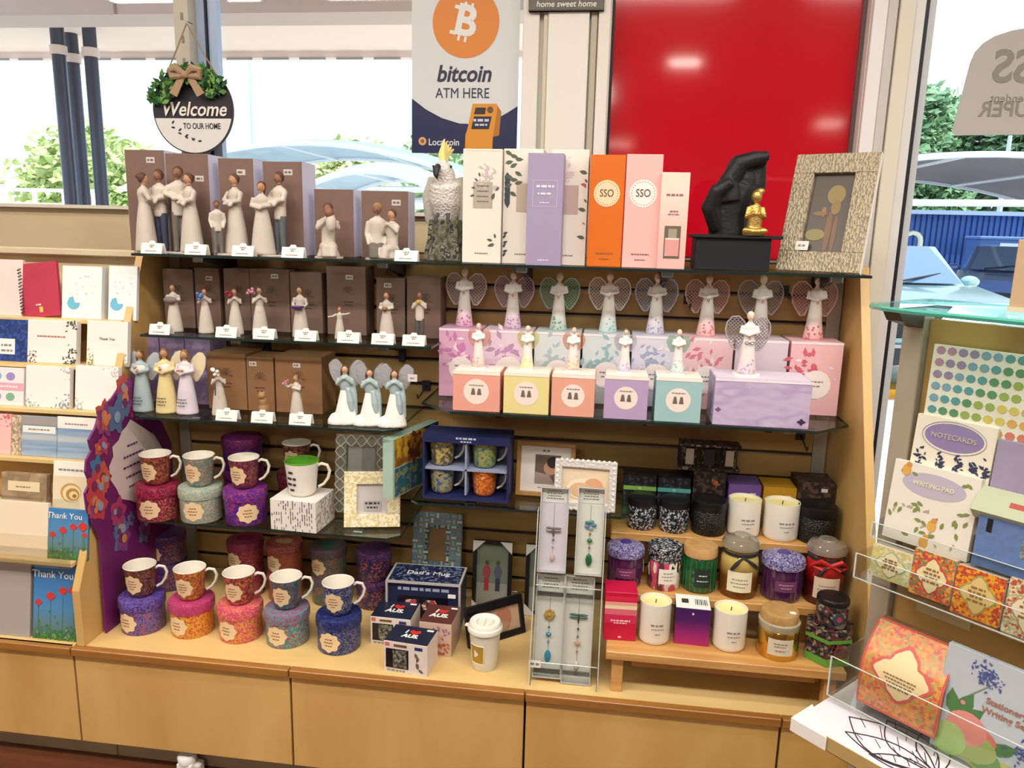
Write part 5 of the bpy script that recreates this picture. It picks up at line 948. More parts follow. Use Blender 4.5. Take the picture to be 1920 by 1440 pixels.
# ================================================================ lower right shelf: mug gift set and frames
a, c = atY(792, 940, 1.985), atY(953, 945, 1.985); W_ = c.x-a.x; H_ = atY(870, 818, 1.985).z-T3R; D_ = .1
t = thing('mug_gift_box', 'navy open gift box with four compartments for art mugs', 'box', ((a.x+c.x)/2, 1.985+D_/2, T3R)); NV = mat('1d2350', .5); LT = mat('8d96b0', .5)
ob('back_panel', B().box((0, D_/2-.002, H_/2), (W_, .004, H_)), mat('6f7590', .5), t, False)
for x in (-1, 1): ob('side_wall', B().box((x*(W_/2-.003), -.002, H_/2), (.006, D_-.004, H_)), NV, t, False)
ob('bottom_wall', B().box((0, -.002, .004), (W_-.012, D_-.004, .008)), NV, t, False); ob('top_wall', B().box((0, -.002, H_-.011), (W_-.012, D_-.004, .022)), NV, t, False); ob('shelf_divider', B().box((0, 0, H_*.47), (W_-.012, D_-.008, .005)), LT, t, False); ob('centre_divider', B().box((.0, 0, H_/2), (.005, D_-.008, H_-.03)), LT, t, False); bars('printed_text', t, fr((0, -D_/2, H_-.011)), [(.0, .004, .055, .005), (.0, -.005, .03, .004)], mat('b9c0d8', .6))
cy0 = t.location.y; zz0 = [T3R+.0085, T3R+H_*.47+.003]
for (ix, iz, cols, lab) in ((-1, 1, ('8a7f4a', 'c9b060', '5a5a50', '4a4438'), 'muted gold art mug in the upper left compartment'), (1, 1, ('4a5a80', 'a3a04a', '7a9060', '3a4a70'), 'blue and green art mug in the upper right compartment'), (-1, 0, ('3a4468', '5a6a8a', 'a8a060', '2c3555'), 'dark blue art mug in the lower left compartment'), (1, 0, ('c9561f', 'e0862f', 'a83a1c', 'e8b060'), 'bright orange art mug in the lower right compartment')):
    mug(lab, (t.location.x+ix*W_*.25-.014, cy0-.005, zz0[iz]), pat(list(cols), 62, 'noise', .3, const=False, detail=4), .12, s=.86, lab=False, grp='art mugs in the gift box')
# standing art box turned away
p, q = atZ(737, 950, T3R), atY(822, 900, 2.19); p = atY(737, 930, 1.955); v = Vector((q.x-p.x, q.y-p.y, 0)); L = v.length; rz = math.atan2(v.y, v.x); hh = atY(728, 824, 1.955).z-T3R
t = thing('art_box', 'mint edged gift box with yellow and blue print standing at an angle', 'box', (p.x, p.y, T3R), rz); ob('carton', B().box((L/2, .017, hh/2), (L, .033, hh)), mat('a9c4b4', .5), t, False, .001); F = fr((L/2, 0, hh/2))
patch('yellow_print', rect(L*.93, hh*.47, 0, hh*.25), pat(['b98f1f', 'c9a02a', '8a5a1c', '6f3f18'], 26, 'noise', .5, const=False, detail=4), t, F); patch('blue_print', rect(L*.93, hh*.47, 0, -hh*.24), pat(['1f3a58', '2f6a5a', '28507a', '8a8f50', '1a2f4a'], 40, 'noise', .5, const=False, detail=4), t, F); patch('bouquet_print', disc(.04, -.01, hh*.24, .042, 24, .2, 7), pat(['6a3515', '8f5a1c', '4f2a12'], 60, 'voronoi', .5), t, F, .0012); patch('navy_corner', [(L*.1, hh*.5), (L*.48, hh*.5), (L*.48, hh*.33)], NV, t, F, .0014)
# oak baby frame and white ornate baby frame
t, F = frame('photo_frame', 'oak photo frame with white mount and baby photo on the lower right shelf', ((atY(1020, 930, 2.05).x), 2.06, T3R+.002), atY(1078, 900, 2.06).x-atY(968, 900, 2.06).x, atY(1022, 826, 2.1).z-T3R, .012, wood('a8763f', 'bd8c52', (20, 20, 4)), -.14, -.03, inner='efe8df', stand=True)
hF = F.translation.z; 
def babyphoto(t, F, x, y, w, h, bgc='6d5a50'):
    patch('photo', rect(w, h, x, y), mat(bgc, .4), t, F, .0016); patch('photo_face', disc(w*.26, x+w*.1, y+h*.05, h*.24), mat('b98a70', .5), t, F, .0021); patch('photo_hair', disc(w*.24, x+w*.2, y+h*.25, h*.2), mat('2e2420', .5), t, F, .0024); patch('photo_blanket', [(x-w*.5, y-h*.5), (x+w*.3, y-h*.5), (x+w*.05, y-h*.18), (x-w*.5, y-h*.1)], mat('a58f86', .5), t, F, .0022)
babyphoto(t, F, .006, 0, .072, .082); bars('printed_text', t, F, [(0, hF*.68, .02, .006), (0, -hF*.68, .04, .003)], INKG, .0016)
t, F = frame('photo_frame', 'white ornate photo frame with sleeping baby picture', ((atY(1096, 930, 1.98).x), 1.975, T3R+.002), atY(1155, 900, 1.98).x-atY(1038, 900, 1.98).x, atY(1096, 862, 2.0).z-T3R, .02, mat('d9d4cf', .4, .2, bump=1, bscale=150), -.12, -.05, inner='e2cdb0')
hF = F.translation.z; patch('photo_blanket', disc(.05, .0, -.012, .03), mat('e9d8bf', .5), t, F, .0016); patch('photo_face', disc(.026, .022, -.004, .024), mat('d9a27c', .5), t, F, .002); patch('photo_body', disc(.03, -.012, -.014, .02), mat('d6b08a', .5), t, F, .0024)
b = B()
for k in range(40):
    u = k/40*2*((.157)+(2*hF)); W2, H2 = .157, 2*hF
    x, z = (u-W2/2, 0) if u < W2 else ((W2/2, u-W2) if u < W2+H2 else ((W2/2-(u-W2-H2), H2) if u < 2*W2+H2 else (-W2/2, H2-(u-2*W2-H2)))); b.ell((x*.97, -.004, hF+(z-hF)*.97), (.006, .005, .006), 6, 5)
ob('scroll_relief', b, mat('dedad6', .4), t)['kind'] = 'stuff'

# ================================================================ items on the deck
t, F = frame('photo_frame', 'teal mosaic tile photo frame leaning on the slatwall', (atY(822, 1040, 2.2).x, 2.17, DZ+.075), .155, .2, .04, mat('8a7f74', .5), -.16, 0, inner='8a6a48', stand=False)
F = fr((0, -.007, 0)); k = 0
for j in range(12):
    for i in range(9):
        x, z = -.069+i*.0172, .009+j*.0166
        if abs(x) < .034 and .044 < z < .156: continue
        k += 1; vert = (i+j) % 2; ob('mosaic_tile', B().box((x, -.0078, z), ((.0075, .003, .0145) if vert else (.0155, .003, .0065))), mat(['7fb8c4', '5a9cb8', 'b0d2d4', '8fb0b2', '6a90ac'][k*7 % 5], .2), t, False)
ob('support_block', B().box((0, .01, -.0375), (.14, .05, .073)), DARKW, t, False)
def cornerframe(label, px, py0, Y, wd, hgt, rz=0):
    p = atY(px, py0+50, Y); t = thing('photo_frame', label, 'photo frame', (p.x, Y, DZ+.001), rot=Euler((-.1, 0, rz), 'XYZ')); z0 = atY(px, py0, Y+.02).z-DZ; b0 = 0; lattice(wd, z0, .011, BLACK, .014, t)
    ob('picture', B().box((0, .003, z0/2), (wd-.02, .002, z0-.02)), mat('6f7566', .5), t, False); F = fr((0, -.0075, z0/2)); hw, hh = wd/2, z0/2; CW = mat('d3cdc6', .6)
    for sx, sy in ((-1, 1), (1, 1), (-1, -1)): patch('card_corner', [(sx*hw, sy*hh), (sx*(hw-.036), sy*hh), (sx*hw, sy*(hh-.036))], CW, t, F, .001)
    F2 = fr((0, .0015, z0/2)); patch('photo_path', rect(wd-.024, z0*.35, 0, -z0*.28), mat('8f8a7f', .5), t, F2, .0012)
    for x, c1, c2 in ((-.017, '8f3a48', '9f2f3a'), (.017, '4f5566', '33384a')): patch('photo_figure', disc(.012, x, z0*.06, .02, 14), mat(c1, .5), t, F2, .0016); patch('photo_figure', rect(.014, .04, x, -z0*.12), mat(c2, .5), t, F2, .0018); patch('photo_figure', disc(.006, x, z0*.19, .007, 10), mat('5a463a', .5), t, F2, .002)
    return t
cornerframe('black photo frame with card corners and walking couple photo', 922, 1014, 2.12, .118, .2); cornerframe('second black photo frame with card corners behind the clear stand', 1022, 1022, 2.12, .118, .2)
# large dark mug box with window
def dbox(name, label, cat, pl, pr, z, pytop, dep, group=None):
    a, c = atZ(pl[0], pl[1], z), atZ(pr[0], pr[1], z); v = c-a; rz = math.atan2(v.y, v.x); n = Vector((-math.sin(rz), math.cos(rz), 0)); wd = v.length; h = atY(pl[0], pytop, a.y).z-z; ctr = (a+c)/2+n*dep/2
    t = thing(name, label, cat, (ctr.x, ctr.y, z), rz, group); return t, wd, h, dep, fr((0, -dep/2, 0))
x0, x1 = atY(722, 1100, 1.97), atY(862, 1100, 1.97); W_ = x1.x-x0.x; H_ = atY(722, 1087, 1.97).z-DZ; D_ = .12; SKY = pat(['1a2140', '232c55', '141a33', '6a7290'], 150, 'voronoi', .4); SLV = mat('c9c6c2', .3, .3)
t = thing('mug_box', 'large dark navy gift mug box with silver edges and open window', 'box', ((x0.x+x1.x)/2, 1.97+D_/2, DZ), .03)
ob('carton', B().box((0, .003, H_/2), (W_-.004, D_-.01, H_-.003)), mat('1b2142', .5), t, False)
for z in (H_-.003, .003):
    for y in (-D_/2+.003, D_/2-.003): ob('silver_edge', B().box((0, y, z), (W_, .006, .006)), SLV, t, False)
    for x in (-1, 1): ob('silver_edge', B().box((x*(W_/2-.003), 0, z), (.006, D_-.012, .006)), SLV, t, False)
for x in (-1, 1): ob('silver_edge', B().box((x*(W_/2-.003), -D_/2+.003, H_/2), (.006, .006, H_-.012)), SLV, t, False)
patch('top_print', rect(W_-.014, D_-.014), SKY, t, fr((0, 0, H_), (1, 0, 0), (0, 1, 0)), .0006); text("Dad's Mug", .03, mat('d3d2d0', .5), t, fr((.004, 0, H_), (1, 0, 0), (0, 1, 0)), .0014, bold=.0004); F = fr((0, -D_/2+.008, 0)); patch('window', rect(W_*.68, H_*.5, -.002, H_*.44), mat('0e0f18', .3), t, F, .0016); bars('printed_text', t, F, [(0, H_*.84, W_*.68, .009)], mat('9aa2c0', .5), .0016); patch('price_sticker', rect(.022, .012, W_*.38, H_*.74), WHITE, t, F, .0022)
for x in (-.035, .02): patch('mug_print', disc(.024, x, H_*.5, .02, 18, .1, 6), pat(['c9b9b5', 'a83a3a', '3a2f35'], 170, 'voronoi', .5), t, F, .0024); patch('red_heart_print', disc(.009, x+.006, H_*.58, .007), mat('b0353a', .5), t, F, .003)
# souvenir mug boxes
def aus(label, pl, pr, pyt, dep, top, side, big=False):
    t, w_, h_, d, F = dbox('souvenir_box', label, 'box', pl, pr, DZ, pyt, dep, 'souvenir mug boxes'); ob('carton', B().box((0, 0, h_/2), (w_, d, h_)), side, t, False, .0008); FT = fr((0, 0, h_), (1, 0, 0), (0, 1, 0)); patch('top_print', rect(w_-.001, d-.001), mat(top, .45), t, FT, .0006)
    WT = mat('efece6', .5); text('I', d*.24, WT, t, FT @ Matrix.Translation((-w_*.14, d*.14, 0)), .0012, shear=.2, bold=.001); patch('red_heart', [(w_*.06+.016*s*x, d*.14+.013*s*y) for s in (1,) for x, y in ((0, -1), (.95, .1), (.8, .75), (.35, .85), (0, .45), (-.35, .85), (-.8, .75), (-.95, .1))], mat('c8302c', .5), t, FT, .0012); text('AUS.', d*.25, WT, t, FT @ Matrix.Translation((.0, -d*.1, 0)), .0012, shear=.2, bold=.001); patch('price_sticker', rect(.018, .008, w_*.36, d*.36), WT, t, FT, .0013)
    return t, w_, h_, d, F
WB = mat('ddd2cb', .5)
def mugwin(t, w_, h_, d, F):
    patch('window', rect(w_*.52, h_*.62, -w_*.19, h_*.46), mat('15141a', .3), t, F, .0012); patch('mug_print', rect(w_*.32, h_*.56, -w_*.13, h_*.46), pat(['6a6a5f', '2c2c28', '8f8a7a', '4a4a42'], 190, 'voronoi', .4), t, F, .0018); patch('brown_band', rect(w_*.3, h_*.08, -w_*.12, h_*.88), mat('7a4a28', .5), t, F); bars('printed_text', t, F, [(-w_*.22, h_*.07, w_*.42, h_*.05)], INKG); patch('flag_print', rect(w_*.18, h_*.1, w_*.3, h_*.86), mat('2a3068', .5), t, F)
    leaf(t, F, [(w_*.22, h_*.72, .018, -1.2), (w_*.3, h_*.6, .016, -1.9), (w_*.26, h_*.42, .02, -1.4), (w_*.3, h_*.2, .016, -.6)], mat('6a5a48', .6), 'animal_print'); patch('badge', rect(.012, .01, -w_*.42, h_*.9), mat('c96a5a', .5), t, F)
T_ = aus('navy topped souvenir mug box behind the front one', (695, 1206), (770, 1214), 1155, .1, '1c2036', WB); mugwin(*T_)
T_ = aus('brown topped souvenir mug box with floral side right of the navy ones', (786, 1226), (846, 1233), 1165, .1, '5a2f28', mat('c9ab9a', .5)); flor(T_[0], T_[4], T_[1], T_[2], mat('b5603a', .6), 20, lambda r: (r.uniform(-.3, .45)*T_[1], r.uniform(.05, .4)*T_[2]), 5, .008); flor(T_[0], T_[4], T_[1], T_[2], mat('8a6a8a', .6), 14, lambda r: (r.uniform(-.1, .45)*T_[1], r.uniform(.5, .9)*T_[2]), 6, .006)
T_ = aus('navy topped souvenir mug box standing nearest the deck edge', (720, 1257), (801, 1270), 1200, .085, '20243a', WB); mugwin(*T_)
# travel cup
p = atZ(908, 1262, DZ); y = p.y+.034; x = p.x*y/p.y; t = thing('travel_cup', 'white lidded travel cup with gold label at the deck edge', 'cup', (x, y, DZ)); rc = lambda z: .033+.0085*z/.11
ob('cup', B().lathe([(.001, 0), (.031, 0), (.033, .003)]+[(rc(z), z) for z in (.03, .06, .11)]+[(.001, .11)], 32, caps=False), mat('d9d3c4', .35, coat=.2), t); ob('lid', B().lathe([(.0425, .104), (.0455, .106), (.0465, .112), (.0452, .118), (.0425, .12), (.041, .128), (.039, .131), (.035, .131), (.0335, .127), (.001, .126)], 32, caps=False), mat('f2ede2', .3, coat=.3), t); ob('lid_ridge', B().box((0, -.006, .1275), (.004, .036, .004)), mat('e6e0d2', .3), t, False, .001); ob('lid_tab', B().box((-.047, .004, .112), (.014, .014, .005)), mat('e6e0d2', .3), t, False, .002)
for sx in (-1, 1): ob('lid_dimple', B().tube([(sx*.014, -.02, .1275), (sx*.022, -.006, .1275), (sx*.02, .01, .1275)], .0022, 6), mat('ded7c8', .3), t)
cpatch('gold_label', mat('b5923a', .4, .3), t, rc, .05, .042, .05, -PI/2-.45, kind='rect'); cpatch('label_emblem', mat('e6e0d2', .5), t, rc, .052, .012, .018, -PI/2-.5, .2, 3, .0012); ob('label_border', B().tube([(rc(z)*1.012*math.cos(a), rc(z)*1.012*math.sin(a), z) for z, a in [(.024, -PI/2-1.0+.09*k) for k in range(13)]+[(.076, -PI/2+.08-.09*k) for k in range(13)]], .0011, 5, True), mat('e6dfcf', .4), t)
# long black frame lying at an angle
p, q = atZ(878, 1218, DZ), atZ(1002, 1180, DZ); v = q-p; L = .185; rz = math.atan2(v.y, v.x); t = thing('photo_frame', 'long black photo frame with baby picture propped at an angle behind the cup', 'photo frame', (p.x, p.y+.004, DZ+.001), rot=Euler((-.25, 0, rz), 'XYZ')); H_ = .11
lo = B(); lo.box((L/2, 0, .008), (L, .014, .016)); lo.box((L/2, 0, H_-.012), (L, .014, .024)); lo.box((.02, 0, H_/2), (.04, .014, H_-.03)); lo.box((L-.006, 0, H_/2), (.012, .014, H_-.03)); ob('frame_border', lo, BLACK, t, False, .001); ob('picture', B().box((L/2+.014, .003, H_/2), (L-.05, .002, H_-.03)), mat('d6b296', .45), t, False); F = fr((L/2, .002, H_/2))
patch('photo_leaf', disc(.018, -.034, .012, .02, 16), mat('7a8a3f', .5), t, F, .0012); patch('photo_face', disc(.024, .03, .002, .028), mat('c98a72', .5), t, F, .0014); patch('photo_body', disc(.03, .014, -.022, .016), mat('c59a80', .5), t, F, .0018); ob('back_board', B().box((L/2, .0075, H_/2), (L*.97, .002, H_*.97)), DARKW, t, False)
# ================================================================ clear stand with boxed hanging ornaments
t = thing('acrylic_stand', 'clear two tier acrylic stand at the front edge of the deck', 'stand', (-.073, 1.755, DZ)); W_ = .172
for x in (-1, 1): ob('side_panel', B().prism([(0, 0), (.13, 0), (.13, .43), (.105, .43), (.012, .1), (0, .05)], fr((x*W_/2-(.003 if x > 0 else 0), 0, 0), (0, 1, 0), (0, 0, 1)), .003), ACRYL, t, False)
for x in (-1, 1): ob('panel_edge', B().tube([(x*W_/2, 0, 0), (x*W_/2, 0, .05), (x*W_/2, .012, .1), (x*W_/2, .105, .43), (x*W_/2, .13, .43)], .0013, 5), mat('cfd3d0', .15, coat=.5), t)
ob('back_panel', B().box((0, .128, .22), (W_, .003, .42)), ACRYL, t, False)
for y, z in ((.03, .025), (.075, .215)): ob('tier', B().box((0, y+.02, z), (W_-.006, .05, .003)), ACRYL, t, False); ob('lip', B().box((0, y-.006, z+.012), (W_-.006, .003, .03)), ACRYL, t, False); ob('lip_edge', B().box((0, y-.0062, z+.0275), (W_-.006, .0034, .0012)), mat('cfd3d0', .15, coat=.5), t, False)
patch('price_sticker', rect(.03, .02, -W_/2+.012, .055), WHITE, t, fr((0, .012, 0)), .001); bars('printed_text', t, fr((0, .012, 0)), [(-W_/2+.012, .055, .022, .006)], INKG, .002)
SLV2 = mat('c3c0be', .35, .2); RW = mat('ece6e0', .5)
def orn(label, px0, px1, pyt, pyb, Y, base_c, kind):
    a, c = atY(px0, (pyt+pyb)/2, Y+.015), atY(px1, (pyt+pyb)/2, Y+.015); zb = atY((px0+px1)/2, pyb, Y).z; lean = -.24; h = (atY((px0+px1)/2, pyt, Y+.035).z-zb)/math.cos(lean); w = c.x-a.x
    t = thing('ornament_box', label, 'box', ((a.x+c.x)/2, Y, zb), group='boxed hanging ornaments', rot=(lean, 0, 0)); th = .02
    ob('tray', B().box((0, th-.001, h/2), (w, .002, h)), mat(base_c, .6), t, False)
    for x in (-1, 1): ob('silver_side', B().box((x*(w/2-.0012), th/2, h/2), (.0024, th, h)), SLV2, t, False)
    for z in (.0012, h-.0012): ob('silver_end', B().box((0, th/2, z), (w-.005, th, .0024)), SLV2, t, False)
    ob('clear_cover', B().box((0, .0005, h/2), (w-.005, .001, h-.005)), ACRYL, t, False); F = fr((0, th-.002, 0)); patch('header_card', rect(w*.86, h*.17, 0, h*.9), RW, t, F, .001); bars('printed_text', t, F, [(0, h*(.955-.03*k), w*(.5+.1*(k % 2)), .003) for k in range(4)], INKG, .0018)
    y = th-.008; ob('cord', B().tube([(0, y, h*.8), (0, y, h*.2)], .0006, 5), mat('8a8078', .5), t)
    def bead(nm, z, r, col, sz=None): ob(nm, B().ell((0, y, h*z), (r, min(r, .006), sz or r), 12, 8), mat(col, .12, coat=.8), t)
    def fly(z, cols, s=.02):
        for sg in (-1, 1):
            for dz in (.0035, -.0035): ob('insect_wing', B().ell((sg*s*.5, y, h*z+dz), (s*.5, .0015, .0034), 10, 6), mat(cols[0], .25, .4), t)
        ob('insect_body', B().ell((0, y, h*z-.006), (.003, .0025, .014), 8, 8), mat(cols[1], .3, .5), t)
    if kind == 0: fly(.5, ('9a8f90', '7f7678')); bead('bead', .38, .0035, '8f8480'); bead('bead', .3, .003, 'd9b0ae'); bead('drop', .17, .006, 'e0b8b8', .011)
    if kind == 1:
        for k, cc in enumerate(('5f8fa0', '7aa0b8', '4f8a6a', '6a7fb0', 'a0b0c0')): ob('flower_petal', B().ell((.009*math.cos(k*1.257), y, h*.57+.009*math.sin(k*1.257)), (.007, .002, .005), 8, 6), mat(cc, .3), t)
        bead('bead', .47, .0035, 'c97a4a'); bead('bead', .39, .007, '2f7a4a', .006); bead('bead', .31, .003, 'b05a3a'); bead('drop', .17, .0085, '1f6a3f', .016)
    if kind == 2:
        for k in range(8): ob('flower_petal', B().ell((.009*math.cos(k*.785), y, h*.6+.009*math.sin(k*.785)), (.006, .002, .006), 8, 6), mat(['c9962f', 'a8a07a', 'b5803a'][k % 3], .3), t)
        bead('flower_eye', .6, .006, 'd0a040'); bead('bead', .48, .003, '4a5a60'); bead('bead', .41, .0075, '3f93a8', .006); bead('bead', .34, .003, '6a8f98'); bead('drop', .2, .0085, '2f8fb0', .016)
    if kind == 3: fly(.62, ('5f7f78', '6a5a3f'), .024); bead('bead', .5, .003, '3a4a58'); bead('bead', .43, .0035, '5f7a80'); bead('bead', .37, .0085, 'e0a890', .006); bead('bead', .29, .003, 'c96a50'); bead('drop', .16, .007, 'e8ddd6', .012)
orn('pale lilac boxed dragonfly hanger on the upper tier of the clear stand', 1010, 1064, 918, 1074, 1.825, 'e2d6e2', 0)
orn('white boxed hanger with green glass drop on the upper tier', 1080, 1132, 919, 1080, 1.825, 'ece6dc', 1)
orn('white boxed hanger with blue glass drop on the lower tier', 1001, 1055, 1086, 1272, 1.775, 'e9e3dc', 2)
orn('white boxed dragonfly hanger with clear drop on the lower tier', 1055, 1111, 1090, 1284, 1.775, 'ece4da', 3)

# ================================================================ stepped pine riser with candles
Z1, Z2, Z3 = .487, .582, .70
t = thing('step_riser', 'three step pine riser holding the candles', 'riser', (.315, 1.75, DZ)); W_ = .57
for k, (y0, y1, z) in enumerate(((0, .13, Z1), (.13, .25, Z2), (.25, .475, Z3))):
    ob('step', B().box((0, (y0+y1)/2, z-DZ-.011), (W_, y1-y0, .022)), PINE, t, False, .002)
    for x in (-1, 1): ob('leg', B().box((x*(W_/2-.03), y0+.03, (z-DZ-.022)/2), (.028, .03, z-DZ-.022)), PINE, t, False, .0015); ob('cross_rail', B().box((x*(W_/2-.03), (y0+y1)/2+.018, z-DZ-.034), (.022, (y1-y0)*.66, .024)), PINE, t, False, .001)
ob('front_rail', B().box((0, .03, Z1-DZ-.036), (W_-.13, .018, .02)), wood('a8763c', 'b98a4a', (2, 30, 30)), t, False, .001)
GC = 'candles on the pine riser'
def jar(label, px0, px1, pyt, pyb, z, name='candle', grp=GC):
    p = atZ((px0+px1)/2, pyb, z); r = .03
    for _ in range(4): y = p.y+r; r = (atY(px1, (pyt+pyb)/2, y).x-atY(px0, (pyt+pyb)/2, y).x)/2
    y = min(p.y+r, {Z1: 1.876, Z2: 1.996, Z3: 2.105}.get(z, 9)-r*1.08); r = min(r, (atY(px1, (pyt+pyb)/2, y).x-atY(px0, (pyt+pyb)/2, y).x)/2); x = atY((px0+px1)/2, (pyt+pyb)/2, y).x; h = atY((px0+px1)/2, pyt, y+r*.8).z-z
    return thing(name, label, 'candle', (x, y, z), 0, grp), r, h
def cyl(t, r, h, m, nm='jar', top=True, bot=.004, z0=0): return ob(nm, B().lathe([(.001, z0), (r-.003, z0), (r, z0+bot)]+[(r, z0+h-.002), (r-.001, z0+h)]+([(.001, z0+h)] if top else [(r-.003, z0+h), (r-.003, z0+h*.8), (.001, z0+h*.8)]), 30, caps=False), m, t)
LACE2 = pat(['0f0f14', '2a2a34', '8f949a', '14141a', '4a4f58', 'b9bcc0'], 250, 'voronoi', .25); PLUM = mat('4a1f4e', .15, coat=.6); LIDP = pat(['5a4a8a', '7a78a8', 'b9b8cc', '3f3268', '8a86b0'], 340, 'voronoi', .3)
def white_candle(label, px0, px1, pyt, pyb, z, txt=True):
    t, r, h = jar(label, px0, px1, pyt, pyb, z); ob('glass', B().lathe([(.001, 0), (r-.006, 0), (r-.002, .004), (r, .012), (r, h), (r-.002, h), (r-.002, h-.009)], 30, caps=False), mat('e9e2d6', .25, coat=.3), t); ob('wax', B().lathe([(r-.002, h-.008), (.001, h-.009)], 30, caps=False), mat('f0e4a2', .4), t); ob('wick', B().tube([(0, 0, h-.01), (.001, 0, h+.001)], .0012, 5), INK, t)
    if txt: cbars('printed_text', INKG, t, lambda z_: r, [(h*.52, r*.9, .005), (h*.42, r*.8, .003), (h*.3, r*.3, .003)], -PI/2+.15, .0006)
    return t, r, h
# top step
for px0, px1, py0, py1, lab in ((1176, 1231, 922, 994, 'black lace patterned candle jar at the left of the top step'), (1236, 1292, 926, 1002, 'black lace patterned candle jar, second from the left on the top step')):
    t, r, h = jar(lab, px0, px1, py0, py1, Z3); cyl(t, r, h*.78, LACE2); ob('lid', B().lathe([(r*1.02, h*.76), (r*1.04, h*.8), (r*1.02, h*.97), (r*.9, h), (.001, h)], 30, caps=False), mat('18181c', .3), t)
DOT = pat(['0c0c0e', '17171a'], 240, 'rings', .35, 1.0)
for px0, px1, py0, py1, lab in ((1297, 1361, 926, 1004, 'black dimpled candle pot beside the white candles'), (1496, 1567, 936, 1014, 'black dimpled candle pot at the right end of the top step')):
    t, r, h = jar(lab, px0, px1, py0, py1, Z3); cyl(t, r, h*.72, DOT); ob('lid', B().lathe([(r*1.0, h*.72), (r*1.03, h*.74), (r*1.03, h*.97), (r*.95, h), (.001, h)], 30, caps=False), mat('0f0f11', .4), t)
white_candle('white scented candle left of the pair on the top step', 1364, 1426, 926, 1004, Z3); white_candle('white scented candle right of the pair on the top step', 1431, 1498, 931, 1011, Z3)
# boxes behind the top step candles
BLKP = pat(['101014', '1c1c22', '3a3a44', '14141a'], 120, 'voronoi', .5); BX = 'candle boxes behind the top step'
t, w_, h_, F, d = gbox('candle_box', 'black patterned box with bright green band', 'box', 1167, 1228, 893, 2.12, .07, Z3, BLKP, BX); patch('band', rect(w_+.001, .012, 0, h_*.72), mat('7aa84a', .5), t, F); patch('bow', rect(.008, .006, 0, h_*.72), mat('a8c98a', .5), t, F, .0012); patch('lower_band', rect(w_+.001, .012, 0, h_*.12), mat('5f9a3f', .5), t, F)
t, w_, h_, F, d = gbox('candle_box', 'black patterned box with teal band', 'box', 1231, 1292, 897, 2.12, .07, Z3, BLKP, BX); patch('band', rect(w_+.001, .012, 0, h_*.72), mat('4f9a92', .5), t, F); patch('bow', rect(.008, .006, 0, h_*.72), mat('8fc0ba', .5), t, F, .0012)
t, w_, h_, F, d = gbox('candle_box', 'dark brown patterned box supporting the clear votive set', 'box', 1297, 1358, 885, 2.12, .08, Z3, pat(['1c1614', '2c221e', '4a382e', '14100e'], 110, 'voronoi', .5), BX); flor(t, F, w_, h_, mat('a8603a', .6), 10, lambda r: (r.gauss(.012, .008), h_*.8+r.gauss(0, .006)), 4, .006); zt_ = Z3+h_; xt_ = t.location.x; yt_ = t.location.y
for px0, px1, py, c1, lab in ((1362, 1423, 909, '6a4f90', 'purple box behind the left white candle'), (1427, 1489, 914, 'b98a1c', 'mustard yellow box behind the right white candle')):
    t, w_, h_, F, d = gbox('candle_box', lab, 'box', px0, px1, py, 2.115, .09, Z3, mat(c1, .5), BX); patch('price_sticker', rect(.016, .008, w_*.25, h_*.78), mat('d8d2cc', .6), t, F, .001)
t, w_, h_, F, d = gbox('candle_box', 'dark brown floral box at the right end behind the black pot', 'box', 1492, 1562, 906, 2.11, .1, Z3, pat(['2a1c18', '1f1512', '5a4038', '33231e'], 100, 'voronoi', .5), BX); patch('price_sticker', rect(.017, .01, w_*.2, h_*.86), mat('d8d2cc', .6), t, F, .001)
x0, x1 = atY(1274, 860, 2.13), atY(1389, 860, 2.13); W_ = x1.x-x0.x; H_ = atY(1330, 835, 2.13).z-zt_; t = thing('votive_set', 'clear boxed votive candle set on the dark patterned box', 'candle set', ((x0.x+x1.x)/2, 2.16, zt_)); LB = pat(['241a18', '3f322e', '8a7f78', '15110f'], 150, 'voronoi', .4)
ob('base_tray', B().box((0, 0, .004), (W_, .06, .008)), LB, t, False); ob('top_tray', B().box((0, 0, H_-.003), (W_, .06, .006)), LB, t, False); ob('clear_case', B().box((0, -.029, H_/2), (W_-.002, .001, H_-.014)), ACRYL, t, False); ob('back_wall', B().box((0, .028, H_/2), (W_, .004, H_-.014)), mat('2a2422', .5), t, False)
for x, nm in ((-.055, 0), (0, 1), (.055, 0)): ob('votive', B().lathe([(.001, .008), (.021, .008), (.022, H_-.014), (.001, H_-.014)], 20, c=(x, 0, 0), caps=False), LB, t); (ob('label', B().box((x, -.0235, H_/2), (.022, .002, H_*.6)), mat('d6c2b2', .6), t, False) if not nm else ob('label', B().box((x, -.0235, H_/2), (.026, .002, H_*.62)), mat('1f2430', .5), t, False))
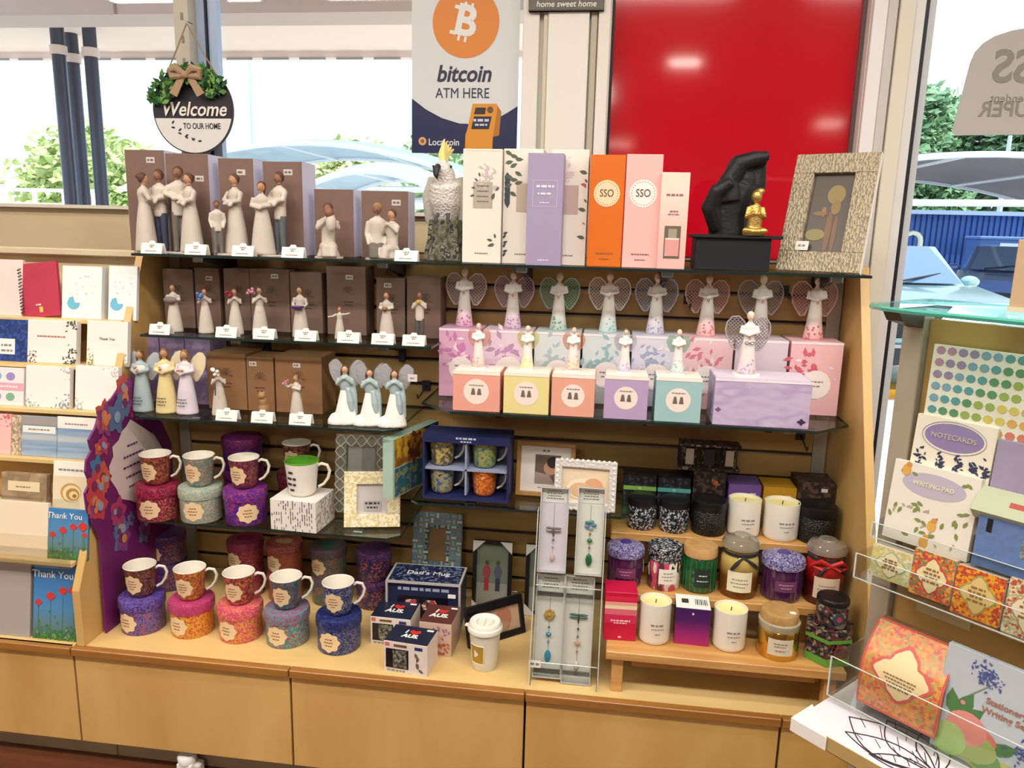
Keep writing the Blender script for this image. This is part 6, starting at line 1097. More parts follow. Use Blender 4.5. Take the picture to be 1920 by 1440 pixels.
# middle step
def lidjar(label, px0, px1, py0, py1, tagc):
    t, r, h = jar(label, px0, px1, py0, py1, Z2); R = r*.92; b = B(); b.lathe([(.001, 0), (R*.9, 0), (R, .006), (R, h*.72), (.001, h*.72)], 32, caps=False); ob('jar', b, PLUM, t)
    b = B()
    for k in range(24): a = 2*PI*k/24; b.tube([(R*math.cos(a), R*math.sin(a), .008), (R*math.cos(a), R*math.sin(a), h*.68)], .0013, 4)
    ob('ribbing', b, PLUM, t)['kind'] = 'stuff'; ob('lid', B().lathe([(R*.95, h*.7), (r*1.05, h*.73), (r*1.08, h*.8), (r*1.02, h*.9), (r*.6, h*.97), (.001, h)], 32, caps=False), LIDP, t); ob('lid_medallion', B().lathe([(r*.35, h*.97), (r*.3, h*1.003), (.001, h*1.005)], 16, caps=False), mat('4a3a80', .4), t); cpatch('label', mat(tagc, .5), t, lambda z: R, h*.38, r*1.1, h*.24, -PI/2+.05, kind='rect', off=.0016); cbars('printed_text', mat('c08aa0', .6), t, lambda z: R, [(h*.42, r*.7, .003), (h*.35, r*.5, .003)], -PI/2+.05, .0024); return t, r, h
t, r, h = lidjar('purple ribbed candle jar with mosaic lid at the left of the middle step', 1138, 1206, 1004, 1096, '7a3560'); ob('price_tag', B().box((r*1.0, -r*.3, h*.5), (.001, .014, .028)), mat('cfc6c0', .6), t, False); lidjar('purple ribbed candle jar with mosaic lid right of the amber jar', 1427, 1506, 1022, 1120, '6a3a5f')
t, r, h = jar('clear candle jar with pink and gold print and black lace top', 1214, 1277, 1010, 1104, Z2); cyl(t, r, h*.68, pat(['c9b9a0', '5a3038', 'c94a6a', 'e0d0c0', '2a2020'], 22, 'noise', .2, const=True, detail=3, stretch=(1, 1, .3))); ob('lid', B().lathe([(r, h*.68), (r*1.03, h*.7), (r*1.03, h*.98), (r*.97, h), (.001, h)], 30, caps=False), LACE2, t); cpatch('label', mat('e9e0d8', .5), t, lambda z: r, h*.36, r*1.15, h*.36, -PI/2+.2, kind='rect'); cbars('printed_text', INKG, t, lambda z: r, [(h*.44, r*.6, .003), (h*.36, r*.8, .003), (h*.28, r*.5, .003)], -PI/2+.2)
GRN = mat('0f4a25', .1, coat=.8); t, r, h = jar('green glass candle jar with wooden lid', 1281, 1343, 1009, 1106, Z2); cyl(t, r, h*.76, GRN)
b = B()
for k in range(20): a = 2*PI*k/20; b.tube([(r*math.cos(a), r*math.sin(a), .006), (r*math.cos(a), r*math.sin(a), h*.72)], .0022, 5)
ob('fluting', b, mat('1a6a38', .1, coat=.8), t)['kind'] = 'stuff'; ob('lid', B().lathe([(r*.98, h*.76), (r*1.04, h*.78), (r*1.04, h*.94), (r, h*.98), (.001, h*.985)], 30, caps=False), wood('b88a55', 'd0a470', (30, 30, 30)), t); cpatch('label', mat('1c2a24', .5), t, lambda z: r+.002, h*.36, r*1.0, h*.4, -PI/2+.1, kind='rect'); cbars('printed_text', mat('c9cfc6', .6), t, lambda z: r+.002, [(h*.42, r*.5, .003), (h*.3, r*.7, .003)], -PI/2+.1)
def applejar(label, px0, px1, py0, py1, c0, c1, lb):
    t, r, h = jar(label, px0, px1, py0, py1, Z2); ob('jar', B().lathe([(.001, 0), (r*.92, 0), (r, .008), (r, h*.5), (r*.95, h*.62), (r*.8, h*.7), (r*.76, h*.74), (.001, h*.74)], 32, caps=False), pat([c0, c0, c1], 1/(h*.7), 'grad', .08, const=False), t); ob('rim', B().lathe([(r*.78, h*.72), (r*.9, h*.745), (r*.9, h*.775), (r*.78, h*.79)], 30, caps=False), pane('e6e4d8', .2), t)
    ob('glass_lid', B().lathe([(r*.7, h*.78), (r*.96, h*.8), (r*.98, h*.86), (r*.85, h*.93), (r*.5, h*.965), (r*.4, h), (.001, h)], 30, caps=False), mat('b5b0a2', .08, spec=.8, coat=.6, trans=.6), t)
    cpatch('label', mat(lb, .6), t, lambda z: r, h*.3, r*1.3, h*.34, -PI/2-.1, kind='rect'); cbars('printed_text', INKG, t, lambda z: r, [(h*.34, r*.8, .003), (h*.28, r*.9, .003), (h*.22, r*.6, .003)], -PI/2-.1); RB2 = mat('22242a', .6); q = r*.84
    ob('ribbon_band', B().lathe([(q, h*.69), (q+.003, h*.7), (q+.003, h*.73), (q, h*.74)], 26, caps=False), RB2, t); ob('ribbon_tail', B().tube([(0, -q-.003, h*.71), (-r*.35, -r*1.0, h*.6), (-r*.55, -r*.92, h*.5)], [.002, .005, .004], 6), RB2, t); ob('ribbon_tail', B().tube([(0, -q-.003, h*.71), (r*.5, -r*.92, h*.62), (r*.8, -r*.66, h*.52)], [.002, .005, .004], 6), RB2, t); return t, r, h
applejar('amber glass candle jar with domed glass lid and dark ribbon', 1350, 1424, 990, 1112, '6a3a10', 'cdb468', 'e6dcc0')
t, r, h = applejar('red glass candle jar with domed glass lid and bow', 1509, 1586, 998, 1120, '4a0c12', 'c0201a', 'd8c0a8')
for sg in (-1, 1): ob('red_bow_loop', B().tube([(0, -r*.9, h*.66), (sg*r*.5, -r*.98, h*.74), (sg*r*.85, -r*.7, h*.64), (sg*r*.4, -r*.95, h*.6), (0, -r*.9, h*.66)], .006, 6), mat('b8201c', .5), t)
# low step
t, w_, h_, d, F = dbox('candle_box', 'hot pink gift box at the left of the low step', 'box', (1131, 1199), (1191, 1203), Z1, 1109, .07); ob('carton', B().box((0, 0, h_/2), (w_, d, h_)), mat('c4123f', .45), t, False, .001)
for z, cc, hh in ((.87, 'd9274a', .1), (.77, 'e8a090', .07), (.7, 'f0d6b0', .08), (.6, 'd96a78', .12), (.45, 'cf2a55', .18)): patch('stripe_print', rect(w_-.0006, h_*hh, 0, h_*z), mat(cc, .45), t, F, .0007)
bars('printed_text', t, F, [(0, h_*.42, w_*.6, .004), (0, h_*.37, w_*.4, .003), (0, h_*.08, w_*.1, .004)], mat('f0d0c8', .6), .0014)
white_candle('white candle in glass between the pink and purple boxes', 1198, 1258, 1113, 1197, Z1); white_candle('white candle in glass right of the purple box', 1337, 1400, 1127, 1214, Z1)
t, w_, h_, d, F = dbox('candle_box', 'purple and magenta gift box with white barcode top', 'box', (1263, 1206), (1328, 1213), Z1, 1138, .075); ob('carton', B().box((0, 0, h_/2), (w_, d, h_)), pat(['b01f6a', '8a1a68', '4a1660', '3a1458'], 1/h_, 'grad', .45, const=False), t, False, .001); FT = fr((0, 0, h_), (1, 0, 0), (0, 1, 0)); patch('white_top', rect(w_-.001, d-.001), WHITE, t, FT, .0006); patch('code_block', rect(w_*.2, d*.3, -w_*.22, d*.02), INK, t, FT, .0012)
b = B(); G = FT @ Matrix.Translation((0, 0, .0009))
for k in range(7): b.prism(rect(.0016+.001*(k % 2), d*.4, w_*(.08+.055*k), d*.0), G, .0003)
ob('barcode', b, INK, t, False)['kind'] = 'stuff'; patch('emblem', disc(.003, 0, h_*.86), mat('e0c0d8', .5), t, F)
t, r, h = jar('gold mirrored candle jar with wooden lid', 1420, 1499, 1126, 1236, Z1); cyl(t, r, h*.62, mat('cfa850', .12, .95)); ob('glass_collar', B().lathe([(r*.98, h*.62), (r*1.0, h*.64), (r*1.0, h*.76), (r*.9, h*.78), (r*.9, h*.62)], 30, caps=False), mat('b5ad94', .1, .2, coat=.8), t); ob('lid', B().lathe([(r*.85, h*.76), (r*.9, h*.78), (r*.9, h*.95), (r*.85, h*.985), (.001, h*.99)], 30, caps=False), wood('a87f48', 'c29b62', (30, 30, 30)), t); cpatch('label', mat('d9cdb4', .6), t, lambda z: r, h*.32, r*1.25, h*.36, -PI/2-.05, kind='rect', off=.001); cbars('printed_text', INKG, t, lambda z: r, [(h*.4, r*.7, .003), (h*.34, r*.6, .003), (h*.25, r*.5, .003)], -PI/2-.05, .0016); ob('price_sticker', B().box((r*.5, -r*.4, h*.99+.0006), (.014, .012, .001)), WHITE, t, False)
# green edged hexagonal box stack with black candle on top
p = atZ(1575, 1240, Z1); FLP = pat(['17151a', '4a4438', '8a7f68', '2a3048', '6a2f30', '1c1a1e'], 150, 'voronoi', .35); GRB = mat('5f9a3a', .5)
def hexbox(label, loc, s, h):
    t = thing('hexagon_box', label, 'box', loc, .26, 'hexagonal floral boxes'); pr = lambda k: [(k, 0)]; ob('drum', B().lathe([(.001, 0), (s*.97, 0), (s*.97, h*.8), (.001, h*.8)], 6, caps=False), FLP, t, False); ob('green_base', B().lathe([(s*.98, .001), (s*1.0, .001), (s*1.0, h*.22), (s*.98, h*.22)], 6, caps=False), GRB, t, False); ob('lid', B().lathe([(s*1.0, h*.72), (s*1.03, h*.72), (s*1.03, h*.99), (s*1.0, h), (.001, h)], 6, caps=False), FLP, t, False); ob('green_band', B().lathe([(s*1.032, h*.7), (s*1.045, h*.7), (s*1.045, h*.8), (s*1.032, h*.8)], 6, caps=False), GRB, t, False); patch('medallion', disc(.014, 0, 0, .017, 18, .1, 6), mat('8a3038', .5), t, fr((0, -s*.86, h*.45)), .002); patch('medallion_centre', disc(.008, 0, 0, .01, 14), mat('30364a', .5), t, fr((0, -s*.86, h*.45)), .0028)
X, Yh = .575, 1.822; hexbox('green edged hexagonal floral box on the low step', (X-.005, Yh, Z1), .058, .088)
t, r, h = jar('black lidded floral candle jar on top of the hexagonal box', 1541, 1610, 1071, 1150, Z1+.0885); t.location = (X-.003, Yh, Z1+.0885); h = .072; r = .037; cyl(t, r, h*.8, FLP); ob('lid', B().lathe([(r*1.0, h*.8), (r*1.03, h*.82), (r*1.03, h*.96), (r*.97, h), (.001, h)], 30, caps=False), mat('141416', .35), t); cpatch('medallion', mat('394258', .5), t, lambda z: r, h*.4, .03, .03, -PI/2+.2, .1, 6); cpatch('medallion_centre', mat('9a3a40', .5), t, lambda z: r, h*.4, .014, .014, -PI/2+.2, .1, 6, .0014)

# ================================================================ corner card stand at the right (turned 45 degrees)
P0 = Vector((.60, 1.55, 0)); U = Vector((math.sqrt(.5), -math.sqrt(.5), 0)); N = Vector((-math.sqrt(.5), -math.sqrt(.5), 0)); RZ = -PI/4
st = thing('card_stand', 'birch corner card stand with glass top and clear pockets at the right', 'stand', P0, RZ)
def sp(px, py, o):  # local (u, z) on the plane o metres in front of the stand panel
    q = atP(px, py, P0+N*o, N); return (q-P0).dot(U), q.z
ob('back_panel', B().box((.42, .012, .76), (.83, .02, 1.19)), wood('b08648', 'c49c5c', (5, 5, 1.3)), st, False)
ob('side_post', B().box((-.018, .004, .745), (.04, .04, 1.23)), mat('b9ad9a', .4, .3), st, False, .002)
ob('foot', B().box((.42, -.05, .03), (.86, .38, .06)), mat('8a6a3c', .5), st, False, .004)
top = [(-.03, -.19), (.0, -.215), (.06, -.225), (.84, -.225), (.84, .12), (-.1, .12), (-.06, -.1)]
b = B().prism([(-.05, .1), (-.05, -.12), (-.035, -.15), (.0, -.175), (.06, -.19), (.85, -.19), (.85, .1)], fr((0, 0, 1.377), (1, 0, 0), (0, 1, 0)), .009); ob('glass_top', b, pane('d8f0ea', .1), st, False)
ob('glass_top_edge', B().tube([(-.05, -.12, 1.3815), (-.035, -.15, 1.3815), (.0, -.175, 1.3815), (.06, -.19, 1.3815), (.85, -.19, 1.3815)], .0046, 6), mat('4fa894', .15, coat=.5), st)
ob('glass_bracket', B().prism([(.1, 1.375), (-.12, 1.375), (-.1, 1.355), (.02, 1.33)], fr((-.03, 0, 0), (0, 1, 0), (0, 0, 1)), .03), mat('4a443c', .5), st, False)
# lower glass tray with leaf drawing
zb = .585
ob('lower_glass', B().box((.4, -.115, zb-.034), (.88, .25, .008)), pane('d8f0ea', .1), st, False); ob('lower_glass_edge', B().tube([(-.04, .0, zb-.034), (-.04, -.24, zb-.034), (.84, -.24, zb-.034)], .0045, 6), mat('2f4a40', .2, coat=.5), st)
t = thing('canvas_print', 'white canvas print with dark leaf line drawing lying on the lower tray', 'canvas', P0+Vector((0, 0, zb-.0295)), RZ); ob('canvas', B().box((.32, -.125, .014), (.72, .25, .028)), mat('e6dce2', .6), t, False, .001); ob('edge', B().box((.32, -.2505, .014), (.72, .002, .027)), mat('b59a62', .5), t, False)
ob('corner_protector', B().prism([(-.046, -.256), (.03, -.256), (-.046, -.18)], fr((0, 0, .0002), (1, 0, 0), (0, 1, 0)), .029), mat('efeae4', .5), t, False, .001); FT = fr((0, 0, .028), (1, 0, 0), (0, 1, 0)); rnd = random.Random(2)
def stroke(pts, r=.0012): ob('leaf_line', B().tube([FT @ Vector((x, y, .0008)) for x, y in pts], r, 5), mat('2e2530', .6), t)
def leafline(x0, y0, x1, y1, wd):
    for s in (-1, 1): stroke([(x0+(x1-x0)*k/10-s*wd*math.sin(PI*k/10)*(y1-y0)/.15, y0+(y1-y0)*k/10+s*wd*math.sin(PI*k/10)*(x1-x0)/.15) for k in range(11)])
    for k in range(2, 9, 2): q = k/10; stroke([(x0+(x1-x0)*q, y0+(y1-y0)*q), (x0+(x1-x0)*(q+.12), y0+(y1-y0)*(q+.12)+wd*.7*math.sin(PI*q))], .0007)
leafline(.2, -.19, .02, -.16, .045); leafline(.2, -.19, .04, -.21, .03); leafline(.2, -.19, .07, -.11, .04); leafline(.2, -.19, .1, -.235, .03); leafline(.2, -.19, .13, -.07, .03); stroke([(.2, -.19), (.3, -.2), (.42, -.21)])
# pocket helper
def onst(name, label, cat, pxl, pxr, pyt, pyb, o, th, m, lean=-.14, grp='cards in the corner stand', body='sheet', curve=0):
    ul, zl = sp(*pxl, o); ur, zr = sp(*pxr, o); zt = sp((pxl[0]+pxr[0])/2, pyt, max(0, o-.02))[1]; z0 = (zl+zr)/2; h = (zt-z0)/math.cos(lean); w = ur-ul
    pos = P0+U*((ul+ur)/2)+N*o+Vector((0, 0, z0)); t = thing(name, label, cat, pos, group=grp, rot=(lean, 0, RZ)); 
    if not curve: ob(body, B().box((0, th/2, h/2), (w, th, h)), m, t, False, .0006)
    return t, w, h, fr((0, 0, h/2))
def pocket(z, o, u0, u1, hh, nm='pocket'):
    ob('pocket_front', B().box(((u0+u1)/2, -o-.012, z+hh/2), (u1-u0, .003, hh)), ACRYL, st, False); ob('pocket_base', B().box(((u0+u1)/2, -o/2-.006, z-.002), (u1-u0, o+.012, .003)), ACRYL, st, False); ob('pocket_side', B().box((u0, -o/2-.006, z+hh*.5), (.003, o+.012, hh)), ACRYL, st, False)
    CE = mat('d3d8d4', .15, coat=.6); ob('pocket_edge', B().box(((u0+u1)/2, -o-.012, z+hh), (u1-u0, .003, .0011)), CE, st, False); ob('pocket_edge', B().box(((u0+u1)/2, -o-.012, z), (u1-u0, .003, .0014)), CE, st, False); ob('pocket_edge', B().box((u0, -o-.012, z+hh/2), (.003, .003, hh)), CE, st, False)
# rainbow dot pack
t, w_, h_, F = onst('gift_wrap_pack', 'cream gift wrap pack with rainbow dot rows and heart label', 'gift wrap', (1707, 935), (1975, 985), 655, 0, .035, .012, mat('ece2d2', .5), -.05, None)
RBW = ['b98a9c', '9a86a8', '7fa3b5', '5f9a9c', '5f9068', '9aab5a', 'd8c065', 'dca860', 'cf7a62', 'c96a78']; nx, nz = 12, 13
for j in range(nz):
    for i in range(nx):
        x, z = -w_/2+.014+i*(w_-.024)/(nx-1), -h_/2+.012+(nz-1-j)*(h_-.022)/(nz-1)
        if abs(x+.005) < .042 and abs(z+.045) < .036: continue
        if x > w_*.42: continue
        patch('rainbow_dot', disc(.0084, x, z, .0078, 8), mat(RBW[(i+j*2//2+ (0 if j < 9 else 1)) % 10 if False else int((i*.55+j*.7)) % 10], .5), t, F, .0008)
hrt = [(-.005+.043*x, -.045+.036*y) for x, y in ((0, -1), (.55, -.5), (.95, .1), (.9, .65), (.5, .85), (.15, .7), (0, .5), (-.15, .7), (-.5, .85), (-.9, .65), (-.95, .1), (-.55, -.5))]
patch('heart_label', hrt, pat(['6fa3a8', '8fa878', 'd8b860', 'd88a6a', 'cf8a90'], 7, 'noise', .5, const=False), t, F, .0012); bars('printed_text', t, F, [(-.005, -.028, .035, .005), (-.005, -.042, .045, .005), (-.005, -.056, .03, .005)], mat('e6b9b0', .6), .0022)
# notecards
def agap(t, F, x, y, s, cc, n=46, sd=1): flor(t, F, 1, 1, mat(cc, .6), n, lambda r: (x+r.gauss(0, s*.45), y+r.gauss(0, s*.42)), sd, s*.14)
t, w_, h_, F = onst('notecard_pack', 'cream notecard pack with lilac oval title and lavender sprigs', 'cards', (1688, 965), (1835, 1000), 782, 0, .055, .014, mat('ebdfcd', .5), -.1)
patch('oval_label', disc(w_*.37, 0, h_*.33, h_*.13), mat('8d7da8', .5), t, F); text('NOTECARDS', .0135, mat('c9c0a0', .6), t, F @ Matrix.Translation((0, h_*.33, 0)), .0016); ob('oval_ring', B().tube([F @ Vector((w_*.4*math.cos(a), h_*.33+h_*.15*math.sin(a), .001)) for a in (2*PI*k/32 for k in range(32))], .0006, 4, True), mat('a59ab0', .5), t)
for x, s in ((-.38, 1.2), (-.12, .6), (.12, .7), (.3, .8), (.44, 1.3)): flor(t, F, 1, 1, mat('2f3350', .6), 16, lambda r, x=x, s=s: (w_*x+r.gauss(0, .004), h_*.09+r.gauss(0, .009*s)), int(x*100)+200, .005, 'lavender_print')
t, w_, h_, F = onst('notecard_pack', 'cream notecard pack with birds and pale oval title in front', 'cards', (1652, 1010), (1812, 1048), 872, 0, .075, .016, mat('e6dcd0', .5), -.12)
patch('oval_label', disc(w_*.37, 0, h_*.27, h_*.15), mat('b9b0c0', .5), t, F); text('WRITING PAD', .0115, mat('e3dcb8', .6), t, F @ Matrix.Translation((0, h_*.27, 0)), .0016, bold=.0002)
leaf(t, F, [(w_*rnd.uniform(-.46, .4), h_*rnd.uniform(-.46, .06), .014, rnd.uniform(0, 6)) for k in range(22)]+[(w_*x, h_*.36, .013, a) for x, a in ((-.4, 1), (.42, 2.5), (.3, .4), (-.2, 2.8))], mat('7f8a4a', .6)); leaf(t, F, [(w_*rnd.uniform(-.46, .4), h_*rnd.uniform(-.46, .0), .009, rnd.uniform(0, 6)) for k in range(12)], mat('b5a88a', .6), 'blossom_print')
for x, z in ((-.34, .4), (.06, -.2), (.0, -.42)): patch('bird_print', disc(.008, w_*x, h_*z, .011), mat('d9a24f', .6), t, F, .0014); patch('bird_head_print', disc(.005, w_*x+.003, h_*z+.011, .005), mat('cf8f4a', .6), t, F, .0017)
t, w_, h_, F = onst('card_pack', 'plain lilac envelope pack under the rainbow pack', 'cards', (1843, 975), (1985, 1010), 830, 0, .055, .014, mat('9f92ab', .5, var=.05, bscale=20), -.1)
t, w_, h_, F = onst('card_pack', 'grey green flat box lid with red print above the blue pack', 'box', (1818, 952), (1985, 1000), 928, 0, .085, .03, mat('b5b59a', .5), -.75); patch('red_print', rect(.025, .01, .0, 0), mat('b5483f', .5), t, F)
t, w_, h_, F = onst('card_pack', 'denim blue card pack with black clip behind the orange cards', 'cards', (1818, 1062), (1985, 1105), 962, 0, .085, .014, mat('5f78a8', .6, var=.12, bscale=60), -.1); patch('clip_print', rect(.009, .024, -w_*.36, h_*.22), BLACK, t, F); patch('grey_swatch', rect(.04, .03, w_*.18, -h_*.02), pat(['6f6f72', '8f8f92'], 300, 'voronoi', .6), t, F)
pocket(.93, .075, -.015, .8, .03)
# quote cards
ZQ = .853
def quote(label, pxl, pxr, pyt, cols, lc, brd):
    t, w_, h_, F = onst('quote_card_pack', label, 'cards', pxl, pxr, pyt, 0, .1, .03, mat('d9c9b8', .6), -.1, 'quote card packs'); patch('floral_face', rect(w_, h_), fl(*cols, sc=230), t, F); patch('label_border', plaque(w_*.78, h_*.82), mat(brd, .5), t, F, .0012); patch('label', plaque(w_*.7, h_*.74), mat(lc, .5), t, F, .0018); bars('printed_text', t, F, [(0, h_*(.14-.09*k), w_*(.3+.1*(k % 2)), .004) for k in range(4)], mat('8a6a3a', .6), .0026)
quote('yellow and sage floral quote card pack at the left of the pocket', (1629, 1073), (1702, 1105), 1022, ('c9b87a', 'd9c060', 'a8b89a', 'd6cdb0'), 'dcd0a8', '9aa88a')
quote('red orange floral quote card pack in the middle of the pocket', (1702, 1104), (1778, 1141), 1030, ('c9563a', 'd9803a', 'b5453a', '6f8a60', 'd8a050'), 'e3d0a0', 'c24a48')
quote('orange floral quote card pack right of the red one', (1781, 1141), (1870, 1182), 1062, ('d9861f', 'c9562f', 'e0a030', 'b03f35'), 'd6b878', '9a9a58')
quote('pale floral quote card pack cut by the right edge', (1876, 1176), (1965, 1222), 1085, ('c9b89a', 'b5503f', 'a8a878', 'd8c8a8'), 'e0d0b0', 'b08a6a')
pocket(ZQ-.004, .105, -.025, .8, .05)
# lower pocket: orange boxed notes + stationery set
t, w_, h_, F = onst('note_box', 'large orange floral note box with curved front and cream plaque', 'box', (1607, 1306), (1752, 1388), 1184, 0, .13, .07, mat('cfa07a', .6), -.05, None, curve=1); nseg = 12
prof = [(0, 0)]+[(.05*(1-math.cos(PI/2*max(0, (k/nseg-.45)/.55))), h_*k/nseg) for k in range(1, nseg+1)]; ylast = prof[-1][0]
b = B(); L_ = [[b.bm.verts.new((sg*w_/2, y, z)) for y, z in prof]+[b.bm.verts.new((sg*w_/2, .07, h_)), b.bm.verts.new((sg*w_/2, .07, 0))] for sg in (-1, 1)]; n = len(L_[0])
for i in range(n): b.bm.faces.new((L_[0][i], L_[0][(i+1) % n], L_[1][(i+1) % n], L_[1][i]))
b.bm.faces.new(L_[0]); b.bm.faces.new(L_[1][::-1]); ob('carton', b, mat('8a6a4a', .6), t)
b = B(); g = [[b.bm.verts.new((-w_/2+w_*i/8, y-.0008, z)) for i in range(9)] for y, z in prof]
for j in range(len(g)-1):
    for i in range(8): b.bm.faces.new((g[j][i], g[j][i+1], g[j+1][i+1], g[j+1][i]))
ob('floral_face', b, fl('d9864a', 'dd9a45', 'd07a48', 'd8904f', 'c95f55', 'a89a58', sc=170), t); PK = mat('cf6058', .5)
ob('pink_border', B().tube([(-w_/2, y-.001, z) for y, z in prof]+[(w_/2, y-.001, z) for y, z in prof[::-1]], .0022, 5, True), PK, t); Fz = fr((0, -.0006, h_*.52)); prof_y = lambda z: .05*(1-math.cos(PI/2*max(0, (z/h_-.45)/.55)))
def bent(name, out, m, off): # plaque following the curved face
    b = B(); c = b.bm.verts.new((0, prof_y(h_*.52)-off, h_*.52)); rs = []
    for q in (.4, .7, 1): rs.append([b.bm.verts.new((x*q, prof_y(h_*.52+y*q)-off, h_*.52+y*q)) for x, y in out])
    m_ = len(out)
    for k in range(m_):
        b.bm.faces.new((c, rs[0][k], rs[0][(k+1) % m_]))
        for i in (0, 1): b.bm.faces.new((rs[i][k], rs[i][(k+1) % m_], rs[i+1][(k+1) % m_], rs[i+1][k]))
    ob(name, b, m, t)
bent('plaque_border', plaque(w_*.78, h_*.66), PK, .0018); bent('plaque', plaque(w_*.68, h_*.58), mat('e6cf9f', .5), .0026); bars('printed_text', t, fr((0, -.0032, h_*.5)), [(0, h_*(.0-.045*k), w_*(.42-.05*k), .003) for k in range(4)], mat('8a7048', .6), .0)
t, w_, h_, F = onst('stationery_set', 'grey stationery set with blue agapanthus heads and peach flower', 'stationery', (1742, 1392), (1985, 1520), 1240, 0, .125, .014, mat('b6bcc4', .5), -.12, None)
TX = mat('a06a58', .6); text('Stationery', .0155, TX, t, F @ Matrix.Translation((w_*.02, h_*.13, 0)), .0014, bold=.0003); text('Writing Set', .0155, TX, t, F @ Matrix.Translation((w_*.02, h_*.04, 0)), .0014, bold=.0003); agap(t, F, -w_*.16, h_*.34, .026, '4a5590', 90, 4); agap(t, F, w_*.2, -h_*.18, .028, '4a5590', 50, 9); patch('stem_print', [(-w_*.12, h_*.28), (-w_*.11, h_*.28), (-w_*.36, -h_*.02), (-w_*.365, 0)], mat('7a8a68', .6), t, F, .0008)
for x, z, rx, rz_, cc in ((-.22, -.33, .05, .03, '9aa860'), (-.24, -.2, .034, .03, 'd98a80'), (-.16, -.24, .034, .022, 'cf7468'), (-.08, -.4, .03, .02, '6a9050'), (.02, -.44, .05, .02, 'b5b860'), (-.36, -.36, .03, .03, 'a8c078')): patch('flower_print', disc(rx, w_*x, h_*z, rz_, 18), mat(cc, .5), t, F, .0009+abs(x)*.001)
leaf(t, F, [(-w_*.36, -h_*.14, .05, 1.75), (-w_*.33, -h_*.13, .055, 1.2), (-w_*.3, -h_*.16, .05, .8), (-w_*.05, -h_*.3, .05, .5)], mat('4f7a48', .5)); patch('pink_dot', disc(.004, -w_*.3, h_*.02), mat('d08a90', .5), t, F, .002)
pocket(.598, .135, -.035, .8, .085)
ob('wall_sticker', B().box((.1, -.0004, .79), (.1, .001, .03)), mat('c2ab80', .5), st, False)
# brown item standing at the right edge of the glass top
p = atP(1912, 545, P0+N*.05, N); t = thing('gift_bag', 'tan gift box standing on the glass top at the right edge', 'box', (p.x+.02, p.y, 1.3865), RZ); ob('carton', B().box((0, 0, .06), (.05, .04, .12)), mat('bfa07f', .6), t, False, .001); ob('base_strip', B().box((0, 0, .004), (.054, .044, .008)), mat('d9c6a8', .5), t, False)

# ================================================================ hanging signs
p = atY(365, 207, 2.5); c = Vector((p.x, 2.49, p.z)); R0 = .14
t = thing('welcome_sign', 'round black and white welcome sign with greenery and burlap bow', 'sign', (c.x, c.y, c.z)); F = fr((0, 0, 0))
ob('disc', B().prism(disc(R0, n=56), fr((0, .006, 0)), .008), mat('2c2830', .6), t, False); a0 = -.17
seg = [(R0*.97*math.cos(a), R0*.97*math.sin(a)) for a in [PI-a0*-1+ (PI+2*a0)*k/24 for k in range(25)]]
lowp = [(R0*.97*math.cos(a), R0*.97*math.sin(a)) for a in [PI+.2+(PI-.4)*k/24 for k in range(25)]]; patch('white_half', lowp, mat('e2e0dc', .5), t, fr((0, -.002, 0)), .001)
text('Welcome', .062, mat('ece6dc', .5), t, fr((.004, -.003, .0)), .002, shear=.25, bold=.0009, ext=.0012, sx=.92); text('TO OUR HOME', .026, mat('2c2a30', .6), t, fr((.03, -.003, -.052)), .001, sx=.72, bold=.0003)
leaf(t, fr((0, -.0026, 0)), [(-.075+.011*k, -.045-.013*k*(1-.06*k), .015, .9-.1*k+2.2*(k % 2)) for k in range(9)], mat('262a3a', .6), 'sprig_print')
rnd = random.Random(11); cnt = 0
for k in range(260):
    a = rnd.uniform(.12*PI, .97*PI); rr = R0*rnd.uniform(.5, 1.0); x, z = rr*math.cos(a)*1.02, rr*math.sin(a)*.92+.012
    if rnd.random() < .3: a2 = rnd.uniform(-.2, 1.2); 
    L = rnd.uniform(.012, .022); d = Vector((rnd.gauss(0, 1), -abs(rnd.gauss(0, .6)), rnd.gauss(0, 1))).normalized(); sd = d.cross(Vector((0, 1, .2))).normalized(); q = Vector((x, -.012-rnd.random()*.016, z)); b = B(); b.poly([q-d*L, q+sd*L*.45, q+d*L, q-sd*L*.45]); ob('leaf', b, mat(['3f7a3a', '2f5f35', '6a9a4a', '1f4a2c', '86ab55'][k % 5], .5), t, False)
BUR = mat('b8997a', .9, bump=.8, bscale=400)
for sg in (-1, 1):
    ob('bow_loop', B().tube([(0, -.032, .1), (sg*.028, -.042, .122), (sg*.05, -.036, .116), (sg*.048, -.034, .098), (0, -.032, .1)], [.008, .013, .012, .013, .008], 8), BUR, t); ob('bow_tail', B().prism([(0, 0), (sg*.035, -.065), (sg*.06, -.052), (sg*.016, .01)], fr((0, -.03, .1)), .004), BUR, t, False)
ob('bow_knot', B().ell((0, -.04, .102), (.012, .01, .012)), BUR, t)
hk = atY(353, 45, 2.5); dx, dz = hk.x-c.x, hk.z-c.z
for sg in (-1, 1): ob('rope', B().tube([(sg*R0*.62, .0, R0*.78), (dx*.5+sg*R0*.31, .0, (R0*.78+dz)/2-.003), (dx, -.0, dz)], .0022, 6), mat('9a8468', .9), t)
ob('hook', B().tube([(dx, 0, dz-.004), (dx, .0, dz+.006), (dx, .034, dz+.006)], .002, 6), METAL, t)
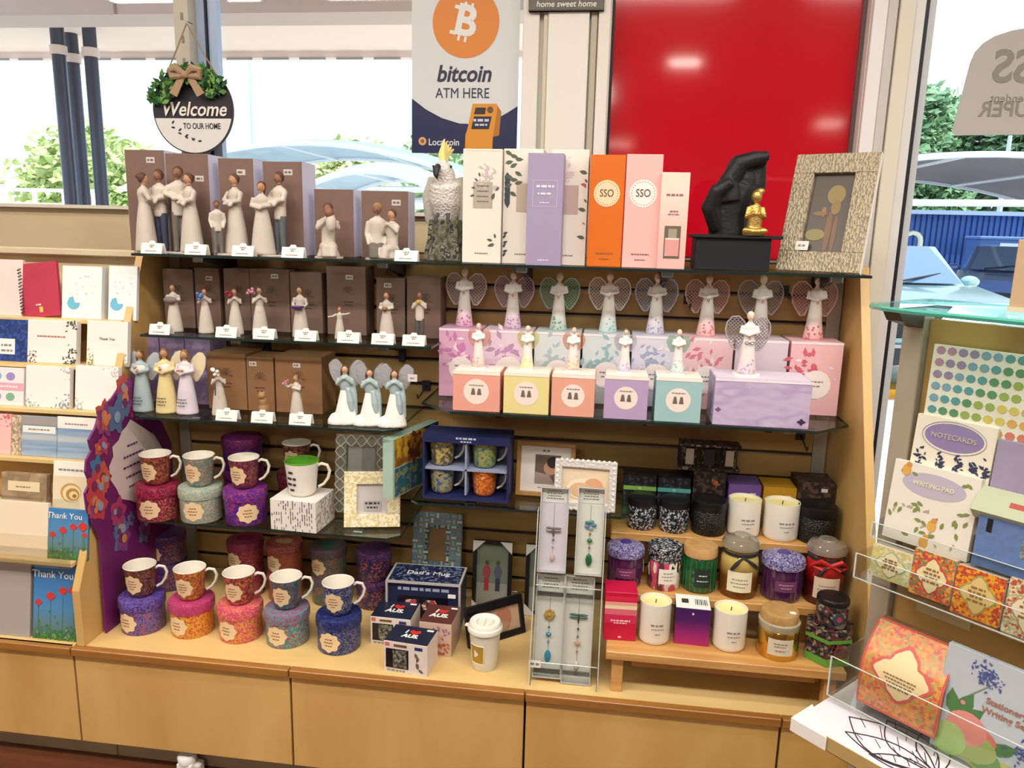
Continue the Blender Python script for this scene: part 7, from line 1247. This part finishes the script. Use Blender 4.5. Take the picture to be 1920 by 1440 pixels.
# tall poster
a, c = atY(773, 287, 2.56), atY(977, 100, 2.56); x0, x1, z0 = atY(772, 287, 2.56).x, atY(977, 10, 2.56).x, atY(772, 287, 2.56).z; W_ = x1-x0-.004; H_ = .62; k = W_/204
t = thing('poster', 'tall white and navy poster with orange coin symbol hung in the window', 'poster', ((x0+x1)/2, 2.555, z0)); ob('sheet', B().box((0, .001, H_/2), (W_, .002, H_)), mat('d6d8da', .45), t, False); F = fr((0, 0, 0)); PX = lambda px, py: ((px-874)*k, (287-py)*k); NVY = mat('1c1f4a', .45); ORG = mat('d9822f', .45)
arc = [PX(x, y) for x, y in ((772, 187), (800, 207), (830, 222), (865, 232), (900, 233), (930, 226), (955, 213), (975, 200))]; patch('navy_swoosh', [(-W_/2, .0), (W_/2, 0), (W_/2, arc[-1][1])]+arc[::-1][1:-1]+[(-W_/2, arc[0][1])], NVY, t, F, .001)
cx, cz = PX(875, 52); patch('orange_coin', disc(63*k, cx, cz, n=48), ORG, t, F, .001); FB_ = F @ Matrix.Translation((cx, cz, 0)) @ Matrix.Rotation(-.22, 4, 'Z'); text('B', .125, mat('e3e3e2', .45), t, FB_, .0016, bold=.004)
for x in (-.012, .01):
    for s in (-1, 1): patch('coin_bar', rect(.008, .016, x, s*.05), mat('e3e3e2', .45), t, FB_, .0018)
for x0_, y0_ in ((-.034, .038), (-.034, -.038)): patch('coin_serif', rect(.02, .011, x0_, y0_), mat('e3e3e2', .45), t, FB_, .0018)
dk = mat('2a2c42', .5); x, z = PX(872, 146); text('bitcoin', .07, dk, t, F @ Matrix.Translation((x, z+.004, 0)), .0012, shear=.22, bold=.0016, sx=.92); x, z = PX(870, 178); text('ATM HERE', .044, dk, t, F @ Matrix.Translation((x, z, 0)), .0012, sx=.86); x, z = PX(835, 267); text('Localcoin', .03, mat('dfe0e6', .5), t, F @ Matrix.Translation((x, z, 0)), .0018, sx=.9, bold=.0003); x, z = PX(793, 265); patch('small_coin', disc(.013, x, z), mat('d9a46a', .5), t, F, .0018); patch('small_coin_centre', disc(.006, x, z), mat('7a5a48', .5), t, F, .0024)
def PXp(*l): return [PX(x, y) for x, y in l]
patch('machine_print', PXp((876, 287), (929, 287), (930, 256), (942, 253), (945, 210), (936, 196), (890, 196), (880, 245), (877, 252)), mat('d98f2a', .45), t, F, .0016); patch('machine_side_print', PXp((930, 256), (942, 253), (945, 210), (938, 200)), mat('b06f1c', .45), t, F, .002); patch('machine_screen', PXp((893, 215), (914, 215), (916, 203), (896, 203)), mat('2a2420', .4), t, F, .0022); patch('machine_panel', PXp((888, 242), (922, 242), (927, 219), (893, 219)), mat('20223a', .4), t, F, .0022); patch('machine_badge', disc(6*k, *PX(924, 207)), mat('6a4a20', .4), t, F, .0022); bars('machine_keys', t, F @ Matrix.Translation((*PX(907, 226), 0)), [(0, 0, .05, .008), (0, -.014, .04, .006)], mat('c9cce0', .5), .003); ob('clip', B().box((0, -.002, H_-.005), (W_+.006, .008, .012)), METAL, t, False)
# dark sign on the column
a, c = atY(992, 14, 2.5), atY(1133, 14, 2.5); zb_ = atY(1062, 22, 2.5).z; t = thing('wooden_sign', 'dark grey sign with white script on top of the cream column', 'sign', ((a.x+c.x)/2, 2.495, zb_)); W_ = c.x-a.x; ob('board', B().box((0, 0, .06), (W_, .016, .12)), mat('6a665f', .6, var=.1, bscale=30), t, False, .002); ob('under_edge', B().box((0, -.0002, .002), (W_, .0165, .004)), mat('54504a', .6), t, False); text('home sweet home', .024, mat('e6e2da', .5), t, fr((0, -.008, .018)), .001, shear=.15, bold=.0003)
